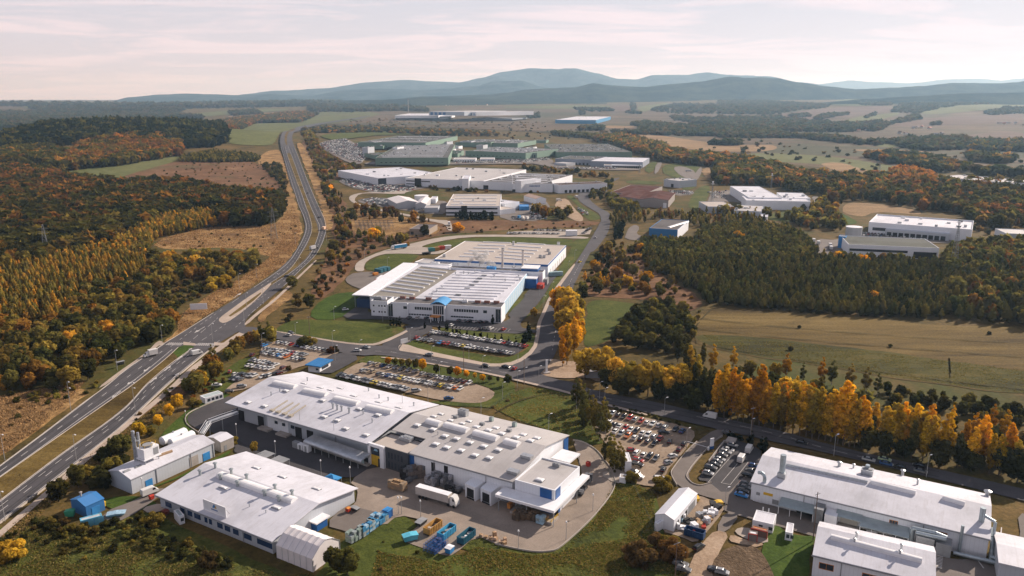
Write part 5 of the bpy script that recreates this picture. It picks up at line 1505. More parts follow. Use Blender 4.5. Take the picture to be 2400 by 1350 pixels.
w1b = hall('pale roofed middle wing of the large white complex', 'I',(1160,740),(1850,765),(1420,640),12.4, WW(), RG(), units=10, seed=5, wins=[WIN('f', .02, .12,3,3,6,1.6), WIN('f', .02, .12,3,7.5,6,1.6), WIN('f', .22, .32,3,7.5,6,1.6)])
w1b.boxy('dark_entrance', w1b.L * .13,-1.2,0, w1b.L * .21,-.02,12.8, MDARK())
w2 = hall('dark roofed wing of the large white complex with skylight rows', 'I',(1850,768),(2350,790),(2060,690),12, WW(), RD(), units=8, vaults=5, seed=6, wins=[DR('f', .02, .06,1, .2,8,6)])
w3 = hall('white lettered end hall of the large white complex', 'J',(80,790),(435,790),(330,712),12.2, WW(), RD(), units=7, vaults=4, seed=7, wins=[DR('f', .03, .2,1, .2,14,4)])
mb = MB()
for k in range(8): mb.box(w3.L * .42 + k * 1.9,-.14,8.0, w3.L * .42 + 1.3 + k * 1.9,-.02,9.8)
mb.build('lettering', MBLUE(), w3.r)
w4 = hall('brown roofed end block of the large white complex facing the street bend', 'J',(428,785),(488,801),(600,714),12, WW(), mat_roof('brown_felt_roof',(.10, .07, .06),3, .3, .95), units=3, seed=8, wins=[DR('r', .1, .9,9, .4,4,4)])
hall('tall white block with a chimney head on the large white complex', 'I',(1660,745),(1720,745),(1680,715),17, WW(), RW(), seed=2, cat='plant block', name='plant_block')
hall('white ventilation block between the dark roofs of the large complex', 'I',(2125,760),(2180,765),(2130,725),17, WW(), RW(), seed=3, cat='plant block', name='plant_block')
m2 = hall('beige roofed white block with ribbon windows and a dark entrance', 'I',(1520,985),(1995,985),(1660,880),11, WW(), RB(), vaults=4, seed=9, units=5, wins=[WIN('f', .02, .26,4,7.0,8,1.8), WIN('f', .02, .26,4,2.2,8,1.8), WIN('f', .42, .92,8,7.0,8,1.8), WIN('f', .42, .92,8,2.2,8,1.8)])
m2.boxy('dark_entrance', m2.L * .28,-.8,0, m2.L * .39,-.02,11.2, MDARK())
hall('white rear annex beside the beige roofed block', 'I',(2040,965),(2165,945),(2070,905),9, WW(), RW(), seed=10, units=2, cat='annex', name='warehouse_annex')
hall('low white shed with a pink tinted roof at the side of the beige block', 'I',(1995,1020),(2130,1005),(2010,975),6, WW(), RB(), seed=11, cat='annex', name='warehouse_annex')
hall('wider of the two pale tent halls by the round tank', 'I',(1085,965),(1290,955),(1180,912),7, mat_wall('pale_tent_wall',(.45, .46, .48)), M_FAB, 'y',3.0,'tent hall', name='tent_hall', seed=12)
hall('narrower pale tent hall between the round tank and grey store', 'I',(1250,970),(1345,970),(1310,918),7, mat_wall('pale_tent_wall',(.45, .46, .48)), M_FAB, 'y',2.4,'tent hall', name='tent_hall', seed=13)
hall('low grey store with a pale roof in front of the tent halls', 'I',(1330,1000),(1450,1000),(1345,980),6, WG(), RG(), seed=14, cat='store', name='store_building')
hall('small white box building behind the tent halls', 'I',(1380,925),(1430,925),(1380,900),6, WW(), RW(), seed=15, cat='store', name='store_building')
hall('small white gabled shed by the parked vans', 'J',(285,925),(375,920),(300,890),7, WW(), mat_plain('peach_roof',(.5, .36, .28), .6), 'y',2.5,'shed', name='storage_shed', seed=16)
hall('blue shed beside the white annex and vans', 'I',(2165,990),(2250,990),(2185,970),5, MCYAN(), MCYAN(), seed=17, cat='shed', name='storage_shed')
def tank(label, p, r, h, mat, fr):
 g = GF(fr, *p); e_ = empty('storage_tank',(g[0], g[1], g[2]),0, label, 'tank')
 mb = MB(); mb.cyl((0,0,0),(0,0, h), r, n=28); mb.build('shell', mat, e_)
 mb = MB(); mb.cyl((0,0, h),(0,0, h + .5), r + .15, r * .2, n=28); mb.build('roof', MWHT(), e_)
 mb = MB(); mb.cyl((r + .2,0,0),(r + .2,0, h + 1), .12, n=5); mb.cyl((r + .7,0,0),(r + .7,0, h + 1), .12, n=5); mb.build('ladder', MGRY(), e_)
tank('round white tank behind the tent halls',(1305,945),9,8, MWHT(), 'I')
tank('round grey tank beside the white hall with rooftop parapet',(1028,1380),7.5,9, mat_plain('grey_tank',(.42, .44, .45), .5), 'K')
RGr = lambda: mat_roof('mottled_grey_roof',(.10, .105, .10),4, .5, .95)
for k, (lab, p0, p1, p3, h_, u, v) in enumerate((
 ('green walled hall nearest the white complex with a dark roof',(898,562),(1540,560),(850,445),14,60,12),
 ('green hall with a white roof strip at the back of the green factory',(745,425),(1340,430),(880,365),12,40,3),
 ('low green annex beside the striped car park of the green factory',(800,520),(895,540),(800,495),8,2,0),
 ('pale green box annex attached to the front of the green factory',(1385,575),(1540,575),(1395,560),12,0,0),
 ('middle green hall of the green factory crowded with roof units',(1690,500),(2220,520),(1650,455),14,50,5),
 ('rear green hall of the green factory with pale roof units',(1600,425),(2150,435),(1620,395),12,45,2),
 ('green entrance block with tall windows at the end of the green factory',(2215,520),(2320,520),(2240,495),14,1,0))):
 wn = [WIN('f', .05, .95,14,4,4,1.4)] if k in (0,4) else [WIN('f', .1, .9,4,3,3.0,7)] if k == 6 else []
 hall(lab, 'I', p0, p1, p3, h_, WN(), RGr(), units=u, vaults=v, seed=20 + k, wins=wn, group='green factory halls')
hall('long green hall with many small skylights behind the grey and white hall', 'J',(470,512),(1130,510),(260,440),13, WN(), RGr(), units=90, seed=31, group='green factory halls')
hall('low white office strip in front of the green factory, nearer the pale green annex', 'I',(1585,575),(1780,575),(1595,560),7, WW(), RG(), seed=32, wins=[WIN('f', .05, .95,8,3,3,1.6)], cat='office', name='office_block')
hall('low white office strip in front of the green factory, nearer the green entrance block', 'I',(1818,572),(1945,572),(1825,558),7, WW(), RG(), seed=33, wins=[WIN('f', .05, .95,6,3,3,1.6)], cat='office', name='office_block')
r_ = random.Random(77)
for k in range(26):
 x = r_.uniform(700,2300); y = r_.choice([r_.uniform(395,420), r_.uniform(438,470), r_.uniform(480,520)])
 w = r_.uniform(40,110)
 gw = k % 3
 hall('small %s plant shed packed between the green factory halls' % ('grey', 'green', 'white')[gw], 'I',(x, y + 8),(x + w, y + 9),(x + 8, y), r_.uniform(8,15),(WG(), WN(), WW())[gw], RGr(), units=3, seed=90 + k, cat='plant shed', name='plant_shed', group='small plant sheds of the green factory, %s' % ('grey', 'green', 'white')[gw])
g1 = hall('long hall with a grey half, standing behind the street bend', 'J',(455,570),(790,580),(480,538),11, mat_wall('blue_grey_wall',(.26, .29, .35)), RGr(), units=6, seed=34, wins=[DR('f', .1, .9,8, .3,4,4)])
hall('long hall with a bright white roof and white arched doors', 'J',(765,590),(1225,600),(790,552),11, mat_wall('blue_grey_wall',(.26, .29, .35)), RW(), seed=35, wins=[], ins=.2)
b_ = hall('low white arcade of doors along the long grey and white hall', 'J',(950,625),(1215,628),(960,612),6, WW(), WW(), seed=36, wins=[DR('f', .02, .98,16, .2,3.2,4)], cat='arcade', name='loading_arcade')
hall('small cream office against the long grey and white hall', 'J',(882,625),(948,626),(888,612),6, WW(), RB(), seed=37, wins=[WIN('f', .1, .9,5,2,2,1.6)], cat='office', name='office_block')
hall('small grey annex at the grey end of the long hall', 'J',(445,605),(550,612),(452,592),6, WG(), RG(), seed=38, cat='annex', name='warehouse_annex')
sb = hall('grey cube shaped building with roof units on the grass', 'J',(1410,750),(1550,765),(1415,722),11, WG(), RG(), units=6, seed=39, wins=[DR('f', .4, .7,1, .2,5,5)])
hall('rust brown roofed hall with four pale ridges', 'J',(935,865),(1240,880),(1010,795),7, mat_wall('weathered_wall',(.30, .27, .25)), RR(), units=0, seed=40, vaults=0)
hall('rust red roofed low hall between the two rust brown roofed halls', 'J',(960,915),(1180,925),(1040,870),7, mat_wall('weathered_wall',(.30, .27, .25)), RR(), 'y',2.0, seed=41)
r3 = hall('rust red gabled hall with pale weathered walls near the pine wood', 'J',(1180,930),(1450,940),(1230,865),9, mat_wall('weathered_wall',(.30, .27, .25)), RR(), 'y',3.0, seed=42, wins=[('f', .82, .96,1, .2,4,6,'door', MWHT()),('f', .05, .2,1, .2,5,5,'door', MCONC())])
bg = hall('blue fronted hall with a long bright skylight strip among the trees', 'J',(1280,1180),(1530,1195),(1520,1105),10, mat_wall('strong_blue_wall',(.03, .16, .36)), RD(), seed=43)
bg.boxy('white_cladding', bg.L - .02, .2,0, bg.L + .2, bg.W, 10.0, WW()); bg.vault(P('J',1450,1175), P('J',1615,1125),4, .8)
hall('white hall with a plain white roof, the taller back part of the right complex', 'K',(190,1072),(455,1075),(235,982),12, WW(), RW(), units=3, seed=44)
q = hall('white hall with grey front wall, the long front part of the right complex', 'K',(170,1095),(685,1105),(200,1060),11, WW(), RW(), units=8, seed=45)
hall('white hall wing at the end of the right complex beside the curved road', 'K',(465,1075),(685,1080),(475,1032),11.3, WW(), RW(), units=3, seed=46)
hall('grey fronted flat office wing of the right complex among trees', 'K',(70,1175),(290,1185),(100,1130),8, WG(), RG(), units=3, seed=47, wins=[WIN('f', .1, .6,4,3,3,1.4)], cat='office', name='office_block')
hall('low pale office wing with beige roof beside the right complex', 'J',(1800,990),(2025,990),(1840,945),8, WG(), RB(), units=2, seed=48, wins=[], cat='office', name='office_block')
hall('small white porch block at the corner of the grey office wing', 'K',(275,1225),(340,1228),(285,1200),5, WW(), RW(), seed=49, cat='porch block', name='office_block')
rr = hall('long white hall with a high parapet behind the round grey tank', 'L',(1568,90),(2112,130),(1565,45),12, WW(), RW(), units=10, seed=50, par=1.4, wins=[WIN('f', .05, .2,2,4,8,3)])
rr.boxy('loading_front', rr.L * .18,-7,0, rr.L * .8,-.02,7.0, WG())
for k in range(10): rr.boxy('dock_door', rr.L * (.2 + .058 * k),-7.12, .3, rr.L * (.2 + .058 * k) + 4,-7.0,4.5, MDARK())
hall('white hall with a grey felt roof and a row of dark windows in the pines', 'L',(1460,208),(1938,228),(1445,162),10, WW(), mat_roof('green_grey_roof',(.12, .125, .105),4, .25, .95), seed=51, wins=[WIN('f', .02, .66,7,4.5,7,2.0), DR('f', .73, .98,8, .5,2.2,5.5)], ins=0)
hall('blue stair block at the end of the grey roofed hall', 'L',(1408,165),(1445,168),(1410,157),11, MCYAN(), MGRY(), seed=52, cat='stair block', name='stair_block')
hall('pale hall cut by the frame edge beyond the pine wood', 'L',(2290,150),(2560,160),(2265,125),10, WG(), RG(), units=4, seed=53)
hall('long grey hall half hidden by autumn trees at the far right', 'K',(1700,905),(2340,960),(1760,880),12, WG(), RG(), units=10, seed=54)
hall('small white house by the far right autumn trees', 'K',(1675,915),(1710,918),(1680,908),6, WW(), RW(), seed=60, cat='house', name='house')
hall('far white factory with a thin chimney on the brown plain', 'I',(1070,190),(1450,190),(1080,172),14, WW(), RW(), units=12, seed=55)
hall('white end block of the far factory with the thin chimney', 'I',(1460,200),(1545,200),(1470,185),12, WW(), RW(), units=2, seed=56)
hall('far pale hall with blue panels behind the far white factory', 'I',(1370,155),(1680,158),(1390,143),20, mat_wall('pale_far_wall',(.45, .5, .56)), RG(), seed=57, wins=[('f', .02, .5,4,2,18,14,'blue_panel', MBLUE())])
hall('far pale hall with bright end bays next to the blue panelled hall', 'I',(1675,158),(1785,160),(1690,143),20, WW(), RG(), seed=58, wins=[('f', .05, .95,4,2,8,12,'window', MBLUE())])
hall('far low grey hall on the pale field', 'I',(1745,212),(2100,215),(1765,202),9, mat_wall('far_grey_wall',(.22, .25, .28)), RG(), seed=59)
hall('far bright blue hall with a white roof on the plain', 'J',(455,228),(815,230),(520,197),18, mat_wall('far_blue_wall',(.04, .22, .42)), RW(), units=8, seed=61)
g = GF('I',1190,180); e_ = empty('chimney',(g[0], g[1], g[2]),0,'thin far chimney above the far white factory', 'chimney')
mb = MB(); mb.cyl((0,0,0),(0,0,95),2.6,1.8, n=8); mb.build('shaft', MCONC(), e_)
mb = MB(); mb.cyl((0,0,95),(0,0,97),2.2, n=8); mb.build('cap', MRED(), e_)
hall('long low white greenhouse in the far right valley', 'K',(480,570),(800,572),(490,562),5, MWHT(), MWHT(), seed=62, cat='greenhouse', name='greenhouse')
hall('short low white greenhouse in the far right valley', 'K',(1330,606),(1395,607),(1335,601),5, MWHT(), MWHT(), seed=63, cat='greenhouse', name='greenhouse')
r_ = random.Random(5)
vill = [('K',860,520),('K',700,495),('K',760,505),('K',990,545),('K',1070,548),('K',1140,540),('K',1510,525),('K',1545,518),('K',1580,515),('K',1640,528),('K',1690,575),('K',1740,565),('K',2200,485),('K',2240,488),('K',2270,482),('K',2330,485),('K',2390,500),('K',560,470),('K',620,480),('K',920,530),('K',1400,565),('K',1450,570),
  ('J',1600,300),('J',1400,250),('J',1920,120),('J',1950,118),('H',880,305),('H',940,300),('H',980,298),('H',1020,300),('H',760,302),('H',820,300),('I',1520,105),('I',1600,100),('I',1660,100),('I',1780,105),('I',1880,100),('I',1560,108)]
vm = [mat_plain('house_plaster_%s' % n, c, .8) for n, c in (('white',(.6, .58, .55)),('cream',(.5, .44, .34)),('grey',(.35, .34, .33)))]
vr = [mat_plain('house_roof_%s' % n, c, .8) for n, c in (('tile',(.28, .10, .06)),('brown',(.14, .09, .07)),('grey',(.25, .25, .26)))]
vn = [('white', 'cream', 'grey'),('red tiled', 'brown', 'grey')]
for k, (fr, x, y) in enumerate(vill):
 g = GF(fr, x, y); a, c = k % 3,(k * 7 // 3) % 3
 side = 'in the far right valley' if fr == 'K' else 'on the far left hillside' if fr == 'H' else 'below the dark far hills'
 e_ = empty('house',(g[0], g[1], g[2] - .5), r_.uniform(0,3), '%s house with a %s roof %s' % (vn[0][a], vn[1][c], side), 'house', 'far village houses, %s walls, %s roofs, %s' % (vn[0][a], vn[1][c], side))
 w, l, h_ = r_.uniform(9,13), r_.uniform(11,20), r_.uniform(5,8)
 mb = MB(); mb.rbox(0,0,0, l, w, h_); mb.build('wall', vm[a], e_)
 mb = MB(); mb.prism([(-w / 2 - .5, h_ + .02),(0, h_ + w * .42),(w / 2 + .5, h_ + .02)],-l / 2 - .4, l / 2 + .4, axis='x'); mb.build('roof', vr[c], e_)
# ------------------------------------------------------------------ vehicles
CC = {'w': ('white',(.62, .62, .60)), 's': ('silver',(.34, .35, .36)), 'g': ('grey',(.13, .135, .14)), 'k': ('black',(.012, .012, .014)), 'b': ('blue',(.02, .07, .20)),
      'r': ('red',(.32, .02, .015)), 'o': ('orange',(.50, .13, .02)), 'y': ('yellow',(.55, .42, .04)), 'e': ('beige',(.34, .28, .20)), 'm': ('maroon',(.09, .012, .015)), 'c': ('pale green',(.34, .42, .25)), 'l': ('bright blue',(.03, .20, .50))}
def paint(c):
 n = 'car_paint_' + CC[c][0].replace(' ', '_')
 if n in MATS: return MATS[n]
 t = NT(n); MATS[n] = t.bsdf(t.mix(t.noise(1.5,3),[k * .85 for k in CC[c][1]],[min(1, k * 1.12) for k in CC[c][1]]), .28, .25 if c in 'sgb' else .0, .6)
 return MATS[n]
MTYRE = mat_plain('tyre_rubber',(.015, .015, .015), .9)
MCG = mat_plain('car_glass',(.02, .025, .03), .06, spec=.9, var=.3)
MLAMP = mat_plain('lamp_glass',(.55, .55, .52), .2)
MTAIL = mat_plain('tail_lamp',(.25, .01, .01), .3)
SHAPES = {
 'hatchback': (4.0,1.72,[(-1.98, .35),(-1.98, .82),(-1.85, .98),(.75, .98),(1.75, .80),(1.97, .62),(1.97, .32)],[(-1.80, .97),(-1.50,1.44),(-.2,1.50),(.35,1.44),(1.05, .97)]),
 'saloon': (4.6,1.80,[(-2.28, .38),(-2.28, .88),(-2.1,1.0),(-1.4,1.02),(1.0, .98),(2.05, .80),(2.27, .60),(2.27, .32)],[(-1.75,1.0),(-1.05,1.40),(-.2,1.46),(.45,1.40),(1.25, .97)]),
 'estate': (4.6,1.80,[(-2.28, .38),(-2.28, .92),(-2.15,1.02),(1.0,1.0),(2.05, .82),(2.27, .62),(2.27, .32)],[(-2.12,1.01),(-1.85,1.46),(-.2,1.52),(.4,1.46),(1.2, .99)]),
 'van': (5.6,2.0,[(-2.78, .42),(-2.78,2.35),(-2.6,2.5),(1.1,2.5),(1.55,2.3),(2.05,1.4),(2.65,1.15),(2.78, .9),(2.78, .4)], None)}
PROTO = {}
def sweep(mb, prof, hw, mi, taper=.0, zref=0, bev=.08):
 """outline swept across the width, rounded over at the edges"""
 zs = [p[1] for p in prof]; zt = max(zs); zb = min(zs); n = len(prof); cx = sum(p[0] for p in prof) / n; cz = sum(zs) / n
 rings = []
 for y, k in ((-hw, .93),(-hw + bev, 1.0),(hw - bev, 1.0),(hw, .93)):
  ring = []
  for x, z in prof:
   f = 1 - taper * (z - zb) / max(.01, zt - zb)
   kk = k if z > zb + .1 else 1.0
   ring.append((cx + (x - cx) * (kk * .5 + .5), y * f, cz + (z - cz) * (kk * .6 + .4) if z > zb + .1 else z))
  rings.append(ring)
 vs = [v for r in rings for v in r]
 fs = [(r * n + i, r * n + (i + 1) % n, (r + 1) * n + (i + 1) % n, (r + 1) * n + i) for r in range(3) for i in range(n)]
 fs += [tuple(range(n)), tuple(range(4 * n - 1,3 * n - 1,-1))]
 mb.add(vs, fs, mi)
def car_meshes(shape, col):
 k = (shape, col)
 if k in PROTO: return PROTO[k]
 Lc, Wc, body, glass = SHAPES[shape]; hw = Wc / 2
 b = MB(); sweep(b, body, hw, 0, .04)
 g = MB()
 if glass:
  sweep(g, glass, hw * .93,0, .24, bev=.04)
  xr0, xr1 = glass[1][0] + .12, glass[3][0] - .08; zt = max(p[1] for p in glass) + .012
  b.add([(xr0,-hw * .66, zt - .04),(xr1,-hw * .66, zt - .06),(xr1, hw * .66, zt - .06),(xr0, hw * .66, zt - .04),(xr0 + .1,-hw * .58, zt + .01),(xr1 - .1,-hw * .58, zt),(xr1 - .1, hw * .58, zt),(xr0 + .1, hw * .58, zt + .01)],
              [(0,1,5,4),(1,2,6,5),(2,3,7,6),(3,0,4,7),(4,5,6,7)],0)
 else:
  g.add([(1.62,-.82,2.2),(2.10,-.88,1.42),(2.10, .88,1.42),(1.62, .82,2.2)],[(0,1,2,3)])
  for s in (-1,1): g.add([(.7, s * 1.005,1.45),(1.9, s * 1.0,1.40),(1.45, s * .985,2.1),(.7, s * .985,2.1)],[(0,1,2,3)])
 w = MB(); r = .33 if shape != 'van' else .36; w.cyl((0,-.1,0),(0, .1,0), r, n=12)
 li = MB()
 xe = Lc / 2
 li.rbox(xe - .1,0, .60, .14, Wc * .8, .13)
 t_ = MB(); t_.rbox(-xe + .06,0, .74, .10, Wc * .84, .14)
 one = MB()
 for src, mi in ((b, 0),(g, 1)): one.add(src.v, src.f, mi)
 wx = Lc * .31
 for sx in (-1,1):
  for sy in (-1,1): one.cyl((sx * wx, sy * (hw - .12) - .1, r),(sx * wx, sy * (hw - .12) + .1, r), r, n=8, mi=2)
 one.rbox(0,0, .2, Lc * .9, Wc * .8, .25,0,2)
 one.add(li.v, li.f, 3); one.add(t_.v, t_.f, 4)
 nm = shape
 def fin(mb, n_, ms):
  me = mb.mesh(n_, ms); bm = bmesh.new(); bm.from_mesh(me); bmesh.ops.recalc_face_normals(bm, faces=bm.faces[:]); bm.to_mesh(me); bm.free(); return me
 if ('w', shape) not in PROTO:
  PROTO[('w', shape)] = (fin(g, nm + '_window',[MCG]), fin(w, 'wheel',[MTYRE]), fin(li, 'headlight',[MLAMP]), fin(t_, 'tail_light',[MTAIL]))
 PROTO[k] = (fin(b, nm + '_body',[paint(col)]), fin(one, nm, [paint(col), MCG, MTYRE, MLAMP, MTAIL]), wx, hw, r)
 return PROTO[k]
NCAR = [0]
def car(x, y, rz, shape, col, label, group=None, parts=True, z=None, name=None):
 z = (hz(x, y) + lift(y, LAYER[0])) + .01 if z is None else z
 NCAR[0] += 1
 body, one, wx, hw, r = car_meshes(shape, col)
 nm = name or ('parked_car' if shape != 'van' else 'parked_van')
 cat = 'van' if shape == 'van' else 'car'
 if not parts:
  o = link(nm, one, None, (x, y, z), rz); tag(o, label, cat, group); return o
 e_ = empty(nm, (x, y, z), rz, label, cat, group)
 gl, wh, hl, tl = PROTO[('w', shape)]
 link('body', body, e_); link('window', gl, e_)
 for sx in (-1,1):
  for sy in (-1,1): link('wheel', wh, e_, (sx * wx, sy * (hw - .12), r))
 link('headlight', hl, e_); link('tail_light', tl, e_)
 return e_
VA = atan2(.857, .516); UA = atan2(.516,-.857) + pi
ORD = 'first second third fourth fifth sixth seventh eighth ninth tenth eleventh twelfth thirteenth fourteenth fifteenth sixteenth seventeenth eighteenth nineteenth twentieth'.split()
def ordn(i):
 if i < 20: return ORD[i]
 return {20: 'twenty-first',21: 'twenty-second',22: 'twenty-third',23: 'twenty-fourth',24: 'twenty-fifth',25: 'twenty-sixth',26: 'twenty-seventh',27: 'twenty-eighth'}.get(i, '%dth' % (i + 1))
SHC = ['hatchback', 'saloon', 'estate', 'hatchback', 'saloon']
rc = random.Random(11)
def carrow(fr, a, b, cols, where, end, ang=VA, parts=True, group=None, miss=.0, flip=.4):
 """a row of parked cars between two sights; the colours read off the photograph"""
 A, C_ = GF(fr, *a), GF(fr, *b)
 n = len(cols)
 for i, c in enumerate(cols):
  if c == ' ': continue
  t = i / max(1, n - 1)
  x, y = A[0] + (C_[0] - A[0]) * t + rc.uniform(-.12, .12), A[1] + (C_[1] - A[1]) * t + rc.uniform(-.3, .3)
  sh = SHC[rc.randrange(5)]
  car(x, y, ang + rc.uniform(-.03, .03) + (pi if rc.random() < flip else 0), sh, c, '%s %s, %s from the %s %s' % (CC[c][0], sh, ordn(i), end, where), group or 'cars parked ' + where, parts)
def one(fr, x, y, c, ang, label, shape='hatchback', parts=True, group=None, name=None):
 g = GF(fr, x, y); return car(g[0], g[1], ang, shape, c, label, group, parts, name=name)
W1 = 'by the gatehouse'
carrow('E',(762,320),(912,343), 'wswrgb', 'of the back row ' + W1,'highway end')
carrow('E',(938,350),(1112,378), 'wwswwgk', 'of the near back row ' + W1,'round bush')
carrow('E',(672,364),(945,408), 'wsswwswrwgs', 'of the second row ' + W1,'highway end')
carrow('E',(655,392),(925,440), 'swgwlwo wwk', 'of the third row ' + W1,'highway end')
carrow('E',(575,445),(738,478), 'gwwwsgw', 'of the fourth row ' + W1,'highway end')
carrow('E',(552,483),(700,506), 'wwswww', 'of the fifth row ' + W1,'highway end')
carrow('E',(458,545),(588,556), 'wkgsw', 'of the sixth row ' + W1,'highway end')
carrow('E',(440,575),(492,582), 'ksg', 'of the short seventh row ' + W1,'highway end')
carrow('E',(645,562),(765,535), 'wgwkm', 'of the row beside the hall ' + W1,'roof end')
one('E',573,408,'m', VA + .5,'maroon saloon on the verge at the top of the gatehouse car park', 'saloon')
one('E',415,528,'r', VA + .8,'bright red car alone on the grass by the car park')
one('E',325,622,'w', VA - .9,'white saloon alone above the long portable cabin', 'saloon')
one('E',500,630,'s', VA - .8,'silver estate car beside the gabled hall corner', 'estate')
one('E',412,668,'k', VA - .9,'black car next to the long portable cabin')
one('E',660,340,'l', VA, 'bright blue car in the shade of the hedge trees')
one('E',688,327,'g', VA, 'grey car in the shade of the hedge trees')
one('E',790,498,'m', VA + .2,'maroon car beside the brown bush in the gatehouse car park')
W2 = 'on the gravel'
carrow('E',(1405,468),(1720,522), 'sebwsgss', 'of the front row ' + W2,'gatehouse end')
carrow('E',(1770,542),(2100,606), 'segwwsgkmw', 'of the front row ' + W2,'gap')
carrow('E',(1355,517),(1425,524), 'see', 'of the short middle row ' + W2,'gatehouse end')
carrow('E',(1470,543),(2035,648), 'gwbwsywwwwgwskygwow', 'of the middle row ' + W2,'gatehouse end')
carrow('E',(1190,550),(1655,652), 'kgsskwwggsyywswwsgws', 'of the row nearest the hall ' + W2,'gatehouse end')
one('E',1725,660,'s', VA - .7,'silver car parked askew at the end of the hall side row', 'estate')
one('E',1955,716,'b', VA - .85,'dark blue car alone on the grass beside the gravel car park', 'saloon')
W3 = 'below the office'
carrow('F',(455,322),(1315,456), 'wwsgkwwgwwswwwgwswrkwsmr', 'of the upper row ' + W3,'entrance end', VA, False)
carrow('F',(330,395),(430,407), 'sgs', 'of the short lower row ' + W3,'entrance end', VA, False)
carrow('F',(490,420),(1185,524), 'glrrgswywwwsgwgskgws', 'of the long lower row ' + W3,'entrance end', VA, False)
one('F',306,378,'r', VA, 'red car alone at the entrance end of the office car park', parts=False)
one('F',432,350,'k', VA, 'black car just below the white car at the entrance of the office car park', parts=False)
one('F',630,262,'w', VA, 'white car by the thuja trees in front of the office', parts=False)
carrow('F',(905,293),(995,292), 'kgw', 'in the marked bays in front of the office', 'entrance end', VA, False)
one('F',1112,300,'r', VA, 'red car in the marked bays in front of the office', parts=False)
carrow('G',(655,905),(885,912), 'g w k g', 'at the office wall before the porch', 'corner', VA, False)
carrow('G',(1080,930),(1310,944), 'gskwkk', 'against the office front beyond the porch', 'porch', VA, False)
W4 = 'by the birches'
carrow('C',(68,212),(475,320), 'wskkrsrwwws', 'of the back row ' + W4,'birch end')
carrow('C',(548,335),(597,346), 'kb', 'of the lamp side pair ' + W4,'birch end')
carrow('C',(80,290),(437,398), 'wkwrwkwwsr', 'of the second row ' + W4,'birch end')
carrow('C',(80,335),(400,436), 'wwsowkgk', 'of the third row ' + W4,'birch end')
one('C',465,358,'k', VA - 1.0,'black car standing across the end of the second birch row', 'saloon')
one('C',507,422,'k', VA + .2,'black car alone in the middle of the aisle by the birches')
one('C',607,438,'k', VA + .1,'black car beside the barrier of the loop road')
one('C',574,478,'m', VA + .1,'dull maroon car below the black one by the barrier')
carrow('C',(278,502),(410,538), 'wwkg', 'of the short fourth row ' + W4,'kiosk end')
one('C',240,484,'r', VA - 1.1,'red car against the white kiosk')
one('C',285,553,'r', UA, 'red estate car parked along the lower left row', 'estate')
one('C',283,583,'k', UA, 'black estate just below the red estate by the kiosk', 'estate')
one('C',265,640,'k', UA, 'black car above the white one near the lower bush')
one('C',290,668,'w', UA, 'white car nearest the lower bush and skip')
one('C',528,525,'w', VA - .5,'white car at the top of the kerbside line by the loop road')
one('C',495,571,'s', VA - .4,'silver car second in the kerbside line by the loop road')
one('C',462,621,'k', VA + .1,'black car third in the kerbside line by the loop road')
one('C',436,684,'w', VA - 1.1,'white car last in the kerbside line beside the bushes', 'estate')
for i, (x, y, c) in enumerate(((950,447,'s'),(918,480,'w'),(900,497,'s'),(878,518,'g'),(855,547,'s'),(840,566,'g'),(822,586,'k'),(797,606,'g'),(778,646,'s'))):
 one('C', x, y, c, UA + rc.uniform(-.04, .04), '%s car, %s from the concrete ramp in the loop road row' % (CC[c][0], ordn(i)), SHC[i % 5], group='cars parked in the loop road row')
for i, (x, y, c) in enumerate(((1098,596,'b'),(1082,632,'g'),(1066,662,'k'),(1040,722,'g'),(1032,745,'g'),(1022,772,'k'),(1012,800,'l'))):
 one('C', x, y, c, UA + rc.uniform(-.04, .04), '%s car, %s down the side wall of the long white hall' % (CC[c][0], ordn(i)), SHC[i % 5], group='cars parked at the hall side wall')
one('C',1012,548,'w', VA, 'white minibus nearer the marked bays in the loop', 'van', name='minibus'); one('C',1066,482,'w', VA, 'white minibus closer to the street in the loop', 'van', name='minibus')
one('C',915,360,'g', UA, 'grey car behind the dark hedge by the street', 'saloon')
def drv(*a, **k): k.setdefault('name', 'car'); return one(*a, **k)
drv('C',790,246,'w', UA + pi, 'white panel van with an orange stripe driving on the street', 'van', name='van')
drv('D',235,428,'k', UA, 'black car driving on the street past the poplars', 'saloon')
for x, y, c, lab in ((705,549,'s', 'silver car parked on the street behind the long white hall'),(818,548,'c', 'pale green car on the street behind the long white hall'),(828,578,'b', 'blue car beside the pale green car on the street'),(925,602,'k', 'black car in the deep shade of the street'),(1062,592,'k', 'black car on the far lane near the last street lamp'),(1070,632,'g', 'grey car on the near lane at the last street lamp')):
 drv('D', x, y, c, UA + (0 if c != 'k' else pi), lab, 'saloon')
drv('E',1315,376,'w', VA - 1.1,'white car turning at the gatehouse junction', 'hatchback', parts=False); drv('E',1377,353,'s', UA, 'silver car on the street at the gatehouse junction', parts=False, shape='saloon')
drv('E',1818,406,'s', UA + pi, 'silver estate driving along the middle of the street', 'estate'); drv('E',2215,486,'k', UA, 'black car ahead of another black car on the street', 'hatchback'); drv('F',1135,652,'k', UA, 'black saloon nearest the red car on the street', 'saloon')
drv('F',1213,668,'r', VA + .2,'small red car waiting at the fork of the street', 'hatchback'); drv('E',828,268,'w', UA + pi, 'white car on the street above the gatehouse car park', parts=False); drv('E',848,252,'g', UA, 'grey car on the far lane above the gatehouse car park', parts=False)
one('C',712,1170,'k', VA - .3,'dark car parked beside the dirt track', 'estate'); one('C',575,1197,'m', UA, 'dark car half hidden by the brown bush near the dirt track'); 
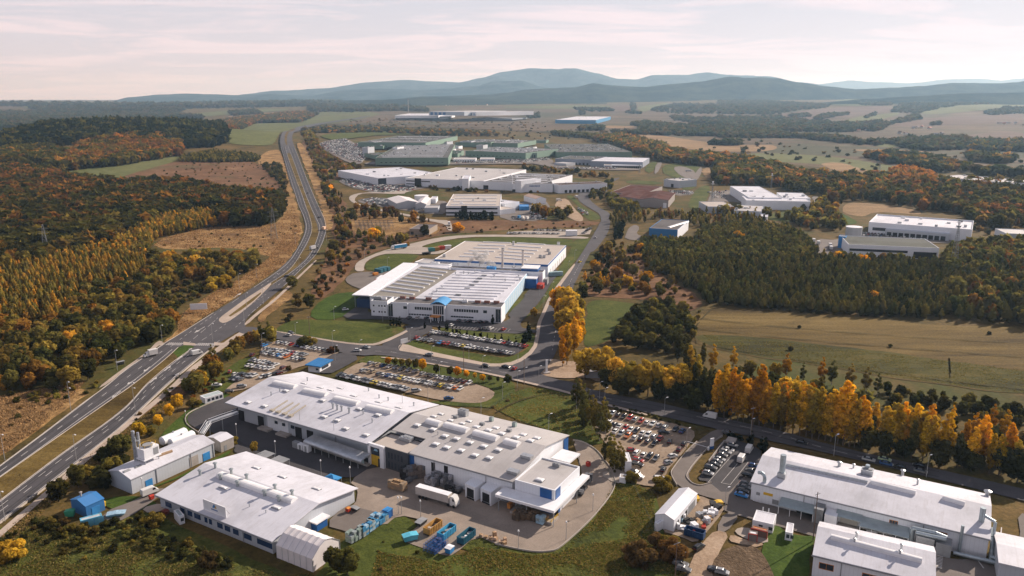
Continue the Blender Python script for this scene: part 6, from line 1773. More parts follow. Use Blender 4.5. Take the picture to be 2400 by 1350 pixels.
for x, y, c, sh, lab in ((585,1287,'g', 'estate', 'grey green car at the lower end of the dirt track'),(603,1325,'g', 'estate', 'grey green van like car nearest the frame edge by the track'),(828,1332,'k', 'saloon', 'black car under the lower edge of the dug soil'),(876,1345,'s', 'hatchback', 'dark windowed silver car below the dug soil')):
 one('C', x, y, c, UA + .1, lab, sh)
one('A',1055,783,'w', VA - .15,'white van beside the red barrel in front of the boiler house', 'van')
for x, y, c, lab in ((1815,541,'k', 'dark car on the right carriageway past the traffic island'),(2022,166,'k', 'dark car on the right carriageway near the orange truck')):
 drv('M', x, y, c, atan2(1, .75), lab, 'saloon', parts=False)
drv('M',1248,1034,'w', atan2(1, .95), 'white van driving away past the crosswalk', 'van', name='van')
for x, y, c, lab in ((2050,822,'w', 'far white car on the left carriageway'),(2155,862,'w', 'far white car on the right carriageway'),(2165,912,'k', 'far dark car on the right carriageway'),(2036,520,'s', 'tiny silver car at the far bend of the highway')):
 drv('H', x, y, c, atan2(1,-.3), lab, 'saloon', parts=False)
drv('G',2248,218,'s', atan2(1, .5), 'silver car at the top of the climbing street', parts=False); drv('G',2112,425,'y', atan2(1, .6), 'small yellow car on the climbing street', parts=False)
one('G',108,835,'w', .3,'white car on the drive beside the factory lawn', parts=False)
W5 = 'behind the beige roofed hall'
carrow('G',(1500,177),(1930,182), 'wsswkwswwgswwskwgws', 'of the lower row ' + W5,'field end', VA, False)
carrow('G',(1730,152),(2080,156), 'ksgwksgkwskwks', 'of the upper row ' + W5,'field end', VA, False)
carrow('G',(2140,180),(2200,135), 'sskks', 'of the diagonal group ' + W5,'pale hut', .3, False)
# ---- lorries
def truck(label, x, y, rz, cab='w', box=(.50, .48, .45), L_=13.6, sleeper=True, side=None, hgt=2.75, name='truck', z=None):
 e_ = empty(name, (x, y, hz(x, y) + lift(y, LAYER[0]) if z is None else z), rz, label, 'truck')
 mb = MB(); x0 = -L_ / 2 - 1.2; mb.box(x0,-1.27,1.15, x0 + L_, 1.27,1.15 + hgt, 0,1)
 mb.box(x0 + .3,-.5, .8, x0 + L_ - .3, .5,1.15,2)
 bd = mb.build('trailer',[mat_plain('trailer_' + (side or 'curtain'), box, .6, var=.1), MWHT(), MGRY()], e_)
 mb = MB(); xc = x0 + L_ + .5
 prof = [(xc, .7),(xc, 3.5),(xc + .25,3.75),(xc + 1.5,3.65),(xc + 2.15,2.3),(xc + 2.3,1.4),(xc + 2.3, .55),(xc, .55)]
 mb.prism(prof, -1.22,1.22); mb.build('cab', paint(cab), e_)
 mb = MB(); mb.add([(xc + 1.56,-1.1,3.5),(xc + 2.17,-1.15,2.15),(xc + 2.17,1.15,2.15),(xc + 1.56,1.1,3.5)],[(0,1,2,3)]); 
 for s in (-1,1): mb.add([(xc + 1.0, s * 1.235,2.2),(xc + 1.95, s * 1.235,2.2),(xc + 1.55, s * 1.235,3.1),(xc + 1.0, s * 1.235,3.1)],[(0,1,2,3)])
 mb.build('window', MCG, e_, fix=False)
 mb = MB()
 for s in (-1,1): mb.rbox(xc + 2.31, s * .85, .9, .06, .4, .2)
 mb.build('headlight', MLAMP, e_)
 mb = MB(); mb.box(xc - 1.3,-.45, .6, xc + .2, .45, .95); mb.build('chassis', MGRY(), e_)
 for wx in (x0 + 1.6, x0 + 2.9, x0 + 4.2, xc - .6, xc + 1.5):
  for s in (-1,1):
   m2 = MB(); m2.cyl((wx, s * 1.2 - .14, .5),(wx, s * 1.2 + .14, .5), .5, n=12); m2.build('wheel', MTYRE, e_)
 return e_
a, c = GF('B',815,800), GF('B',1110,885)
truck('white articulated truck with a grey curtain trailer in the paved yard',(a[0] + c[0]) / 2 + .5,(a[1] + c[1]) / 2 + .8, atan2(c[1] - a[1], c[0] - a[0]), 'w',(.46, .42, .38),13.0)
a, c = GF('G',632,300), GF('G',505,318)
truck('articulated truck with a bright blue trailer on the concrete road',(a[0] + c[0]) / 2,(a[1] + c[1]) / 2, atan2(c[1] - a[1], c[0] - a[0]), 'w',(.03, .22, .42),13.0, side='blue')
a, c = GF('G',440,570), GF('G',362,625)
truck('white truck with a red cab beside the factory side wing',(a[0] + c[0]) / 2,(a[1] + c[1]) / 2, atan2(c[1] - a[1], c[0] - a[0]), 'r',(.5, .5, .5),12.0, side='white')
def lorry(label, fr, x, y, rz, box, cab='w', L_=6.0, name='truck'):
 g = GF(fr, x, y); e_ = empty(name, (g[0], g[1], g[2] + lift(g[1], LAYER[0])), rz, label, 'truck')
 mb = MB(); mb.box(-L_ / 2 - 1,-1.2, .9, L_ / 2 - 1,1.2,3.5); mb.build('box_body', mat_plain('lorry_box_%s' % name + label[:5], box, .5, var=.1), e_)
 x0 = L_ / 2 - .9; mb = MB(); mb.prism([(x0, .5),(x0,2.6),(x0 + 1.0,2.6),(x0 + 1.7,1.6),(x0 + 2.4,1.3),(x0 + 2.5, .5)],-1.05,1.05); mb.build('cab', paint(cab), e_)
 mb = MB(); mb.add([(x0 + 1.06,-.95,2.5),(x0 + 1.72,-1.0,1.6),(x0 + 1.72,1.0,1.6),(x0 + 1.06, .95,2.5)],[(0,1,2,3)]); mb.build('window', MCG, e_, fix=False)
 for wx in (-L_ / 2 + .5, x0 + 1.4):
  for s in (-1,1):
   m2 = MB(); m2.cyl((wx, s * 1.0 - .12, .42),(wx, s * 1.0 + .12, .42), .42, n=10); m2.build('wheel', MTYRE, e_)
 return e_
lorry('white box truck driving towards the viewer before the crosswalk', 'M',958,1045, atan2(-1,-1.0),(.6, .58, .55), L_=4.4)
lorry('dark fronted truck on the right carriageway above the traffic island', 'M',1985,368, atan2(1, .55),(.42, .42, .43), 'k')
lorry('orange and white truck at the curve of the right carriageway', 'M',2052,243, atan2(1, .1),(.58, .40, .28), 'm')
lorry('small white truck on the lane beside the substation', 'I',1548,1158, atan2(-1, .1),(.6, .6, .6))
for k, (x, y) in enumerate(((2165,1100),(2195,1105),(2235,1110),(2310,1100),(2350,1095),(2375,1090))):
 lorry('%s van truck, %s along the lane below the beige block' % ('blue and white' if k == 0 else 'white', ordn(k)), 'I', x, y, 1.2,(.04, .2, .4) if k == 0 else (.55, .55, .55), 'w',5.0)
for k, (x, y) in enumerate(((1275,200),(1300,212),(1362,225),(1366,240))):
 lorry('small white lorry, %s in the yard beside the blue stair block' % ordn(k), 'L', x, y, 1.3,(.55, .5, .48), 'k',5.0)
lorry('dark tanker like truck on the small asphalt lot', 'J',1625,690,.1,(.16, .16, .18), 'w',9)
lorry('white camper beside the dirt lot of vans', 'J',487,945,.2,(.6, .6, .58), 'w',5)
lorry('white lorry on the street bend by the rusty roofs', 'J',640,918,1.9,(.6, .55, .5), 'w',6)
# ---- the hundreds of cars in the distant car parks read as one glittering mass
def far_cars():
 lots = [('I',(1345,440,1560,440,1600,470,1560,530,1400,530),3.0,7),('I',(640,470,780,440,840,470,800,600,760,610),3.0,6.5),('I',(1560,600,2200,585,2380,600,2200,612,1600,618),3.2,7),('J',(440,650,1000,655,1000,668,460,666),3.2,8),('I',(600,770,700,745,1000,800,1270,820,1240,848,960,872,780,845,660,812),3.0,5.6),('I',(770,938,860,922,1105,926,1060,985,900,980),2.8,5.2),('I',(1230,1005,1330,1000,1330,1030,1240,1020),2.8,5.5),
   ('I',(395,452,520,425,640,405,700,470,790,590,700,600,600,560,480,510),3.0,6.0),('I',(920,608,1370,600,1370,622,930,625),3.2,6.0),('J',(1450,855,1660,858,1670,888,1490,882),3.0,5.8),
   ('J',(180,575,420,575,400,595,200,592),4,6),('J',(1800,870,1960,855,1940,930,1800,920),3.2,12),('L',(1500,150,2050,175,2040,192,1500,168),2.9,5.6),('J',(230,1000,330,990,340,1110,250,1100),3.2,6),('J',(640,1000,740,1050,740,1075,700,1070),3,6),('I',(2090,1075,2400,1090,2400,1112,2100,1110),3.2,6)]
 cols = [paint(c) for c in 'wsgkbrwys']
 mb = MB(); r_ = random.Random(2)
 for fr, pg, dx, dy in lots:
  w = [G(*P(fr, pg[i], pg[i + 1]))[:2] for i in range(0, len(pg),2)]
  a = VA; ca, sa = cos(a), sin(a)
  loc = [(x * ca + y * sa, -x * sa + y * ca) for x, y in w]
  x0, x1, y0, y1 = min(p[0] for p in loc), max(p[0] for p in loc), min(p[1] for p in loc), max(p[1] for p in loc)
  X = x0; k = 0
  while X < x1:
   Y = y0
   while Y < y1:
    if r_.random() < .85 and inside((X, Y), loc):
     px, py = X * ca - Y * sa, X * sa + Y * ca
     z = hz(px, py) + lift(py, LAYER[0]); m = r_.choice([0,0,0,1,1,1,2,3,4,5,6,8,8])
     mb.rbox(px, py, z + .3,4.3,1.75, .65, a, m)
     mb.rbox(px - .2 * ca, py - .2 * sa, z + .95,2.2,1.5, .5, a, 9 if m not in (0,6) or r_.random() < .5 else m)
    Y += dx
   k += 1; X += dy if k % 2 else dy * 1.7
 o = mb.build('distant_parked_cars', cols + [MCG], fix=False)
 tag(o, 'hundreds of small cars glinting in the distant car parks', 'cars', None, 'stuff')
far_cars()
# ------------------------------------------------------------------ yard things
def thing_at(fr, x, y, name, label, cat, rz=UA, group=None):
 g = GF(fr, x, y); return empty(name, (g[0], g[1], g[2] + lift(g[1], LAYER[0]) + .005), rz, label, cat, group)
def skip(fr, x, y, ang, label, mat, fill, L_=6.6, W_=2.4, H_=2.2):
 e_ = thing_at(fr, x, y, 'skip_container', label, 'skip', ang, 'open skips in the paved yard' if fr == 'B' else None)
 mb = MB(); t = .1
 for a in ((-L_ / 2,-W_ / 2, .15, L_ / 2,-W_ / 2 + t, H_),(-L_ / 2, W_ / 2 - t, .15, L_ / 2, W_ / 2, H_),(-L_ / 2,-W_ / 2 + t, .15,-L_ / 2 + t, W_ / 2 - t, H_),(L_ / 2 - t, -W_ / 2 + t, .15, L_ / 2, W_ / 2 - t, H_),(-L_ / 2 + t, -W_ / 2 + t, .15, L_ / 2 - t, W_ / 2 - t, .3)): mb.box(*a)
 mb.build('body', mat, e_)
 for k in range(8):
  x_ = -L_ / 2 + .4 + k * (L_ - .8) / 7
  for s in (-1,1):
   m2 = MB(); m2.rbox(x_, s * (W_ / 2 + .05), .15, .12, .1, H_ - .2); m2.build('rib', mat, e_)
 mb = MB()
 for s in (-1,1): mb.rbox(0, s * (W_ / 2 - .02), H_, L_ + .1, .18, .12)
 for s in (-1,1): mb.rbox(s * (L_ / 2 - .02),0, H_, .18, W_ - .2, .12)
 mb.build('rim', mat, e_)
 r_ = random.Random(int(x)); mb = MB()
 for k in range(16): mb.rbox(r_.uniform(-L_ * .4, L_ * .4), r_.uniform(-W_ * .3, W_ * .3), .35, r_.uniform(.5,1.3), r_.uniform(.4, .9), r_.uniform(.3, H_ * .62), r_.uniform(0,3), k % 2)
 mb.build('load', fill, e_)
 mb = MB(); mb.cyl((-L_ / 2 - .05,-1.0, .2),(-L_ / 2 - .05,1.0, .2), .16, n=8); mb.build('roller', MDARK(), e_)
 return e_
SA = VA - .02
skip('B',945,1040, SA, 'orange open skip holding brown cardboard', mat_plain('skip_orange',(.40, .22, .06), .6, var=.35),[MWOOD(), MCONC()])
skip('B',1042,1075, SA, 'light blue open skip in the middle of the three', mat_plain('skip_light_blue',(.05, .30, .50), .5, var=.25),[MDARK(), MGRY()])
skip('B',1180,1105, SA, 'dark teal open skip filled with white scraps', mat_plain('skip_teal',(.02, .10, .15), .5, var=.3),[MLITE(), MGRY()])
skip('C',683,1082, UA, 'deep blue skip heaped with scrap beside the workshop yard', mat_plain('skip_deep_blue',(.015, .05, .13), .5, var=.3),[MRED(), MGRY()],6.0)
def stack(fr, x, y, name, label, cat, lx, ly, hz_, mats, nx=2, ny=2, nz=3, rz=UA, gap=.08, group=None, part='crate', seed=0, miss=.1):
 e_ = thing_at(fr, x, y, name, label, cat, rz, group); r_ = random.Random(seed + int(x))
 for i in range(nx):
  for j in range(ny):
   mb = MB(); top = nz - (1 if r_.random() < .35 else 0)
   for k in range(max(1, top)):
    mb.rbox((i + .5) * lx / nx - lx / 2 + r_.uniform(-.04, .04),(j + .5) * ly / ny - ly / 2 + r_.uniform(-.04, .04), k * hz_ / nz + .02, lx / nx - gap, ly / ny - gap, hz_ / nz - .07,0, r_.randrange(len(mats)))
   mb.build(part, mats, e_)
 return e_
MB1 = mat_plain('blue_crate',(.05, .20, .36), .5, var=.35, vs=1.5); MB2 = mat_plain('pale_blue_crate',(.28, .42, .52), .5, var=.3, vs=1.5); MB3 = mat_plain('grey_crate',(.24, .28, .28), .6, var=.3, vs=1.5); MB4 = mat_plain('green_grey_cage',(.20, .26, .23), .6, var=.3, vs=1.5)
bs = [(372,1115,4),(400,1100,3),(425,1085,4),(455,1070,4),(478,1045,3),(500,1035,4),(525,1015,4),(545,990,4),(570,985,3),(595,965,3)]
for k, (x, y, n) in enumerate(bs):
 stack('B', x, y, 'crate_stack', '%s crate stack, %s from the tent in the diagonal line' % ('grey green' if k < 3 else 'blue', ordn(k)), 'crate stack',2.6,2.6, n * .8,[MB3, MB4] if k < 3 else [MB1, MB2, MB3] if k % 2 else [MB1, MB1, MB2],2,2, n, VA, group='crate stacks beside the tent')
skipb = thing_at('B',628,945,'storage_cabinet', 'solid blue cabinet at the yard end of the crate line', 'cabinet', VA)
mb = MB(); mb.rbox(0,0, .1,2.4,2.2,2.5); mb.build('body', MBLUE(), skipb); mb = MB(); mb.rbox(0,0,2.6,2.6,2.4, .15); mb.build('lid', MCYAN(), skipb)
for k, x in enumerate((655,675,697,717,738)):
 stack('B', x, 735 + k * 6,'pallet_stack', 'brown pallet stack, %s from the hall gable in the short line' % ordn(k), 'pallet stack',1.5,2.6,3.0,[mat_plain('brown_card',(.24, .18, .12), .8, var=.25, vs=2), MWOOD()],1,2,6, UA, group='brown pallet stacks in the paved yard')
stack('B',850,660,'goods_stack', 'tall brown wrapped goods stack behind the white truck', 'goods stack',8.5,3.0,4.4,[mat_plain('brown_wrap',(.16, .13, .11), .6, var=.4, vs=1.5), MFOIL()],5,2,3, UA + .9)
stack('B',770,660,'goods_stack', 'black goods stack against the charcoal office front', 'goods stack',4.5,4.0,3.6,[MDARK(), MFOIL()],3,2,3)
stack('B',760,695,'goods_stack', 'low dark goods stack below the black one', 'goods stack',3.5,2.2,1.4,[MDARK(), MFOIL()],2,1,1)
for k, (x, y) in enumerate(((945,715),(985,700),(1030,690),(1055,720))):
 stack('B', x, y, 'goods_stack', 'grey foil wrapped goods stack, %s from the white truck cab side' % ordn(3 - k), 'goods stack',3.6,5.0,3.6 + .5 * (k % 2),[MFOIL(), mat_plain('light_foil',(.28, .28, .30), .35, var=.5, vs=1.5)],3,4,3, UA, group='foil wrapped goods stacks by the hall wall')
stack('B',1090,760,'goods_stack', 'low black goods stack beside the first loading dock', 'goods stack',6,2.6,1.8,[MDARK(), MFOIL()],4,2,2)
for k, (x, y) in enumerate(((1540,955),(1580,950),(1620,950),(1655,958))):
 stack('B', x, y, 'pallet_stack', 'dark brown pallet stack, %s from the street side below the wrap around canopy' % ordn(k), 'pallet stack',2.4,3.4,2.6 + .3 * (k % 2),[mat_plain('dark_wood',(.09, .065, .045), .9, var=.4, vs=2), mat_plain('dark_wood_two',(.15, .10, .06), .9, var=.4, vs=2)],2,3,5, UA, group='dark pallet stacks under the canopy')
stack('B',1703,985,'bag_stack', 'pale blue crate stack at the canopy corner', 'crate stack',2.6,2.4,2.6,[MB2, MB3],2,2,3)
stack('B',1740,970,'pallet_stack', 'small wooden pallet stack next to the pale blue crates', 'pallet stack',1.4,1.4,1.6,[MWOOD()],1,1,5)
for k, (x, y) in enumerate(((1525,935),(1485,880),(1500,865))):
 stack('B', x, y, 'orange_rack', 'orange edged rack, %s beneath the white canopy' % ordn(k), 'rack',1.2,1.8,1.8,[MORG(), MWOOD()],1,2,2)
for k, (x, y) in enumerate(((1975,785),(2000,745),(2020,705),(2035,690))):
 stack('B', x, y, 'goods_stack', 'dark stack, %s along the lit side wall of the annex' % ordn(k), 'goods stack',2.2,2.6,1.5 + k * .35,[MDARK(), MFOIL()],2,2,2, VA, group='dark stacks along the annex side')
stack('B',1905,545,'goods_stack', 'orange goods beneath the small white canopy', 'goods stack',2.5,4.0,2.0,[MORG(), MRED()],2,3,2)
stack('B',2035,585,'goods_stack', 'small red stack beside the curved yard road', 'goods stack',1.5,1.5,1.6,[MRED()],1,1,2)
for k, (x, y, h_) in enumerate(((1285,1078, .5),(1318,1088, .4),(1350,1100, .8),(1378,1085,1.6),(1385,1105, .7),(1425,1125, .5),(1450,1115,1.1),(1448,1138, .8))):
 stack('B', x, y, 'cardboard_box', 'light brown carton heap, %s from the teal skip on the yard edge' % ordn(k), 'carton',1.0 + .2 * (k % 3),1.1, h_ + .1,[mat_plain('cardboard',(.46, .31, .20), .8, var=.2, vs=2), MWOOD()],1,2,1, VA + k * .4, group='carton heaps on the yard edge', part='carton')
e_ = thing_at('B',965,1165,'cage_rack', 'dark blue wire cage racks in front of the light blue skip', 'rack', VA)
mb = MB()
for i in range(7):
 for j in range(4):
  x_, y_ = (i - 3) * 1.1,(j - 1.5) * 1.4
  mb.box(x_ - .04, y_ - .04,0, x_ + .04, y_ + .04,2.4)
for z in (.3,1.2,2.3):
 for j in range(4): mb.box(-3.3,(j - 1.5) * 1.4 - .03, z, 3.3,(j - 1.5) * 1.4 + .03, z + .08)
 for i in range(7): mb.box((i - 3) * 1.1 - .03,-2.1, z + .09,(i - 3) * 1.1 + .03,2.1, z + .15)
mb.build('cage', MBLUE(), e_)
mb = MB()
r_ = random.Random(4)
for k in range(14): mb.rbox(r_.uniform(-3,3), r_.uniform(-1.8,1.8), .05, .9, .9, r_.uniform(.5,1.9),0,0)
mb.build('load', mat_plain('violet_crates',(.07, .08, .17), .5, var=.4, vs=2), e_)
def binbox(fr, x, y, label, mat, w=2.6, d=1.6, h=1.4, lid=None, rz=UA, name='waste_bin'):
 e_ = thing_at(fr, x, y, name, label, 'bin', rz)
 mb = MB(); mb.add([(-w / 2 * k, -d / 2 * k, z) for k, z in ((.85, .1),(1, h))] + [(w / 2 * k, -d / 2 * k, z) for k, z in ((.85, .1),(1, h))] + [(w / 2 * k, d / 2 * k, z) for k, z in ((.85, .1),(1, h))] + [(-w / 2 * k, d / 2 * k, z) for k, z in ((.85, .1),(1, h))],
                      [(0,2,3,1),(2,4,5,3),(4,6,7,5),(6,0,1,7),(0,6,4,2)]); mb.build('body', mat, e_)
 mb = MB(); mb.prism([(-w / 2 - .05, h),(0, h + .25),(w / 2 + .05, h),(w / 2 + .05, h - .06),(-w / 2 - .05, h - .06)],-d / 2 - .05, d / 2 + .05); mb.build('lid', lid or mat, e_)
binbox('B',785,1105,'bright cyan lidded skip at the yard corner', mat_plain('cyan_bin',(.10, .42, .55), .5, var=.2),4.6,2.4,1.7, rz=VA - .6)
binbox('B',1062,1195,'blue box with a pale lid below the cage racks', MCYAN(),2.4,2.0,1.8, MWHT(), rz=VA)
binbox('B',862,995,'black low container beside the orange skip', MDARK(),3.8,2.2,1.2, MGRY(), rz=VA)
binbox('A',496,940,'green recycling container on the grass by the blue shed', mat_plain('green_bin',(.05, .28, .16), .5),2.8,1.8,2.0, rz=.2)
binbox('A',726,872,'yellow bin at the corner of the blue shed', MYEL(),1.6,1.4,1.5)
binbox('A',820,930,'pale cyan tarpaulin heap on the concrete drive', mat_plain('cyan_tarp',(.22, .45, .55), .6, var=.3),5.5,2.6, .7, MB2, rz=.3)
binbox('A',1068,820,'red barrel bin beside the white van', MRED(),1.4,1.4,1.3)
binbox('A',1165,925,'dark red machine beside the small white cabin', mat_plain('dark_red',(.15, .03, .02), .6),2.4,1.6,1.2)
binbox('B',348,908,'orange red small machine by the hall porch', MRED(),1.4,1.2,1.3, MORG())
binbox('B',395,895,'dark heap of goods beside the red machine', MDARK(),3.2,1.6, .8, MGRY())
binbox('G',365,535,'orange skip on the asphalt beside the teal containers', MORG(),4.5,2.4,1.8, rz=1.0)
binbox('G',1045,905,'small grey bin by the office porch', MGRY())
for k, (x, y) in enumerate(((395,510),(425,500),(455,492))):
 stack('G', x, y, 'shipping_container', 'teal container, %s from the orange skip' % ordn(k), 'container',3.0,6.5,2.8,[mat_plain('teal_paint',(.03, .13, .17), .5, var=.3)],1,1,1, VA, group='teal containers on the factory asphalt', part='body')
for k, (x, y, m_) in enumerate(((845,330, mat_plain('dark_teal',(.05, .2, .2), .6)),(885,325, mat_plain('ochre_machine',(.3, .17, .05), .7)),(930,315, MRED()),(985,308, MWHT()),(800,352, MDARK()))):
 binbox('G', x, y, '%s loading gear standing beside the beige roofed hall' % ('dark teal', 'ochre', 'dark red', 'white', 'black')[k], m_, 6 if k < 4 else 8,3,3.0 if k < 4 else 1.0, rz=.4)
stack('G',1905,538,'site_cabin', 'pale blue grey cabin beside the factory drive', 'cabin',11,3,3.0,[mat_plain('pale_teal_cabin',(.25, .36, .38), .6)],4,1,1, .25, part='module')
stack('G',2040,192,'site_cabin', 'white box hut between the two rear car rows', 'hut',11,6,5.0,[MWHT()],1,1,1,.0, part='body')
stack('F',1955,570,'site_cabin', 'small green cabin among the yellow trees', 'cabin',5,3,3,[mat_plain('mint_paint',(.2, .48, .38), .5)],1,1,1, .1, part='body')
stack('F',1975,735,'site_cabin', 'grey flat cabin below the yellow trees', 'cabin',11,4.5,3.2,[mat_plain('grey_cabin',(.27, .28, .31), .6)],1,1,1,-.1, part='body')
rs = random.Random(9)
scrap = [(545,1010,'w'),(572,1025,'w'),(603,1030,'w'),(580,975,'l'),(600,950,'w'),(635,985,'k'),(660,975,'k'),(700,985,'e'),(720,1000,'e'),(745,1015,'r'),(770,985,'w'),(755,990,'s'),(760,920,'w'),(795,905,'w'),(820,925,'w'),(800,940,'w'),(715,945,'s'),(680,1030,'w'),(780,965,'e'),(750,945,'s')]
for k, (x, y, c) in enumerate(scrap):
 m_ = {'w': MWHT(), 'l': MB2,'k': MDARK(), 'e': MWOOD(), 'r': MRED(), 's': MMET()}[c]
 nm = {'w': 'white bag of goods', 'l': 'pale blue crate', 'k': 'black crate', 'e': 'wooden crate', 'r': 'red crate', 's': 'steel crate'}[c]
 stack('C', x, y, 'scrap_heap', '%s, %s in the clutter beside the white workshop' % (nm, ordn(k)), 'heap', rs.uniform(1.6,2.6), rs.uniform(1.4,2.4), rs.uniform(.8,2.0),[m_],2,1,2, rs.uniform(0,3), group='stored goods in the workshop yard', part='bundle')
for x, y, c, lab in ((810,868,'k', 'black machine at the top of the workshop yard'),(848,862,'y', 'yellow machine at the top of the workshop yard'),(845,890,'k', 'dark covered machine behind the white bags'),(690,828,'y', 'yellow machine at the workshop corner')):
 binbox('C', x, y, lab, MYEL() if c == 'y' else MDARK(),2.8,1.8,1.3, rz=rs.uniform(0,2), name='machine')
k_ = hut('kiosk', 'white kiosk half hidden behind the birches', P('C',195,545), P('C',242,545), P('C',200,480),4.5, MWHT(), MWHT(), 'flat',0,'kiosk', .02)
k2 = hut('kiosk', 'small pale hut on the slab beside the curved yard road', P('C',155,655), P('C',200,660), P('C',160,630),2.4, MWHT(), MCONC(), 'flat',0,'hut', .02)
rmp = thing_at('C',905,430,'retaining_wall', 'white concrete ramp at the top of the loop road row', 'ramp', VA)
mb = MB(); mb.rbox(-9,1,0,20, .3, .9); mb.rbox(3,-1,0,5,3.5, .8); mb.build('body', MCONC(), rmp)
ps = thing_at('F',1513,700,'pylon_sign', 'tall white pylon sign at the fork of the street', 'sign', .4)
mb = MB(); mb.box(-.5,-.2, .3, .5, .2,6.6); mb.build('panel', MWHT(), ps); mb = MB(); mb.rbox(0,0,0,3.4,2.2, .35); mb.build('base', MCONC(), ps)
ps = thing_at('C',803,470,'totem_sign', 'white and blue totem sign at the loop road barrier', 'sign', .4)
mb = MB(); mb.box(-.8,-.2,1.4, .8, .2,4.6); mb.build('panel', MWHT(), ps); mb = MB(); mb.box(-.8,-.21, .2, .8, .21,1.38); mb.build('base', MBLUE(), ps)
ba = thing_at('C',780,475,'barrier', 'white raised arm barrier across the loop road', 'barrier', atan2(.35,-1))
a, c = GF('C',780,475), GF('C',632,432)
mb = MB(); L_ = hypot(a[0] - c[0], a[1] - c[1]); ba.rotation_euler = (0,0, atan2(c[1] - a[1], c[0] - a[0])); mb.box(0,-.06,1.0, L_, .06,1.15); mb.build('arm', MWHT(), ba); mb = MB(); mb.box(-.3,-.3,0, .3, .3,1.3); mb.build('housing', MWHT(), ba)
bb = thing_at('E',200,95,'billboard', 'white billboard lying beside the highway on the dry grass', 'billboard', .2)
mb = MB(); mb.box(-5,-.15,1.2,5, .15,5.0); mb.build('panel', MWHT(), bb)
for s in (-4,0,4): mb = MB(); mb.cyl((s, .2,0),(s, .2,1.25), .12, n=6); mb.build('post', MWOOD(), bb)
fb = thing_at('F',190,430,'board_sign', 'white board sign at the office car park corner', 'sign', .7)
mb = MB(); mb.box(-2.2,-.12, .6,2.2, .12,3.0); mb.build('panel', MWHT(), fb); mb = MB(); mb.box(-1.9,-.1,0,-1.7, .1, .6); mb.box(1.7,-.1,0,1.9, .1, .6); mb.build('post', MGRY(), fb)
bst = thing_at('E',1045,880,'x', 'x', 'x'); bpy.data.objects.remove(bst)
bs_ = thing_at('M',765,1108,'bus_shelter', 'glass bus shelter on the verge beside the highway', 'shelter', atan2(1, .95))
mb = MB(); mb.box(-2,-.8,2.3,2, .8,2.45); mb.build('roof', MGRY(), bs_); mb = MB(); mb.box(-1.9, .7, .3,1.9, .76,2.3); mb.build('glass_panel', MCG, bs_)
for s in (-1.9,1.8): mb = MB(); mb.box(s, -.75,0, s + .1,-.65,2.3); mb.build('post', MGRY(), bs_)
for k in range(26):
 x, y = 740 + (k % 9) * 36 + (k // 9) * 8,1165 + (k // 9) * 22
 e_ = thing_at('I', x, y, 'switch_frame', 'steel switchgear frame, %s of its row in the fenced substation' % ordn(k % 9), 'switchgear',0,'switchgear frames in the substation')
 mb = MB(); mb.box(-2.5,-.1,0,-2.3, .1,6); mb.box(2.3,-.1,0,2.5, .1,6); mb.box(-3,-.12,5.8,3, .12,6.1); mb.build('gantry', mat_plain('dull_gantry',(.12, .11, .11), .6), e_)
 mb = MB()
 for q in (-1.5,0,1.5): mb.cyl((q, 0,2.0),(q, 0,5.7), .16, n=5)
 mb.build('insulator', MGRY(), e_)
hall('brown brick substation house beside the switch yard', 'I',(1200,1185),(1370,1190),(1210,1140),6, mat_wall('tan_wall',(.30, .25, .20)), mat_roof('brown_felt',(.12, .10, .10),3, .3), seed=70, cat='substation house', name='substation_house', wins=[DR('f', .05, .2,1, .2,3,3)])
# ------------------------------------------------------------------ street lamps, poles, fences, pylons
def lamp_proto(h, arm, double=False):
 e_ = empty('street_lamp',(0,0,0),0)
 mb = MB(); mb.cyl((0,0,0),(0,0, h), .11, .06, n=6)
 if arm: mb.cyl((0,0, h),(arm, 0, h + .35), .06, n=5)
 mb.build('pole', mat_plain('lamp_metal',(.36, .36, .36), .5, .3), e_)
 mb = MB(); mb.rbox(arm + .2 if arm else 0,0, h + .3, .9, .34, .16) if arm else mb.cyl((0,0, h),(0,0, h + .5), .28, .2, n=8)
 mb.build('lamp_head', MLITE() if not arm else MWHT(), e_)
 if double:
  mb = MB(); mb.cyl((0,0, h),(-arm, 0, h + .35), .06, n=5); mb.build('arm', MGRY(), e_)
  mb = MB(); mb.rbox(-arm - .2,0, h + .3, .9, .34, .16); mb.build('lamp_head', MWHT(), e_)
 return e_
LP = {'hi': lamp_proto(10.5,1.6), 'mid': lamp_proto(8.0,1.0), 'yard': lamp_proto(6.0,0)}
used = {}
def lamp(kind, fr, x, y, rz, label, group):
 g = GF(fr, x, y); loc = (g[0], g[1], g[2] + lift(g[1]) * (g[1] > 1000))
 if kind not in used:
  r_ = LP[kind]; used[kind] = 1; r_.location = loc; r_.rotation_euler = (0,0, rz); r_['category'] = 'street lamp'; tag(r_, label, 'street lamp', group); return
 copy_thing(LP[kind], loc, rz, label, group)
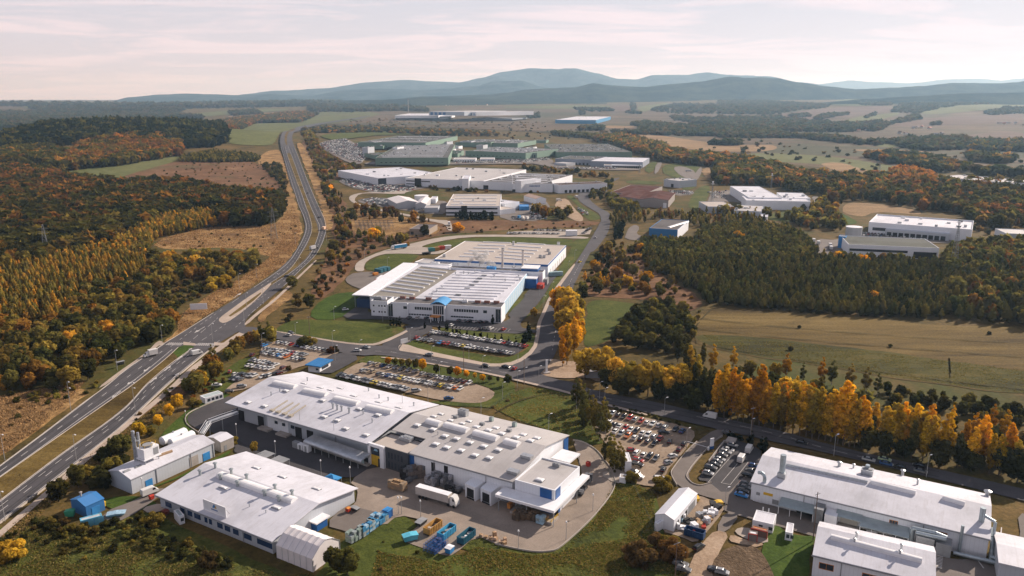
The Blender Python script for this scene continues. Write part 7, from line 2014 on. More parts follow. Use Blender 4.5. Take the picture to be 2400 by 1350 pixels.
hw_l = [('A',35,540,'highway lamp on the dry grass at the frame edge, left verge'),('A',500,190,'highway lamp on the dry grass above the two way carriageway'),('M',443,1345,'highway lamp where the dry grass meets the dark wood'),('M',743,1130,'highway lamp beside the bus shelter'),('M',1028,960,'highway lamp just before the crosswalk, wood side'),
  ('A',538,540,'highway lamp nearest the long footpath bend'),('A',36,965,'highway lamp at the lower frame corner'),('A',950,190,'highway lamp beside the yellow trees'),('M',850,1350,'highway lamp on the median opposite the arrows'),('M',1347,950,'highway lamp at the crosswalk, right carriageway'),('M',1548,850,'highway lamp at the corner of the side street'),('M',1562,740,'highway lamp by the traffic island'),('M',1667,710,'highway lamp past the traffic island'),('M',1752,610,'highway lamp by the second bend of the cycle path'),('M',1895,500,'highway lamp below the dark fronted truck'),('M',1962,430,'highway lamp beside the dark fronted truck'),('M',2066,310,'highway lamp below the orange truck'),('M',1870,330,'highway lamp on the wood side of the curve'),('M',1625,545,'highway lamp on the wood side above the arrows'),('M',1515,610,'highway lamp on the dry meadow edge')]
for fr, x, y, lab in hw_l: lamp('hi', fr, x, y, -.6, lab, 'street lamps along the highway')
st_l = [('C',470,228,'lamp on the street verge above the birch car park'),('C',625,455,'lamp between the birch car park and loop road'),('C',1075,385,'lamp beside the dark thuja hedge on the street'),('C',1662,500,'lamp behind the long white hall near its apex'),('D',462,505,'lamp behind the long white hall opposite the poplars'),('D',1112,655,'lamp behind the long white hall by the parked cars'),('C',895,895,'lamp at the corner of the dirt track'),('C',1515,960,'lamp in front of the silver canopies'),
  ('F',1240,835,'lamp on the pavement left of the street fork'),('F',1440,785,'lamp on the island of the street fork'),('F',1305,800,'tall double lamp at the street fork'),('F',2005,940,'lamp beside the grey flat cabin'),('F',2052,1000,'second lamp below the grey flat cabin'),('F',918,685,'lamp at the kerb near the black car'),('F',445,590,'lamp on the verge behind the silver estate'),('F',790,570,'lamp on the grass below the office car park'),('F',1247,590,'lamp at the curve below the red parked car'),('F',518,745,'lamp among the round street trees'),('F',245,410,'lamp at the office car park entrance'),('F',1103,945,'lamp at the far end of the gravel car park'),('F',903,1100,'lamp behind the grey hall roof'),('F',1532,1255,'lamp behind the blue corner of the grey hall'),('F',410,965,'lamp behind the white hall roof'),('F',1490,95,'lamp beside the climbing street'),('F',1420,420,'lamp on the grass inside the street curve'),
  ('E',1150,150,'tall lamp on the factory lawn'),('E',1140,330,'tall lamp beside the gatehouse car park bush'),('E',645,350,'lamp beside the blue car under the hedge'),('E',1158,440,'lamp at the gatehouse corner'),('E',880,270,'lamp on the street near the two meeting cars'),('E',1330,400,'lamp at the junction below the white car'),('G',1950,600,'lamp beside the pale blue grey cabin'),('G',1798,810,'lamp on the grass beside the factory drive'),('G',1875,690,'lamp on the grass opposite the first yellow tree'),('G',2068,400,'lamp on the grass behind the beige roofed hall corner'),('G',2012,500,'lamp on the grass by the factory drive end'),('G',1770,720,'lamp inside the factory drive'),('G',470,465,'lamp on the oval lawn of the factory'),('G',272,390,'lamp outside the concrete road bend'),('G',428,925,'lamp in front of the small office wing'),('G',478,900,'lamp at the gap between the office wings')]
for fr, x, y, lab in st_l: lamp('mid', fr, x, y, .5, lab, 'street lamps in the estate')
yd_l = [('A',1312,290,'white globe lamp beside the curved asphalt behind the tanks'),('A',1667,385,'white globe lamp beside the plant hut'),('A',1940,510,'white globe lamp between the grey slatted shelters'),('A',2260,650,'white globe lamp beside the blue awning'),('B',365,700,'thin lamp at the near hall roof corner'),('B',702,920,'white globe lamp beside the truck trailer'),('B',725,920,'thin pole lamp just beside the globe lamp'),('B',858,945,'thin lamp behind the orange skip'),('B',1545,1165,'thin lamp on the outer yard kerb'),('B',1880,1100,'thin lamp on the lower yard curve'),('B',2068,900,'thin lamp on the outer yard curve'),('A',1007,780,'white globe lamp in front of the boiler house door')]
for fr, x, y, lab in yd_l: lamp('yard', fr, x, y, 0, lab, 'yard lamps')
for k, (fr, x, y, h_, lab) in enumerate((('E',2062,520,13,'wooden power pole beside the street trees'),('F',1303,815,13,'twin wooden pole at the street fork'),('C',1080,385,13,'wooden pole above the thuja hedge'),('D',315,1110,16,'wooden pole on the lawn by the near halls'),('E',978,260,11,'wooden pole on the street verge above the car park'),('C',545,1390,12,'pale pole beside the lower dirt track'))):
 e_ = thing_at(fr, x, y, 'utility_pole', lab, 'pole', .5)
 mb = MB(); mb.cyl((0,0,0),(0,0, h_), .17, .12, n=6); mb.build('shaft', mat_plain('pole_wood',(.16, .11, .08), .9), e_); mb = MB(); mb.box(-1.1,-.07, h_ - .8,1.1, .07, h_ - .65); mb.build('crossarm', MGRY(), e_)
def pylon(fr, x, y, h_, w, label, arms=True, mat=None):
 e_ = thing_at(fr, x, y, 'lattice_pylon', label, 'pylon', .4); mb = MB(); m_ = mat or mat_plain('pylon_steel',(.22, .23, .24), .5, .4)
 n = 8
 def c(k, s): 
  z = h_ * k / n; r_ = w * (1 - .85 * k / n); return (s[0] * r_, s[1] * r_, z)
 cs = [(-1,-1),(1,-1),(1,1),(-1,1)]
 for k in range(n):
  for i in range(4):
   mb.cyl(c(k, cs[i]), c(k + 1, cs[i]), .13, n=4); mb.cyl(c(k, cs[i]), c(k + 1, cs[(i + 1) % 4]), .07, n=4); mb.cyl(c(k + 1, cs[i]), c(k + 1, cs[(i + 1) % 4]), .07, n=4)
 mb.build('lattice', m_, e_)
 if arms:
  for z in (.72, .86): mb = MB(); mb.cyl((-h_ * .16,0, h_ * z),(h_ * .16,0, h_ * z), .12, n=4); mb.cyl((-h_ * .16,0, h_ * z),(0,0, h_ * z + 1.5), .08, n=4); mb.cyl((h_ * .16,0, h_ * z),(0,0, h_ * z + 1.5), .08, n=4); mb.build('crossarm', m_, e_)
 else:
  mb = MB(); mb.cyl((0,0, h_),(0,0, h_ + 1.6), .9, n=8); mb.rbox(0,0, h_ - 1.5,3,3, .3); mb.build('antenna_platform', MWHT(), e_)
pylon('M',1735,300,30,3.0,'lattice power pylon on the dry meadow beside the highway'); pylon('M',295,400,26,2.6,'lattice power pylon rising from the golden wood')
pylon('L',2010,345,36,2.2,'antenna lattice mast in front of the grey roofed hall', False); pylon('J',1828,1000,30,1.6,'lattice mast by the pale office wing', False); pylon('J',1195,700,14,1.5,'small lattice mast by the grass embankment', True); pylon('K',368,1000 + 0,20,1.0,'thin mast behind the right complex', False)
pylon('K',1230,930,26,2.4,'far lattice pylon above the autumn belt')
def fence(fr, pts, label, h_=1.8, step=3.0, mat=None):
 w = resample([GF(fr, pts[i], pts[i + 1])[:2] for i in range(0, len(pts),2)], step)
 e_ = empty('mesh_fence',(w[0][0], w[0][1],0),0, label, 'fence'); m_ = mat or mat_plain('fence_green',(.05, .09, .06), .6)
 p = MB(); q = MB(); z0 = LAYER[0]
 for a in w: p.cyl((a[0] - w[0][0], a[1] - w[0][1],0),(a[0] - w[0][0], a[1] - w[0][1], h_), .045, n=4)
 for a, b_ in zip(w, w[1:]):
  A_ = (a[0] - w[0][0], a[1] - w[0][1]); B_ = (b_[0] - w[0][0], b_[1] - w[0][1])
  for z in (.15, .6,1.05,1.5, h_ - .08): q.cyl((A_[0], A_[1], z),(B_[0], B_[1], z), .02, n=3)
 p.build('post', m_, e_); q.build('mesh_panel', m_, e_)
fence('F',(560,985,970,1045,1110,950,1200,880,1350,830), 'green mesh fence between the meadow and gravel car park')
fence('C',(-20,470,60,600,130,720), 'green mesh fence around the curved yard road')
fence('C',(240,700,330,880,440,1130), 'green mesh fence down the slope beside the workshop')
fence('E',(740,235,1300,322,1480,318), 'mesh fence along the factory lawn and street',1.4)
# ------------------------------------------------------------------ vegetation
def mat_leaf():
 if 'leaf' in MATS: return MATS['leaf']
 t = NT('foliage')
 at = t.n('ShaderNodeAttribute'); at.attribute_name = 'col'
 oi = t.n('ShaderNodeObjectInfo')
 k = t.math('ADD', t.math('MULTIPLY', oi.outputs['Random'], .5), .75)
 n = t.noise(.35,3, .7)
 k2 = t.math('MULTIPLY', k, t.math('ADD', t.math('MULTIPLY', n, .9), .55))
 vm = t.n('ShaderNodeVectorMath', operation='SCALE')
 t.l(at.outputs['Color'], vm.inputs[0]); t.l(k2, vm.inputs['Scale'])
 d = t.n('ShaderNodeBsdfDiffuse'); t.l(vm.outputs[0], d.inputs['Color'])
 tr = t.n('ShaderNodeBsdfTranslucent'); t.l(vm.outputs[0], tr.inputs['Color'])
 m = t.n('ShaderNodeMixShader'); m.inputs[0].default_value = .48
 t.l(d.outputs[0], m.inputs[1]); t.l(tr.outputs[0], m.inputs[2]); t.l(m.outputs[0], t.out.inputs['Surface'])
 MATS['leaf'] = t.m
 return t.m
def mat_core():
 t = NT('inner_foliage'); at = t.n('ShaderNodeAttribute'); at.attribute_name = 'col'
 d = t.n('ShaderNodeBsdfDiffuse'); t.l(at.outputs['Color'], d.inputs['Color']); t.l(d.outputs[0], t.out.inputs['Surface'])
 return t.m
MLEAF = mat_leaf()
MBARK = mat_plain('bark',(.10, .075, .055), .95, var=.35, vs=2.0)
MBARKW = mat_plain('pale_bark',(.36, .33, .29), .9, var=.4, vs=2.5)
KIND = {'broad': (.16, .40, .58, .55,11, .46), 'birch': (.14, .17, .45,1.0,11, .5), 'pine': (.05, .25, .34,1.15,9, .5), 'poplar': (.14, .122, .48, .85,18, .55), 'shrub': (.0, .62, .40, .5,7, .5), 'thuja': (.02, .15, .35,1.0,6, .8), 'ball': (.34, .34, .66, .5,7, .55), 'open': (.28, .42, .66, .5,12, .38)}
def env(kind, z):
 b, r, zm, p, *_ = KIND[kind]
 if z < b or z > 1: return .0
 if z < zm: return r * (.35 + .65 * ((z - b) / (zm - b)) ** .6)
 return r * max(.0,1 - ((z - zm) / (1 - zm)) ** (1 / p if p < 1 else 1.15)) ** (.6 if p < 1 else .9)
ICO = {}
def ico(s):
 if s not in ICO:
  bm = bmesh.new(); bmesh.ops.create_icosphere(bm, subdivisions=s, radius=1.0); bm.verts.ensure_lookup_table()
  ICO[s] = (np.array([v.co[:] for v in bm.verts]), np.array([[v.index for v in f.verts] for f in bm.faces])); bm.free()
 return ICO[s]
def template(kind, nleaf, seed, core=1, leafk=1.0):
 """crown as loose triangles for a tree one unit tall: (n,3,3) corners and (n,) shade"""
 r = np.random.default_rng(seed)
 b, R, zm, p, nl, ls = KIND[kind]
 cs = []
 for i in range(nl):
  z = b + (1 - b) * (i + r.uniform(.1, .9)) / nl * .93
  e = env(kind, z); a = i * 2.4 + r.uniform(-.5, .5)
  rr = max(.03, e * ls * r.uniform(.75,1.25))
  d = max(0, e - rr * .85)
  cs.append((cos(a) * d, sin(a) * d, z, rr))
 cs = np.array(cs)
 T, S = [],[]
 ww = cs[:, 3] ** 2; ww /= ww.sum()
 idx = r.choice(len(cs), nleaf, p=ww)
 dirs = r.normal(size=(nleaf, 3)); dirs[:, 2] = dirs[:, 2] * .9 + .25; dirs /= np.linalg.norm(dirs, axis=1)[:, None]
 vz = np.array([1,1,1.15 if kind != 'shrub' else .8])
 pos = cs[idx, :3] + dirs * cs[idx, 3:4] * r.uniform(.82,1.12,(nleaf, 1)) * vz
 pos[:, 2] = np.clip(pos[:, 2], max(.01, b - .03),1.03)
 area_ = 4 * pi * (cs[:, 3] ** 2).sum() * .55
 sz = sqrt(area_ / nleaf) * 1.45 * leafk
 nrm = dirs + r.normal(size=(nleaf, 3)) * .45; nrm /= np.linalg.norm(nrm, axis=1)[:, None]
 up = np.where(np.abs(nrm[:, 2:3]) > .9, np.array([[1., 0,0]]), np.array([[0,0,1.]]))
 u = np.cross(nrm, up); u /= np.linalg.norm(u, axis=1)[:, None]; v = np.cross(nrm, u)
 th = r.uniform(0,2 * pi, nleaf)
 s_ = sz * r.uniform(.7,1.35,(nleaf, 1))
 tri = []
 for k in range(3):
  a = th + k * 2 * pi / 3
  tri.append(pos + (u * np.cos(a)[:, None] + v * np.sin(a)[:, None]) * s_)
 T.append(np.stack(tri, 1))
 ctr = np.array([0,0,(zm + b) / 2])
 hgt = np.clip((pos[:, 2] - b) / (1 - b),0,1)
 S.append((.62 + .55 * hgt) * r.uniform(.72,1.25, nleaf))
 vv, ff = ico(core)
 if core == 0: pass
 top = cs if core >= 1 and nleaf > 250 else None
 if top is not None:
  v0, f0 = ico(1)
  for c in cs:
   w = v0 * c[3] * (.62 if kind in ('poplar', 'open', 'birch') else .8) * vz * (1 + .18 * r.normal(size=(len(v0),1))) + c[:3]
   w[:, 2] = np.clip(w[:, 2], b * .9 + .01,1)
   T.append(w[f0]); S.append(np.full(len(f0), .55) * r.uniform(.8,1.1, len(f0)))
 else:
  w = vv.copy()
  zc = (b + 1) / 2; hz_ = (1 - b) / 2 * .93
  z = zc + w[:, 2] * hz_
  e = np.array([max(.01, env(kind, q)) for q in z]) * (1 + .16 * r.normal(size=len(z)))
  rad = np.hypot(w[:, 0], w[:, 1]) + 1e-6
  w2 = np.stack([w[:, 0] / rad * e * np.minimum(1, rad * 1.35), w[:, 1] / rad * e * np.minimum(1, rad * 1.35), z],1)
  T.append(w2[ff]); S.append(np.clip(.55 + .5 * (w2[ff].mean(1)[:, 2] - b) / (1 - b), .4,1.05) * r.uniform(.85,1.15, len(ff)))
 return np.concatenate(T), np.concatenate(S)
TPL = {}
def tpl(kind, lod, k):
 key = (kind, lod, k)
 if key not in TPL:
  nl, core = {0: (1500,1),1: (620,1),2: (230,1),3: (80,1),4: (34,1),5: (14,1)}[lod]
  if lod >= 4: nl = nl
  TPL[key] = template(kind, nl, 100 + k * 7 + lod * 31 + hash_s(kind),1 if lod < 5 else 1,1.0 if lod < 3 else 1.25)
 return TPL[key]
def hash_s(s): return sum(ord(c) * (i + 3) for i, c in enumerate(s)) % 997
PAL = {
 'gold': [(.365,.228,.037),(.435,.255,.039),(.267,.188,.035),(.183,.147,.034),(.534,.282,.032),(.308,.215,.040)],
 'dark': [(.046,.050,.013),(.061,.062,.015),(.082,.075,.018),(.054,.051,.014),(.115,.089,.023)],
 'mixed': [(.069,.071,.017),(.108,.093,.021),(.164,.112,.024),(.240,.125,.023),(.057,.059,.015),(.316,.148,.024)],
 'rust': [(.224,.095,.023),(.179,.081,.023),(.280,.123,.025),(.134,.078,.023),(.090,.069,.019),(.314,.157,.027)],
 'spruce': [(.014, .020, .009),(.018, .025, .010),(.024, .028, .012)],
 'pine': [(.081,.086,.019),(.101,.101,.024),(.124,.114,.027),(.156,.130,.029),(.072,.078,.019),(.195,.150,.034)],
 'pinemix': [(.066,.070,.019),(.090,.084,.022),(.120,.102,.026),(.204,.102,.022),(.060,.060,.017),(.264,.132,.024)],
 'orange': [(.646,.344,.018),(.692,.383,.020),(.577,.280,.015),(.739,.459,.024)],
 'yellow': [(.616,.396,.026),(.528,.330,.023),(.682,.440,.029)],
 'olive': [(.172,.144,.030),(.218,.172,.033),(.127,.115,.027),(.276,.201,.036)],
 'yolive': [(.425,.288,.034),(.525,.338,.037),(.325,.231,.033)],
 'scrub': [(.12, .085, .033),(.08, .072, .024),(.17, .11, .038),(.06, .058, .02),(.23, .13, .04)],
 'farwood': [(.034, .046, .024),(.044, .055, .026),(.06, .062, .028),(.085, .066, .03),(.038, .048, .025)],
}
TREES = []    # x, y, h, kind, palette index colour, zone
ZN = []
rv = random.Random(21)
def pcol(pal, x, y):
 p = PAL[pal]
 n = noise.noise((x / 55.0, y / 55.0, hash_s(pal) * .1)) * .5 + .5
 k = int((n * .75 + rv.random() * .45 - .1) * len(p)); k = max(0, min(len(p) - 1, k))
 c = p[k]; j = rv.uniform(.82,1.2)
 return (c[0] * j * rv.uniform(.93,1.08), c[1] * j, c[2] * j)
def zone(stuff, kind, pal, fr, pts, sp, h0, h1, label, nm, dens=1.0, cat='tree', tallpal=None, edge=0):
 w = [GF(fr, pts[i], pts[i + 1])[:2] for i in range(0, len(pts),2)]
 xs = [p[0] for p in w]; ys = [p[1] for p in w]
 if stuff == 'far_forest': sp *= 1.3
 kinds = kind.split('+'); pals = pal.split('+')
 ZN.append((stuff, label, nm, cat)); zi = len(ZN) - 1
 x = min(xs); n = 0
 while x < max(xs):
  y = min(ys)
  while y < max(ys):
   px, py = x + rv.uniform(-.42, .42) * sp, y + rv.uniform(-.42, .42) * sp
   y += sp
   if dens < 1:
    q = noise.noise((px / (sp * 4), py / (sp * 4), zi * 3.3)) * .5 + .5
    if rv.random() > dens * (.3 + 1.4 * q): continue
   if inside((px, py), w):
    kd = kinds[min(len(kinds) - 1, int(rv.random() ** 1.3 * len(kinds)))]
    pl = pals[min(len(pals) - 1, int(rv.random() ** 1.4 * len(pals)))]
    hh = h0 + (h1 - h0) * rv.random() ** 1.2
    if kd == 'shrub': hh *= .55
    TREES.append((px, py, hh, kd, pcol(pl, px, py), zi)); n += 1
  x += sp
 return n
def single(kind, pal, fr, pts, h, label, nm='broadleaf_tree', cat='tree', group=None):
 """explicit trees: base sights"""
 ZN.append((None, label, nm, cat)); zi = len(ZN) - 1
 for i in range(0, len(pts),2):
  g = GF(fr, pts[i], pts[i + 1])
  hh = h * rv.uniform(.85,1.15)
  TREES.append((g[0], g[1], hh, kind, pcol(pal, g[0] * 9, g[1] * 9), zi))
SH = 'undergrowth'
# --- the woods on the highway's far side
zone('golden_woods', 'birch', 'gold+gold+gold+olive', 'M',(-60,545,330,440,700,345,1000,185,1200,150,1400,100,1450,205,1250,245,1000,295,950,380,930,470,850,550,650,600,500,650,490,760,300,850,150,860,-60,850),4.0,7.5,12,'slender golden olive birch at the edge of the golden wood', 'birch_tree')
zone('mixed_forest', 'broad', 'dark+mixed+dark+rust', 'H',(-60,720,150,720,350,790,600,850,850,870,1150,870,1250,860,1450,890,1560,930,1950,950,1985,1050,1900,1140,1560,1145,1500,1060,1100,1035,900,1095,700,1140,400,1210,-60,1300),8,11,17,'broad autumn tree in the mixed wood', 'broadleaf_tree')
zone('mixed_forest', 'broad', 'dark+mixed+dark+olive', 'M',(-60,330,330,250,700,180,900,120,1200,60,1400,60,1400,110,1200,155,1000,190,700,350,330,445,-60,550),8,10,15,'broad autumn tree in the mixed wood', 'broadleaf_tree')
zone('mixed_forest', 'broad', 'rust', 'H',(-60,800,300,810,620,890,700,990,500,985,200,930,-60,910),10,14,17,'rust brown tree in the mixed wood', 'broadleaf_tree')
zone('dark_forest', 'pine+broad', 'spruce+dark', 'H',(-60,560,60,500,250,470,450,425,700,415,1100,395,1420,415,1490,450,1600,510,1590,560,1500,590,1250,600,900,540,600,560,350,590,-60,640),11,14,20,'dark tree on the wooded hill', 'broadleaf_tree')
zone('rusty_forest', 'broad', 'rust+mixed', 'H',(600,575,900,530,1150,530,1300,570,1260,650,1100,665,800,705,560,745,400,750,480,660),9.5,12,17,'rust coloured tree on the wooded hill', 'broadleaf_tree')
zone('dark_forest', 'broad', 'dark+mixed', 'H',(-60,640,300,610,480,640,400,700,560,735,800,690,1100,650,1250,640,1180,665,830,720,560,745,380,765,300,720,-60,705),9,12,17,'dark tree at the foot of the wooded hill', 'broadleaf_tree')
zone('dark_forest', 'pine', 'olive+dark', 'H',(1250,690,1300,655,1500,625,1750,640,1840,670,1800,690,1500,695),7,8,11,'dense young tree beside the heath', 'conifer_tree')
zone('dark_forest', 'broad', 'dark+rust', 'H',(1390,440,1650,395,2150,345,2210,370,2100,413,1800,417,1500,452),13,12,18,'tree in the belt above the green meadow', 'broadleaf_tree')
zone('far_forest', 'broad', 'farwood', 'H',(-80,345,300,350,700,345,1200,355,1450,385,1100,392,700,415,400,440,-80,475),26,17,24,'', 'broadleaf_tree')
zone('far_forest', 'broad', 'farwood', 'H',(-80,285,500,285,900,292,1400,285,1950,275,2400,270,2400,290,1950,305,1500,312,1200,318,600,312,300,305,-80,300),60,22,36,'', 'broadleaf_tree')
zone('far_forest', 'broad', 'farwood', 'H',(200,310,600,318,900,325,1300,320,1250,345,700,340,300,345),34,18,26,'', 'broadleaf_tree')
zone('far_forest', 'broad', 'farwood', 'H',(1600,345,1800,330,1850,355,1650,370),26,15,20,'', 'broadleaf_tree')
zone('dark_forest', 'broad', 'mixed+dark+olive+gold', 'M',(-60,870,280,872,480,755,520,670,700,640,850,600,940,530,970,440,1330,425,1650,440,1660,460,1560,525,1400,560,1130,575,1000,650,920,745,1120,835,1050,935,900,975,750,1085,640,1155,440,1245,200,1275,-60,1290),7.6,6.5,11.5,'dark autumn tree in the wood edge along the highway', 'broadleaf_tree')
zone(SH, 'shrub', 'scrub+olive+dark', 'M',(1000,640,1130,570,1400,560,1500,520,1480,600,1300,650,1150,720,1110,830,920,760),5,3,6,'bush on the slope between wood and highway', 'shrub', .8,'bush')
single('shrub', 'yolive', 'M',(1460,545,1350,590,1405,600,1335,630,1425,575),6.5,'yellow olive bush beside the dry meadow', 'shrub', 'bush')
single('broad', 'yolive', 'M',(1070,555,1230,500),14,'large yellow green tree at the wood edge')
zone(SH, 'shrub', 'scrub', 'H',(1060,1290,1300,1190,1560,1145,1960,1120,1990,1050,2100,1110,2110,1230,2000,1350,1700,1300),11,1.5,3.5,'low bush on the dry meadow', 'shrub', .25,'bush')
zone(SH, 'shrub+broad', 'dark+scrub', 'H',(1850,720,1960,700,2010,800,2040,950,1940,930,1980,870),9,4,9,'bush beside the far highway curve', 'shrub', .8,'bush')
zone(SH, 'shrub', 'scrub+dark', 'H',(900,840,1300,690,1860,690,1990,860,2030,990,1500,905,1200,835),15,2,4,'low bush on the brown heath', 'shrub', .3,'bush')
zone(SH, 'shrub', 'olive+dark', 'M',(0,1290,200,1275,440,1250,640,1160,760,1130,640,1200,560,1290,300,1345,0,1360),4.5,2.5,5,'low bush at the wood edge by the dry grass', 'shrub', .7,'bush')
zone(SH, 'shrub', 'scrub+dark', 'A',(-40,140,300,60,560,60,480,200,250,300,-40,480),7,1.5,3.5,'low bush on the dry grass by the highway', 'shrub', .22,'bush')
# --- hedge belt between the highway and the gatehouse car park
zone('hedge_woods', 'broad', 'olive+mixed', 'M',(1235,1215,1320,1130,1420,1050,1520,985,1640,930,1730,930,1740,965,1600,975,1500,1035,1400,1120,1340,1210,1220,1310,1130,1320,1195,1250),5.6,6,9.5,'rounded olive tree in the belt beside the gatehouse car park', 'broadleaf_tree')
single('birch', 'olive', 'M',(1650,945,1700,935,1345,1120,1370,1130),12,'tall olive birch in the belt beside the gatehouse car park', 'birch_tree')
single('broad', 'yolive', 'M',(1370,1180,1275,1240),9,'yellowish round tree in the belt beside the highway')
zone(SH, 'shrub', 'scrub+olive', 'A',(1050,130,1200,40,1290,30,1200,130,1110,210,980,300,870,430,780,440,920,310),4.2,1.5,3.6,'bush between the footpath and the yellow trees', 'shrub', .85,'bush')
single('ball', 'yellow', 'A',(1250,195,1195,248,1115,318,985,410),7.0,'bright yellow tree in the row beside the white tanks', 'broadleaf_tree')
single('shrub', 'olive', 'A',(1370,165,1640,425,1060,360),4,'round bush on the lawn near the boiler house', 'shrub', 'bush')
single('ball', 'yolive', 'A',(1790,500),5,'round ochre bush at the end of the grey shelters', 'shrub', 'bush')
zone('hedge_woods', 'broad+shrub', 'dark+olive', 'A',(640,600,720,520,900,450,960,480,860,590,800,640,830,760,740,800,600,740,480,760,400,900,300,910,380,790,520,660),5.6,5,9,'dark olive tree between the boiler house and footpath', 'broadleaf_tree')
zone(SH, 'shrub', 'scrub+dark+rust', 'A',(-40,1120,150,1000,300,900,400,920,470,990,420,1100,250,1200,100,1180,-40,1200),4.0,2,5,'brown bush below the blue shed', 'shrub', .9,'bush')
zone(SH, 'shrub', 'dark+olive', 'A',(380,1020,560,1000,740,1000,900,950,1080,960,1120,1030,1300,1120,1500,1200,1700,1290,1400,1290,1000,1200,700,1180,400,1200,300,1120),3.6,2.5,5.5,'dark bush in the hedge below the near hall', 'shrub', .9,'bush')
zone(SH, 'shrub', 'scrub+olive', 'A',(-40,1220,300,1220,1000,1230,1700,1320,1800,1420,-40,1420),6.5,1.0,3.0,'low bush on the rough grass at the frame edge', 'shrub', .22,'bush')
single('shrub', 'yolive', 'A',(50,1240,110,1225),5,'ochre bush at the lower corner of the wood', 'shrub', 'bush')
single('broad', 'olive', 'B',(290,1330,345,1345,240,1300),7.5,'olive tree in front of the storage tent')
single('shrub', 'scrub', 'A',(1470,1290,1090,1005),5,'reddish brown bush below the near hall', 'shrub', 'bush')
zone(SH, 'shrub', 'dark+olive', 'B',(500,1050,650,1000,840,980,830,1020,690,1090,880,1175,1000,1220,960,1260,700,1180,480,1120),5,1.0,2.2,'low bush beside the skips', 'shrub', .3,'bush')
zone(SH, 'shrub', 'olive+scrub', 'B',(560,1240,1000,1260,1250,1180,1500,1230,1800,1240,2020,1130,2250,900,2330,900,2380,1350,560,1350),7.0, .8,2.0,'low bush on the rough grass below the yard', 'shrub', .2,'bush')
single('shrub', 'scrub', 'B',(2350,1240),5,'orange brown bush on the grass slope below the yard', 'shrub', 'bush')
# --- birches between yard and car park
single('birch', 'olive', 'F',(1820,1010,1790,1030,1860,1060,1900,1120,1870,1190,1940,1225,1975,1260,2005,1330,2060,1300,2040,1250),15,'slender olive birch in the row beside the curved yard road', 'birch_tree')
single('birch', 'olive', 'C',(60,560,105,590,150,590,120,640,175,620,90,520),12,'slender birch between the white kiosk and curved yard road', 'birch_tree')
zone('hedge_woods', 'broad', 'dark', 'F',(1640,1130,1780,1000,1900,1080,2000,1250,2040,1350,1900,1350,1780,1270,1640,1200),8,3,6,'dark low tree behind the birches', 'broadleaf_tree', .3)
zone(SH, 'shrub', 'scrub+dark', 'F',(950,1010,1080,960,1180,900,1210,930,1060,1040,980,1050),5,1.2,2.4,'bush along the mesh fence by the gravel car park', 'shrub', .35,'bush')
single('shrub', 'olive', 'C',(440,750,470,740,240,690,420,1150),4.5,'dark olive bush near the lower car park corner', 'shrub', 'bush')
single('shrub', 'scrub', 'C',(500,1190,520,1240,300,1270),6,'reddish brown bush beside the dirt track', 'shrub', 'bush')
single('thuja', 'spruce', 'C',(1082,420,1165,490,1150,470,1178,475),6.0,'dark conical thuja beside the loop road', 'thuja_tree')
zone(SH, 'shrub', 'spruce', 'C',(880,350,1060,395,1140,440,1130,470,1040,420,880,380),2.4,3,4.5,'dark hedge bush by the loop road', 'shrub',1.0,'bush')
zone(SH, 'shrub', 'dark', 'C',(60,150,300,200,620,290,610,310,300,225,40,180),2.6,1.5,2.5,'low hedge bush behind the birch car park', 'shrub', .8,'bush')
# --- street trees, thujas
for x, y, p_, h_, lab in ((40,625,'orange',4.5,'small orange round tree, first in the street tree row'),(102,635,'olive',4.6,'olive round tree, second in the street tree row'),(165,650,'olive',4.8,'olive round tree, third in the street tree row'),(228,658,'olive',5.0,'olive round tree, fourth in the street tree row'),(292,668,'olive',5.4,'olive round tree, fifth in the street tree row'),(360,682,'orange',6.4,'larger orange round tree above the gravel car park'),(490,712,'dark',5.2,'dark round tree after the larger orange one'),(615,725,'dark',5.6,'dark round tree beside two orange trees'),(685,738,'orange',5.6,'orange round tree beside a dark round one'),(765,745,'orange',4.6,'orange round tree beside the wooden pole'),(845,752,'yolive',3.4,'small ochre tree past the wooden pole'),(915,780,'orange',3.6,'small bright orange ball tree at the row end'),(985,775,'olive',3.4,'small olive tree past the orange ball tree'),(1060,782,'dark',3.4,'small dark tree near the row end'),(1148,812,'dark',6.0,'dark round tree beside the meadow fence')):
 single('ball', p_, 'F',(x, y), h_, lab)
for i, (x, y) in enumerate(((515,305),(575,292),(590,300),(640,330),(675,335),(708,340),(772,350),(840,362),(900,370),(962,382),(1033,394),(1095,405),(1160,416),(1227,426))):
 single('thuja', 'spruce', 'F',(x, y),5.0,'dark thuja, %s in the line above the office car park' % ordn(i), 'thuja_tree')
for i, (x, y) in enumerate(((1295,432),(1312,415),(1330,405),(1345,375),(1358,345),(1340,310),(1362,392))):
 single('thuja', 'spruce', 'F',(x, y),7.0,'tall dark thuja, %s in the cluster at the street curve' % ordn(i), 'thuja_tree')
for i, (x, y) in enumerate(((495,965),(520,962),(545,968),(560,965),(576,970),(787,990),(1367,952))):
 single('thuja', 'spruce', 'G',(x, y),7 if i in (2,4,6) else 5,'dark thuja, %s along the office front drive' % ordn(i), 'thuja_tree')
single('shrub', 'olive', 'E',(965,335,940,338,985,338),5.5,'dark round bush between the back row cars', 'shrub', 'bush')
single('shrub', 'rust', 'E',(1130,385,1160,378),3.5,'rust coloured bush at the gatehouse car park corner', 'shrub', 'bush')
single('shrub', 'scrub', 'E',(830,505),3,'brown bush beside the maroon car', 'shrub', 'bush')
single('ball', 'yellow', 'G',(1722,905),7.5,'yellow tree alone on the verge beside the office wing')
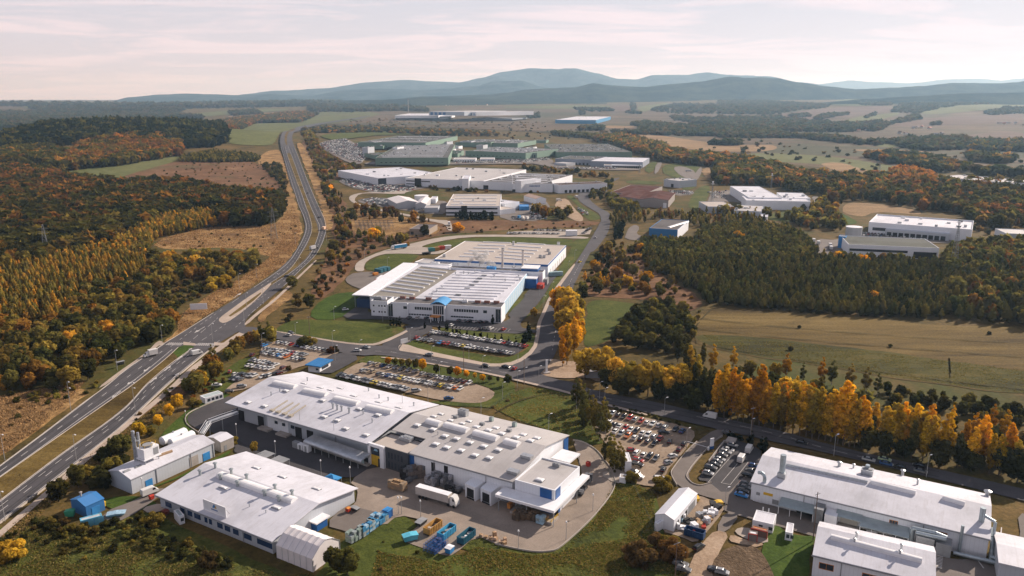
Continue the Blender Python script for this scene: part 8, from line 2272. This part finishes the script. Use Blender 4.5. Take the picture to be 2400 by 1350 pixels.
# --- big yellow and orange trees right of the street fork
single('broad', 'yolive', 'F',(1660,330,1720,250,1760,330,1700,140,1800,180),16,'large ochre green tree in the yellow group by the climbing street')
single('poplar', 'orange', 'F',(1660,640,1700,620,1770,540,1790,450),22,'tall orange poplar at the street fork', 'poplar_tree')
single('broad', 'orange', 'F',(1740,480,1800,420,1650,200,1640,130),15,'bright orange tree behind the tall poplar at the fork')
single('open', 'yolive', 'F',(1870,750,2030,760),14,'open yellow crowned tree beside the grey flat cabin')
single('open', 'yolive', 'L',(300,1000,240,985,360,1005,400,1010,470,1015,520,1020,560,1010),15,'ochre crowned tree above the street before the poplars')
zone('roadside_woods', 'broad', 'dark', 'L',(180,970,400,980,620,1010,740,1060,740,1110,600,1080,400,1040,200,1000),7,8,12,'dark tree under the ochre crowns by the street', 'broadleaf_tree')
single('poplar', 'dark', 'L',(600,1010,640,1020,690,1060,720,1090,740,1080),21,'tall dark green poplar before the orange row', 'poplar_tree')
single('poplar', 'yolive', 'L',(620,960,660,980),20,'tall ochre poplar behind the dark one', 'poplar_tree')
# --- orange poplar row along the street
xs_p = [(765,1120,'orange',24),(800,1130,'orange',24),(838,1140,'orange',25),(875,1145,'orange',23),(905,1150,'orange',22),(955,1160,'orange',24),(985,1172,'orange',25),(1015,1178,'orange',23),(1060,1185,'yellow',19),(1100,1195,'olive',20),(1105,1165,'orange',20),(1140,1195,'orange',21),(1165,1210,'yellow',23),(1200,1215,'orange',23),(1235,1222,'yellow',24),(1265,1232,'orange',24),(1300,1240,'yellow',24),(1335,1245,'yellow',22),(1365,1250,'yellow',20),(1400,1262,'orange',25),(1430,1270,'orange',26),(1462,1278,'orange',25),(1490,1280,'yellow',22),(1530,1290,'orange',21),(1560,1280,'yellow',16),(1590,1230,'orange',18),
  (1640,1310,'yellow',21),(1675,1320,'yellow',22),(1705,1322,'yellow',20),(1745,1330,'yellow',19),(1790,1340,'olive',17),(1850,1350,'yellow',20),(1890,1352,'yellow',17),(1960,1370,'orange',19),(2030,1385,'dark',16),(2105,1400,'orange',19),(2200,1420,'yolive',18),(2250,1425,'orange',18),(2330,1440,'yolive',16),(2385,1450,'yellow',16)]
for i, (x, y, p_, h_) in enumerate(xs_p):
 single('poplar', p_, 'L',(x, y), h_, '%s poplar, %s from the street fork end of the roadside row' % ({'orange': 'orange', 'yellow': 'golden yellow', 'yolive': 'ochre', 'olive': 'olive', 'dark': 'dark green'}[p_], ordn(i)), 'poplar_tree')
single('poplar', 'orange', 'L',(790,1095,860,1112,930,1125,1000,1150,1150,1180,1250,1200,1310,1215,1385,1235,1450,1245,1510,1262,1660,1290,1730,1300,1800,1315,1870,1325,2060,1360,2150,1380,2290,1410),20,'orange poplar in the second rank behind the roadside row', 'poplar_tree')
zone('roadside_woods', 'poplar+broad', 'yolive+olive+dark', 'L',(700,1010,900,1060,1100,1110,1400,1180,1600,1240,2000,1310,2450,1400,2450,1440,2000,1360,1500,1260,1100,1170,740,1090),7.5,10,18,'olive tree behind the orange poplar row', 'broadleaf_tree', .8)
zone('roadside_woods', 'broad', 'dark', 'L',(1540,1300,1700,1320,2000,1370,2450,1450,2450,1500,2000,1400,1540,1320),7,8,12,'dark low tree at the foot of the poplar row', 'broadleaf_tree')
single('birch', 'orange', 'L',(745,870,850,865,1130,915,1315,945,1590,1180,2000,1190,2120,1240,2210,1210,2280,1250),13,'orange poplar standing apart behind the roadside row', 'poplar_tree')
single('birch', 'olive', 'L',(1215,940,1370,950,1465,970,1550,990,1610,1010),12,'slim olive tree at the field edge behind the poplars', 'poplar_tree')
zone('roadside_woods', 'poplar+broad+shrub', 'olive+scrub+yolive', 'L',(740,870,900,880,1100,920,1300,960,1600,1010,1620,1100,2000,1170,2400,1250,2400,1380,1900,1290,1500,1180,1100,1090,740,1000),7.5,5,11,'scrubby tree between the poplar row and the field', 'broadleaf_tree', .95)
zone('roadside_woods', 'broad', 'dark+olive', 'L',(1600,980,1800,1000,2000,1020,2450,1130,2450,1200,2100,1130,1700,1080),5.2,2.5,7,'dark tree at the lower field margin', 'broadleaf_tree', .9)
# --- dark thicket in the middle, scrub near the climbing street
zone('thicket_woods', 'broad', 'dark+dark+olive', 'L',(200,720,300,620,380,550,520,520,600,580,640,690,640,780,560,810,420,790,260,760),6.5,5,9,'dark tree in the thicket between two fields', 'broadleaf_tree')
single('poplar', 'olive', 'L',(560,830,600,860,640,880,690,860),15,'dark upright tree at the lower thicket end', 'poplar_tree')
zone('thicket_woods', 'broad+shrub', 'olive+mixed+scrub', 'L',(0,490,60,430,90,350,160,260,200,210,330,220,420,330,600,430,640,500,480,500,350,490,200,480,60,490),9,4,9,'mixed scrub tree beside the climbing street', 'broadleaf_tree', .65)
zone('thicket_woods', 'shrub', 'rust+scrub', 'L',(60,450,120,300,200,220,420,330,600,430,620,500,200,470),7,2,4,'rust bush beside the climbing street', 'shrub', .6,'bush')
single('birch', 'orange', 'L',(170,440,150,430,190,440,70,410,365,420),10,'bright orange tree in the scrub beside the climbing street')
single('shrub', 'orange', 'L',(400,400,290,430,360,250,120,340),7,'orange bush in the scrub beside the climbing street', 'shrub', 'bush')
single('broad', 'dark', 'L',(180,390,20,520,60,500),9,'dark round tree beside the climbing street')
zone('thicket_woods', 'shrub', 'scrub+olive', 'L',(500,560,640,540,700,560,640,640,620,700,560,620),6,2,4.5,'bush at the field corner', 'shrub', .8,'bush')
single('shrub', 'dark', 'L',(1200,652,1155,768,1680,752,2200,685),2.2,'small dark bush standing alone in the mown field', 'shrub', 'bush')
# --- pine plantation
zone('pine_forest', 'pine', 'pine+pine+dark', 'L',(330,225,440,200,640,200,700,130,900,110,1150,130,1260,210,1290,290,1460,300,1940,320,2000,330,2020,500,1980,600,1500,592,900,545,720,525,640,440,420,340),4.2,6.5,10,'dark green tree at the pine plantation edge', 'pine_tree')
zone('pine_forest', 'pine+pine+broad', 'pine+pine+pinemix', 'L',(1940,320,2000,240,2385,215,2520,225,2560,660,2385,650,1980,605,2020,500),6.2,9,13,'autumn mixed tree at the pine plantation edge', 'pine_tree')
zone('pine_forest', 'birch+broad', 'olive+pinemix', 'L',(640,120,700,60,900,60,1130,90,1240,130,1440,150,1440,110,1350,0,1360,-40,1240,20,1150,60,1030,60,1000,50,700,40),8,7,11,'mixed tree between the halls and pine plantation', 'broadleaf_tree', .7)
zone('pine_forest', 'birch', 'olive+pinemix', 'J',(940,1060,1200,1040,1250,1060,1600,1070,1740,1060,1800,1100,2000,1090,2180,1100,2300,1120,2300,1180,1700,1180,1530,1110,1280,1130,1100,1140,1000,1220,940,1180),8,8,11,'olive tree in the strip below the rusty halls', 'birch_tree', .85)
zone('dark_forest', 'pine', 'spruce', 'J',(990,1190,1040,1150,1060,1180,1030,1270,970,1290),6,8,10,'dark spruce by the small lot', 'conifer_tree')
zone('dark_forest', 'broad', 'olive+dark', 'J',(940,1010,900,900,960,900,1020,960,1180,990,1170,1030,1050,1040),8,6,10,'tree beside the rusty halls', 'broadleaf_tree')
zone('dark_forest', 'broad', 'dark+olive', 'J',(760,930,760,870,850,800,960,770,950,830,860,900,880,940),9,5,8,'tree inside the street bend', 'broadleaf_tree', .8)
single('shrub', 'rust', 'J',(850,890,870,885),6,'red bush inside the street bend', 'shrub', 'bush')
zone('pine_forest', 'broad+birch', 'mixed+olive', 'L',(1260,240,1300,300,1460,310,1940,325,1700,300,1470,290,1330,280),7,5,9,'tree in front of the grey roofed hall', 'broadleaf_tree')
single('shrub', 'orange', 'L',(1535,320,1410,300,875,190,1590,505,2100,560),8,'orange tree among the dark pines', 'broadleaf_tree', 'tree')
# --- autumn belt above
zone('autumn_forest', 'broad+birch', 'dark+mixed+dark+rust', 'K',(-60,780,200,800,400,860,700,905,1000,925,1300,915,1640,945,1700,960,2300,985,2460,930,2460,1340,2000,1310,1950,1250,1860,1200,1600,1190,1500,1150,1150,1105,940,1115,900,1200,800,1060,690,1045,470,1030,450,990,230,978,-60,975),10.5,9,15,'autumn tree in the belt above the right complex', 'broadleaf_tree')
zone('autumn_forest', 'pine', 'pine', 'K',(200,860,500,870,760,930,800,1000,700,1030,470,1020,450,980,230,970),7,9,12,'young pine above the right complex', 'pine_tree')
zone('autumn_forest', 'broad', 'rust', 'K',(1330,900,1500,890,1640,940,1680,1000,1500,1030,1380,980),10,13,17,'rust tree in the autumn belt', 'broadleaf_tree')
zone('autumn_forest', 'shrub+broad', 'scrub+mixed', 'K',(1960,1250,2000,1310,2460,1340,2460,1420,2100,1400,2000,1337),12,3,7,'scrub beyond the parapet hall', 'broadleaf_tree', .7)
zone('autumn_forest', 'broad', 'dark+mixed+dark+rust', 'J',(950,395,1020,375,1250,440,1600,550,2100,595,2440,660,2440,810,2180,800,1850,770,1840,695,2080,705,1900,650,1740,640,1400,602,1280,560,1140,520,1000,465,780,410),12,11,17,'dark autumn tree above the grass embankment', 'broadleaf_tree')
zone('autumn_forest', 'broad', 'dark', 'J',(420,345,700,370,950,390,960,410,760,400,440,370),16,10,14,'tree behind the green factory', 'broadleaf_tree', .9)
zone('far_forest', 'broad', 'farwood+mixed', 'I',(260,320,500,300,940,300,1240,325,2000,350,2000,375,1500,375,900,345,440,345,300,345),17,8,13,'tree on the plain behind the green factory', 'broadleaf_tree', .65)
zone('far_forest', 'broad', 'farwood', 'I',(300,120,450,105,1120,118,1340,135,1360,165,1100,155,700,165,330,158),40,18,26,'', 'broadleaf_tree')
zone('far_forest', 'broad', 'farwood', 'I',(-60,215,160,180,260,170,400,190,300,205,280,240,60,260,-60,262),20,12,18,'', 'broadleaf_tree')
zone('far_forest', 'shrub', 'scrub+farwood', 'I',(600,230,1050,215,2000,260,2400,250,2400,330,1300,320,700,290),30,5,11,'bush on the brown plain', 'shrub', .3)
zone('far_forest', 'shrub+broad', 'scrub+farwood', 'J',(0,300,400,330,900,300,960,400,1250,430,1600,470,2400,500,2400,520,1500,500,1100,400,400,400,0,400),26,4,9,'bush on the brown plain', 'shrub', .25)
for pts, sp in (((1300,140,1500,90,1800,95,2440,70,2440,185,1500,180,1290,165),36),((1110,275,1250,262,1500,285,2440,335,2440,395,1900,380,1400,372,1200,365,1190,300),17),((960,350,1200,345,1195,368,970,355),16),((620,130,900,135,980,155,800,162,640,145),26),((1050,158,1180,160,1250,185,1100,178),26),((670,150,715,150,715,190,675,190),24),((1120,90,1160,90,1160,155,1130,155),30),((1800,445,2080,450,2060,460,1830,460),14),((660,310,880,300,870,330,680,330),15),((200,190,310,175,320,215,230,225),26),((1460,205,1560,200,1800,240,1960,250,1780,270,1500,240),24),((1550,230,2440,200,2440,260,2100,280,1700,270),30)):
 zone('far_forest', 'broad', 'farwood', 'J', pts, sp, 11,17,'', 'broadleaf_tree', .9)
for pts, sp in (((-60,300,300,298,500,310,835,330,830,352,600,375,350,412,-60,405),26),((-60,425,350,440,560,450,700,470,1040,490,1200,470,1330,480,1550,410,1570,450,1330,495,1220,545,900,555,500,550,-60,545),22),((-60,555,600,590,900,605,1190,650,1500,610,1940,600,1960,690,1700,705,1500,695,1300,645,1190,665,900,640,600,605,-60,600),17),((1080,305,1200,298,1340,312,1340,335,1080,335),24),((1500,320,1620,290,1800,245,2440,235,2440,315,1900,335,1600,385,1560,405,1330,390,1400,330),26),((1930,745,2340,785,2300,808,1950,795),13),((1070,745,1540,745,1740,790,1880,840,1850,875,1700,875,1400,850,1420,810,1300,805),13),((1860,840,2200,890,2440,900,2440,930,2000,895,1870,870),13),((2060,400,2250,355,2440,365,2440,400,2150,415),22),((700,450,820,410,990,400,1000,412,760,455),18),((1120,430,1210,400,1200,420,1130,440),18),((1950,640,2440,640,2440,715,1960,700),14),((700,265,1100,255,1500,260,1900,235,2440,225,2440,235,1800,255,1400,290,1000,280,700,285),45),((510,420,660,410,680,430,540,440),20),((1640,490,1730,480,1720,495,1650,500),16)):
 zone('far_forest', 'broad', 'farwood+farwood+mixed' if sp < 15 else 'farwood', 'K', pts, sp, 11,17,'', 'broadleaf_tree', .95)
zone('far_forest', 'shrub+broad', 'farwood+scrub', 'K',(0,600,900,680,1400,720,2440,730,2440,880,1600,900,1000,850,500,780,0,740),30,5,9,'bush on the far field', 'shrub', .3)
# --- scrub right of the highway, between the factories
zone('verge_woods', 'broad+shrub+birch', 'olive+mixed+rust', 'I',(240,345,330,560,400,760,480,1000,560,1160,540,1340,640,1420,700,1250,690,1180,640,1000,640,950,560,860,480,790,560,745,760,700,780,650,660,640,520,560,420,480,380,380,300,330),10.5,4.5,10,'autumn tree on the slope beside the highway', 'broadleaf_tree', .8)
zone('verge_woods', 'broad+birch', 'mixed+rust', 'I',(640,1020,800,1010,1000,1050,1240,1100,1400,1135,1250,1150,1000,1110,700,1120),10,5,10,'autumn tree above the substation', 'broadleaf_tree', .8)
zone('verge_woods', 'birch+broad+shrub', 'olive+mixed', 'I',(680,1230,900,1240,1180,1260,1200,1340,1050,1340,900,1330,700,1310),9,5,10,'autumn tree below the substation', 'broadleaf_tree', .7)
single('broad', 'dark', 'I',(1335,1250,590,1200,430,700),12,'dark round tree near the substation')
single('shrub', 'orange', 'I',(1615,1215,885,1270,500,860),9,'orange bush near the substation lane', 'shrub', 'bush')
zone('verge_woods', 'pine', 'spruce', 'I',(1600,1085,1930,1090,1930,1115,1600,1112),6,7,10,'dark conifer in front of the beige block', 'conifer_tree')
zone('verge_woods', 'broad', 'olive+mixed', 'J',(240,1060,300,1030,400,1060,470,1050,600,1040,600,1120,520,1130,380,1110),11,7,12,'tree around the dirt lot of vans', 'broadleaf_tree', .8)
zone('verge_woods', 'broad+shrub', 'mixed+dark', 'J',(130,640,350,670,600,700,900,720,920,740,760,745,500,700,250,690),13,6,10,'tree between the white complex and grey hall', 'broadleaf_tree', .8)
zone('verge_woods', 'shrub', 'dark+scrub', 'I',(1240,760,1850,860,2350,865,2350,875,1850,872,1240,840),11,4,8,'bush at the white complex wall', 'shrub', .6)
zone(SH, 'shrub+broad', 'scrub+rust+olive', 'G',(-140,520,-60,380,0,250,60,60,160,200,500,230,640,240,560,270,420,310,240,380,170,480,60,560,-20,640,-120,760,-180,700),8,2.5,6.5,'autumn bush on the slope outside the concrete road', 'shrub', .6,'bush')
zone(SH, 'shrub', 'scrub+rust', 'G',(700,130,1100,100,2200,90,2260,130,1500,150,1100,180,900,200,640,245),9,1.5,4,'low bush on the heath behind the concrete road', 'shrub', .5,'bush')
zone(SH, 'shrub+broad', 'scrub+olive', 'M',(1740,870,1720,800,1830,690,1950,560,2100,420,2240,380,2160,520,2050,640,1900,740,1800,850),8,2.5,6,'bush between the cycle path and factory lawn', 'shrub', .55,'bush')
single('broad', 'olive', 'M',(1850,610,2110,380,2095,440,1960,735),10,'olive tree on the slope between highway and factory')
zone(SH, 'shrub', 'rust+scrub', 'M',(1230,1290,1330,1190,1440,1150,1400,1250,1200,1345,1080,1350),4,1.5,3.5,'brown bush between the hall corner and footpath', 'shrub', .8,'bush')
# ---- split: the largest in the photograph become things, the rest masses
def seen(t):
 x, y, h, *_ = t
 if y < 60: return 0
 px, py, d = proj(x, y, hz(x, y) + h * .6)
 if not (-15 < px < 2415 and -10 < py < 1370): return 0
 return h / d
rank = {'tree': [], 'bush': []}
for i, t in enumerate(TREES):
 z = ZN[t[5]]
 s = seen(t)
 if s <= 0: continue
 rank[z[3]].append((1 if z[0] is None else 0, s, i))
indiv = set()
for k, cap in (('tree',292),('bush',150)):
 rank[k].sort(key=lambda q: (-q[0],-q[1]))
 for e, s, i in rank[k][:cap]: indiv.add(i)
def mesh_np(name, T, Cc, mats, mi=None):
 n = len(T)
 me = bpy.data.meshes.new(name)
 me.vertices.add(n * 3); me.vertices.foreach_set('co', T.reshape(-1).astype(np.float32))
 me.loops.add(n * 3); me.loops.foreach_set('vertex_index', np.arange(n * 3, dtype=np.int32))
 me.polygons.add(n); me.polygons.foreach_set('loop_start', np.arange(0, n * 3,3, dtype=np.int32))
 try: me.polygons.foreach_set('loop_total', np.full(n, 3, dtype=np.int32))
 except Exception: pass
 me.update(calc_edges=True)
 ca = me.attributes.new('col', 'FLOAT_COLOR', 'CORNER')
 cc = np.ones((n, 3,4), dtype=np.float32); cc[:, :, :3] = Cc[:, None, :]
 ca.data.foreach_set('color', cc.reshape(-1))
 for m in mats: me.materials.append(m)
 return me
TRK = {}
def trunk_mesh(kind, k):
 key = (kind, k)
 if key in TRK: return TRK[key]
 r_ = random.Random(k * 5 + hash_s(kind)); mb = MB(); b, R, zm, *_ = KIND[kind]
 rt = {'broad': .022,'birch': .011,'pine': .014,'poplar': .012,'shrub': .02,'thuja': .01,'ball': .022,'open': .02}[kind]
 pts = [Vector((0,0,-.01))]; top = .8 if kind in ('birch', 'pine', 'poplar', 'thuja') else .6
 for i in range(1,6): pts.append(Vector((r_.uniform(-.01, .01) * i, r_.uniform(-.01, .01) * i, top * i / 5)))
 for i in range(5): mb.cyl(pts[i], pts[i + 1], rt * (1 - i * .17), rt * (1 - (i + 1) * .17), n=6, caps=False)
 nb = 3 if kind in ('thuja', 'shrub') else 9
 for j in range(nb):
  z = b + (zm - b) * (j + .5) / nb; i = min(4, int(z / top * 5)); a = j * 2.4 + r_.random(); base = pts[i] + (pts[i + 1] - pts[i]) * ((z / top * 5) - i)
  e = env(kind, min(.95, z + .12)) * .8
  mb.cyl(base, base + Vector((cos(a) * e, sin(a) * e, .1 + .1 * r_.random())), rt * .4, rt * .12, n=4, caps=False)
 TRK[key] = mb.mesh('trunk',[MBARKW if kind == 'birch' else MBARK])
 return TRK[key]
CRN = {}
def crown_mesh(kind, k, col, lod):
 """a few crown meshes per kind and colour, shared by the copies"""
 q = (round(math.log(max(.01, col[0])) * 3.2), round(col[1] / max(.01, col[0]) * 6))
 key = (kind, k, q, lod)
 if key not in CRN:
  T, S = tpl(kind, lod, k)
  C_ = np.array(col)[None, :] * S[:, None]
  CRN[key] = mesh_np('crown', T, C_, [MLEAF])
 return CRN[key]
VARIED = ['', ]
grpcnt = {}
for i in sorted(indiv):
 x, y, h, kd, col, zi = TREES[i]
 st, label, nm, cat = ZN[zi]
 d = hypot(x, y); lod = 0 if d < 420 and kd != 'thuja' else 1 if d < 800 else 2
 k = i % 4
 e_ = empty(nm, (x, y, hz(x, y) - .02), rv.uniform(0,6.28), label, cat, ('%s group' % label) if True else None)
 sx = h * rv.uniform(.86,1.16); e_.scale = (sx, sx * rv.uniform(.92,1.08), h)
 link('trunk', trunk_mesh(kd, k), e_); link('crown', crown_mesh(kd, k, col, lod), e_)
 grpcnt.setdefault(zi, []).append(e_)
for zi, os_ in grpcnt.items():
 if len(os_) == 1:
  if 'group' in os_[0]: del os_[0]['group']
 elif len(os_) <= 12:
  os_.sort(key=lambda o: proj(*o.location)[0])
  for j, o in enumerate(os_):
   o['label'] = '%s, %s from the highway side' % (ZN[zi][1], ordn(j)) if len(ZN[zi][1].split()) <= 11 else ZN[zi][1]
   o['group'] = ZN[zi][1]
 else:
  for o in os_: o['group'] = ZN[zi][1]
# ---- masses
byname = {}
for i, t in enumerate(TREES):
 if i in indiv: continue
 px, py, d_ = proj(t[0], t[1], hz(t[0], t[1]) + t[2])
 if d_ < 20 or px < -260 or px > 2660: continue
 byname.setdefault(ZN[t[5]][0] or 'undergrowth',[]).append(t)
NTRI = 0
for nm, ts in byname.items():
 TT, CC_ = [],[]
 buckets = {}
 for t in ts:
  d = t[1]
  lod = 1 if d < 300 else 2 if d < 620 else 3 if d < 1150 else 4 if d < 2000 else 5
  if t[3] == 'shrub': lod = min(5, lod + 1)
  buckets.setdefault((t[3], lod, rv.randrange(4)),[]).append(t)
 for (kd, lod, k), lst in buckets.items():
  T, S = tpl(kd, lod, k)
  n = len(lst)
  arr = np.array([(t[0], t[1], hz(t[0], t[1]) - .05, t[2]) for t in lst]); cols = np.array([t[4] for t in lst])
  a = rng.uniform(0,2 * pi, n); ca, sa = np.cos(a), np.sin(a); sx = arr[:, 3] * rng.uniform(.85,1.2, n) * (1.25 if nm == 'far_forest' else 1.0)
  X = (T[None, :, :, 0] * ca[:, None, None] - T[None, :, :, 1] * sa[:, None, None]) * sx[:, None, None] + arr[:, 0][:, None, None]
  Y = (T[None, :, :, 0] * sa[:, None, None] + T[None, :, :, 1] * ca[:, None, None]) * sx[:, None, None] + arr[:, 1][:, None, None]
  Z = T[None, :, :, 2] * arr[:, 3][:, None, None] + arr[:, 2][:, None, None]
  TT.append(np.stack([X, Y, Z],-1).reshape(-1,3,3))
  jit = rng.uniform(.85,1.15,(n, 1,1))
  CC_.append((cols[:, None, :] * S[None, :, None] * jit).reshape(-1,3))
 T = np.concatenate(TT); C_ = np.concatenate(CC_); NTRI += len(T)
 o = link(nm, mesh_np(nm, T, C_, [MLEAF])); tag(o, None, None, None, 'stuff')
print('TREES', len(TREES), 'INDIV', len(indiv), 'TRIS', NTRI, {k: len(v) for k, v in byname.items()}, {k: sum(1 for q in v if q[0]) for k, v in rank.items()})
# ---- tall grass and herbs: small tufts over the near rough ground
def tufts(name, fr, pts, n, col, h):
 w = [GF(fr, pts[i], pts[i + 1])[:2] for i in range(0, len(pts),2)]
 xs = [p[0] for p in w]; ys = [p[1] for p in w]; P_ = []
 while len(P_) < n:
  x, y = rv.uniform(min(xs), max(xs)), rv.uniform(min(ys), max(ys))
  if noise.noise((x / 9, y / 9,2.2)) > -.15 + rv.uniform(-.3, .3) and inside((x, y), w): P_.append((x, y))
  elif rv.random() < .002: P_.append((w[0][0], w[0][1]))
 P_ = np.array(P_); m = len(P_)
 a = rng.uniform(0,2 * pi, m); wd_ = rng.uniform(.25, .6, m); hh = rng.uniform(.3,1.0, m) * h
 ln = rng.uniform(-.35, .35,(m, 2))
 T = np.zeros((m, 3,3)); T[:, 0,0] = P_[:, 0] - np.cos(a) * wd_; T[:, 0,1] = P_[:, 1] - np.sin(a) * wd_
 T[:, 1,0] = P_[:, 0] + np.cos(a) * wd_; T[:, 1,1] = P_[:, 1] + np.sin(a) * wd_
 T[:, 2,0] = P_[:, 0] + ln[:, 0]; T[:, 2,1] = P_[:, 1] + ln[:, 1]; T[:, 2,2] = hh
 z0 = LAYER[0] * .3; T[:, :2,2] = z0
 cc = np.array(col)[rng.integers(0, len(col), m)] * rng.uniform(.7,1.3,(m, 1))
 return T, cc
parts_ = [tufts('g', 'A',(-40,1120,300,930,480,1000,900,960,1700,1300,2200,1340,2200,1420,-40,1420),22000,[(.12, .125, .03),(.18, .16, .04),(.24, .18, .06)], .6),
          tufts('g', 'B',(560,1180,1000,1260,1250,1150,1650,1210,1850,1190,2100,930,2250,760,2400,700,2400,1400,500,1400),22000,[(.13, .14, .03),(.20, .18, .04),(.28, .20, .06)], .55),
          tufts('g', 'C',(0,900,120,700,400,760,400,920,400,1030,620,1150,600,1400,-20,1400),12000,[(.13, .14, .03),(.20, .18, .04),(.28, .20, .06)], .55),
          tufts('g', 'F',(1000,1010,1200,880,1400,830,1780,910,1980,1060,2040,1340,1540,1230,1250,1140),7000,[(.18, .16, .04),(.26, .20, .055),(.32, .22, .07)], .55),
          tufts('g', 'A',(-40,100,600,-20,500,100,250,330,-40,520),14000,[(.42, .27, .13),(.50, .33, .16),(.26, .17, .08)], .9),
          tufts('g', 'A',(0,1080,250,850,700,450,1170,110,1290,60,1100,250,800,470,400,800,100,1100),9000,[(.26, .19, .07),(.18, .15, .04),(.38, .25, .11)], .8)]
parts_ += [tufts('g', 'H',(1060,1290,1110,1240,1300,1180,1560,1135,1800,1140,1960,1120,2060,990,2110,1110,2110,1230,2060,1290,2000,1350,1850,1350,1700,1300),9000,[(.30, .17, .08),(.44, .28, .14),(.16, .09, .045)],1.1),
          tufts('g', 'M',(1905,240,1880,350,1790,465,1590,605,1340,765,1130,900,1120,800,1240,700,1500,560,1700,420,1830,240),9000,[(.34, .20, .09),(.46, .29, .14),(.18, .11, .05)],1.0),
          tufts('g', 'L',(700,690,1300,745,1900,815,2520,890,2520,1010,1900,940,1300,850,760,755),9000,[(.16, .15, .04),(.24, .19, .06)], .5)]
T = np.concatenate([p[0] for p in parts_]); C_ = np.concatenate([p[1] for p in parts_])
o = link('rough_grass', mesh_np('rough_grass', T, C_, [MLEAF])); tag(o, None, None, None, 'stuff')
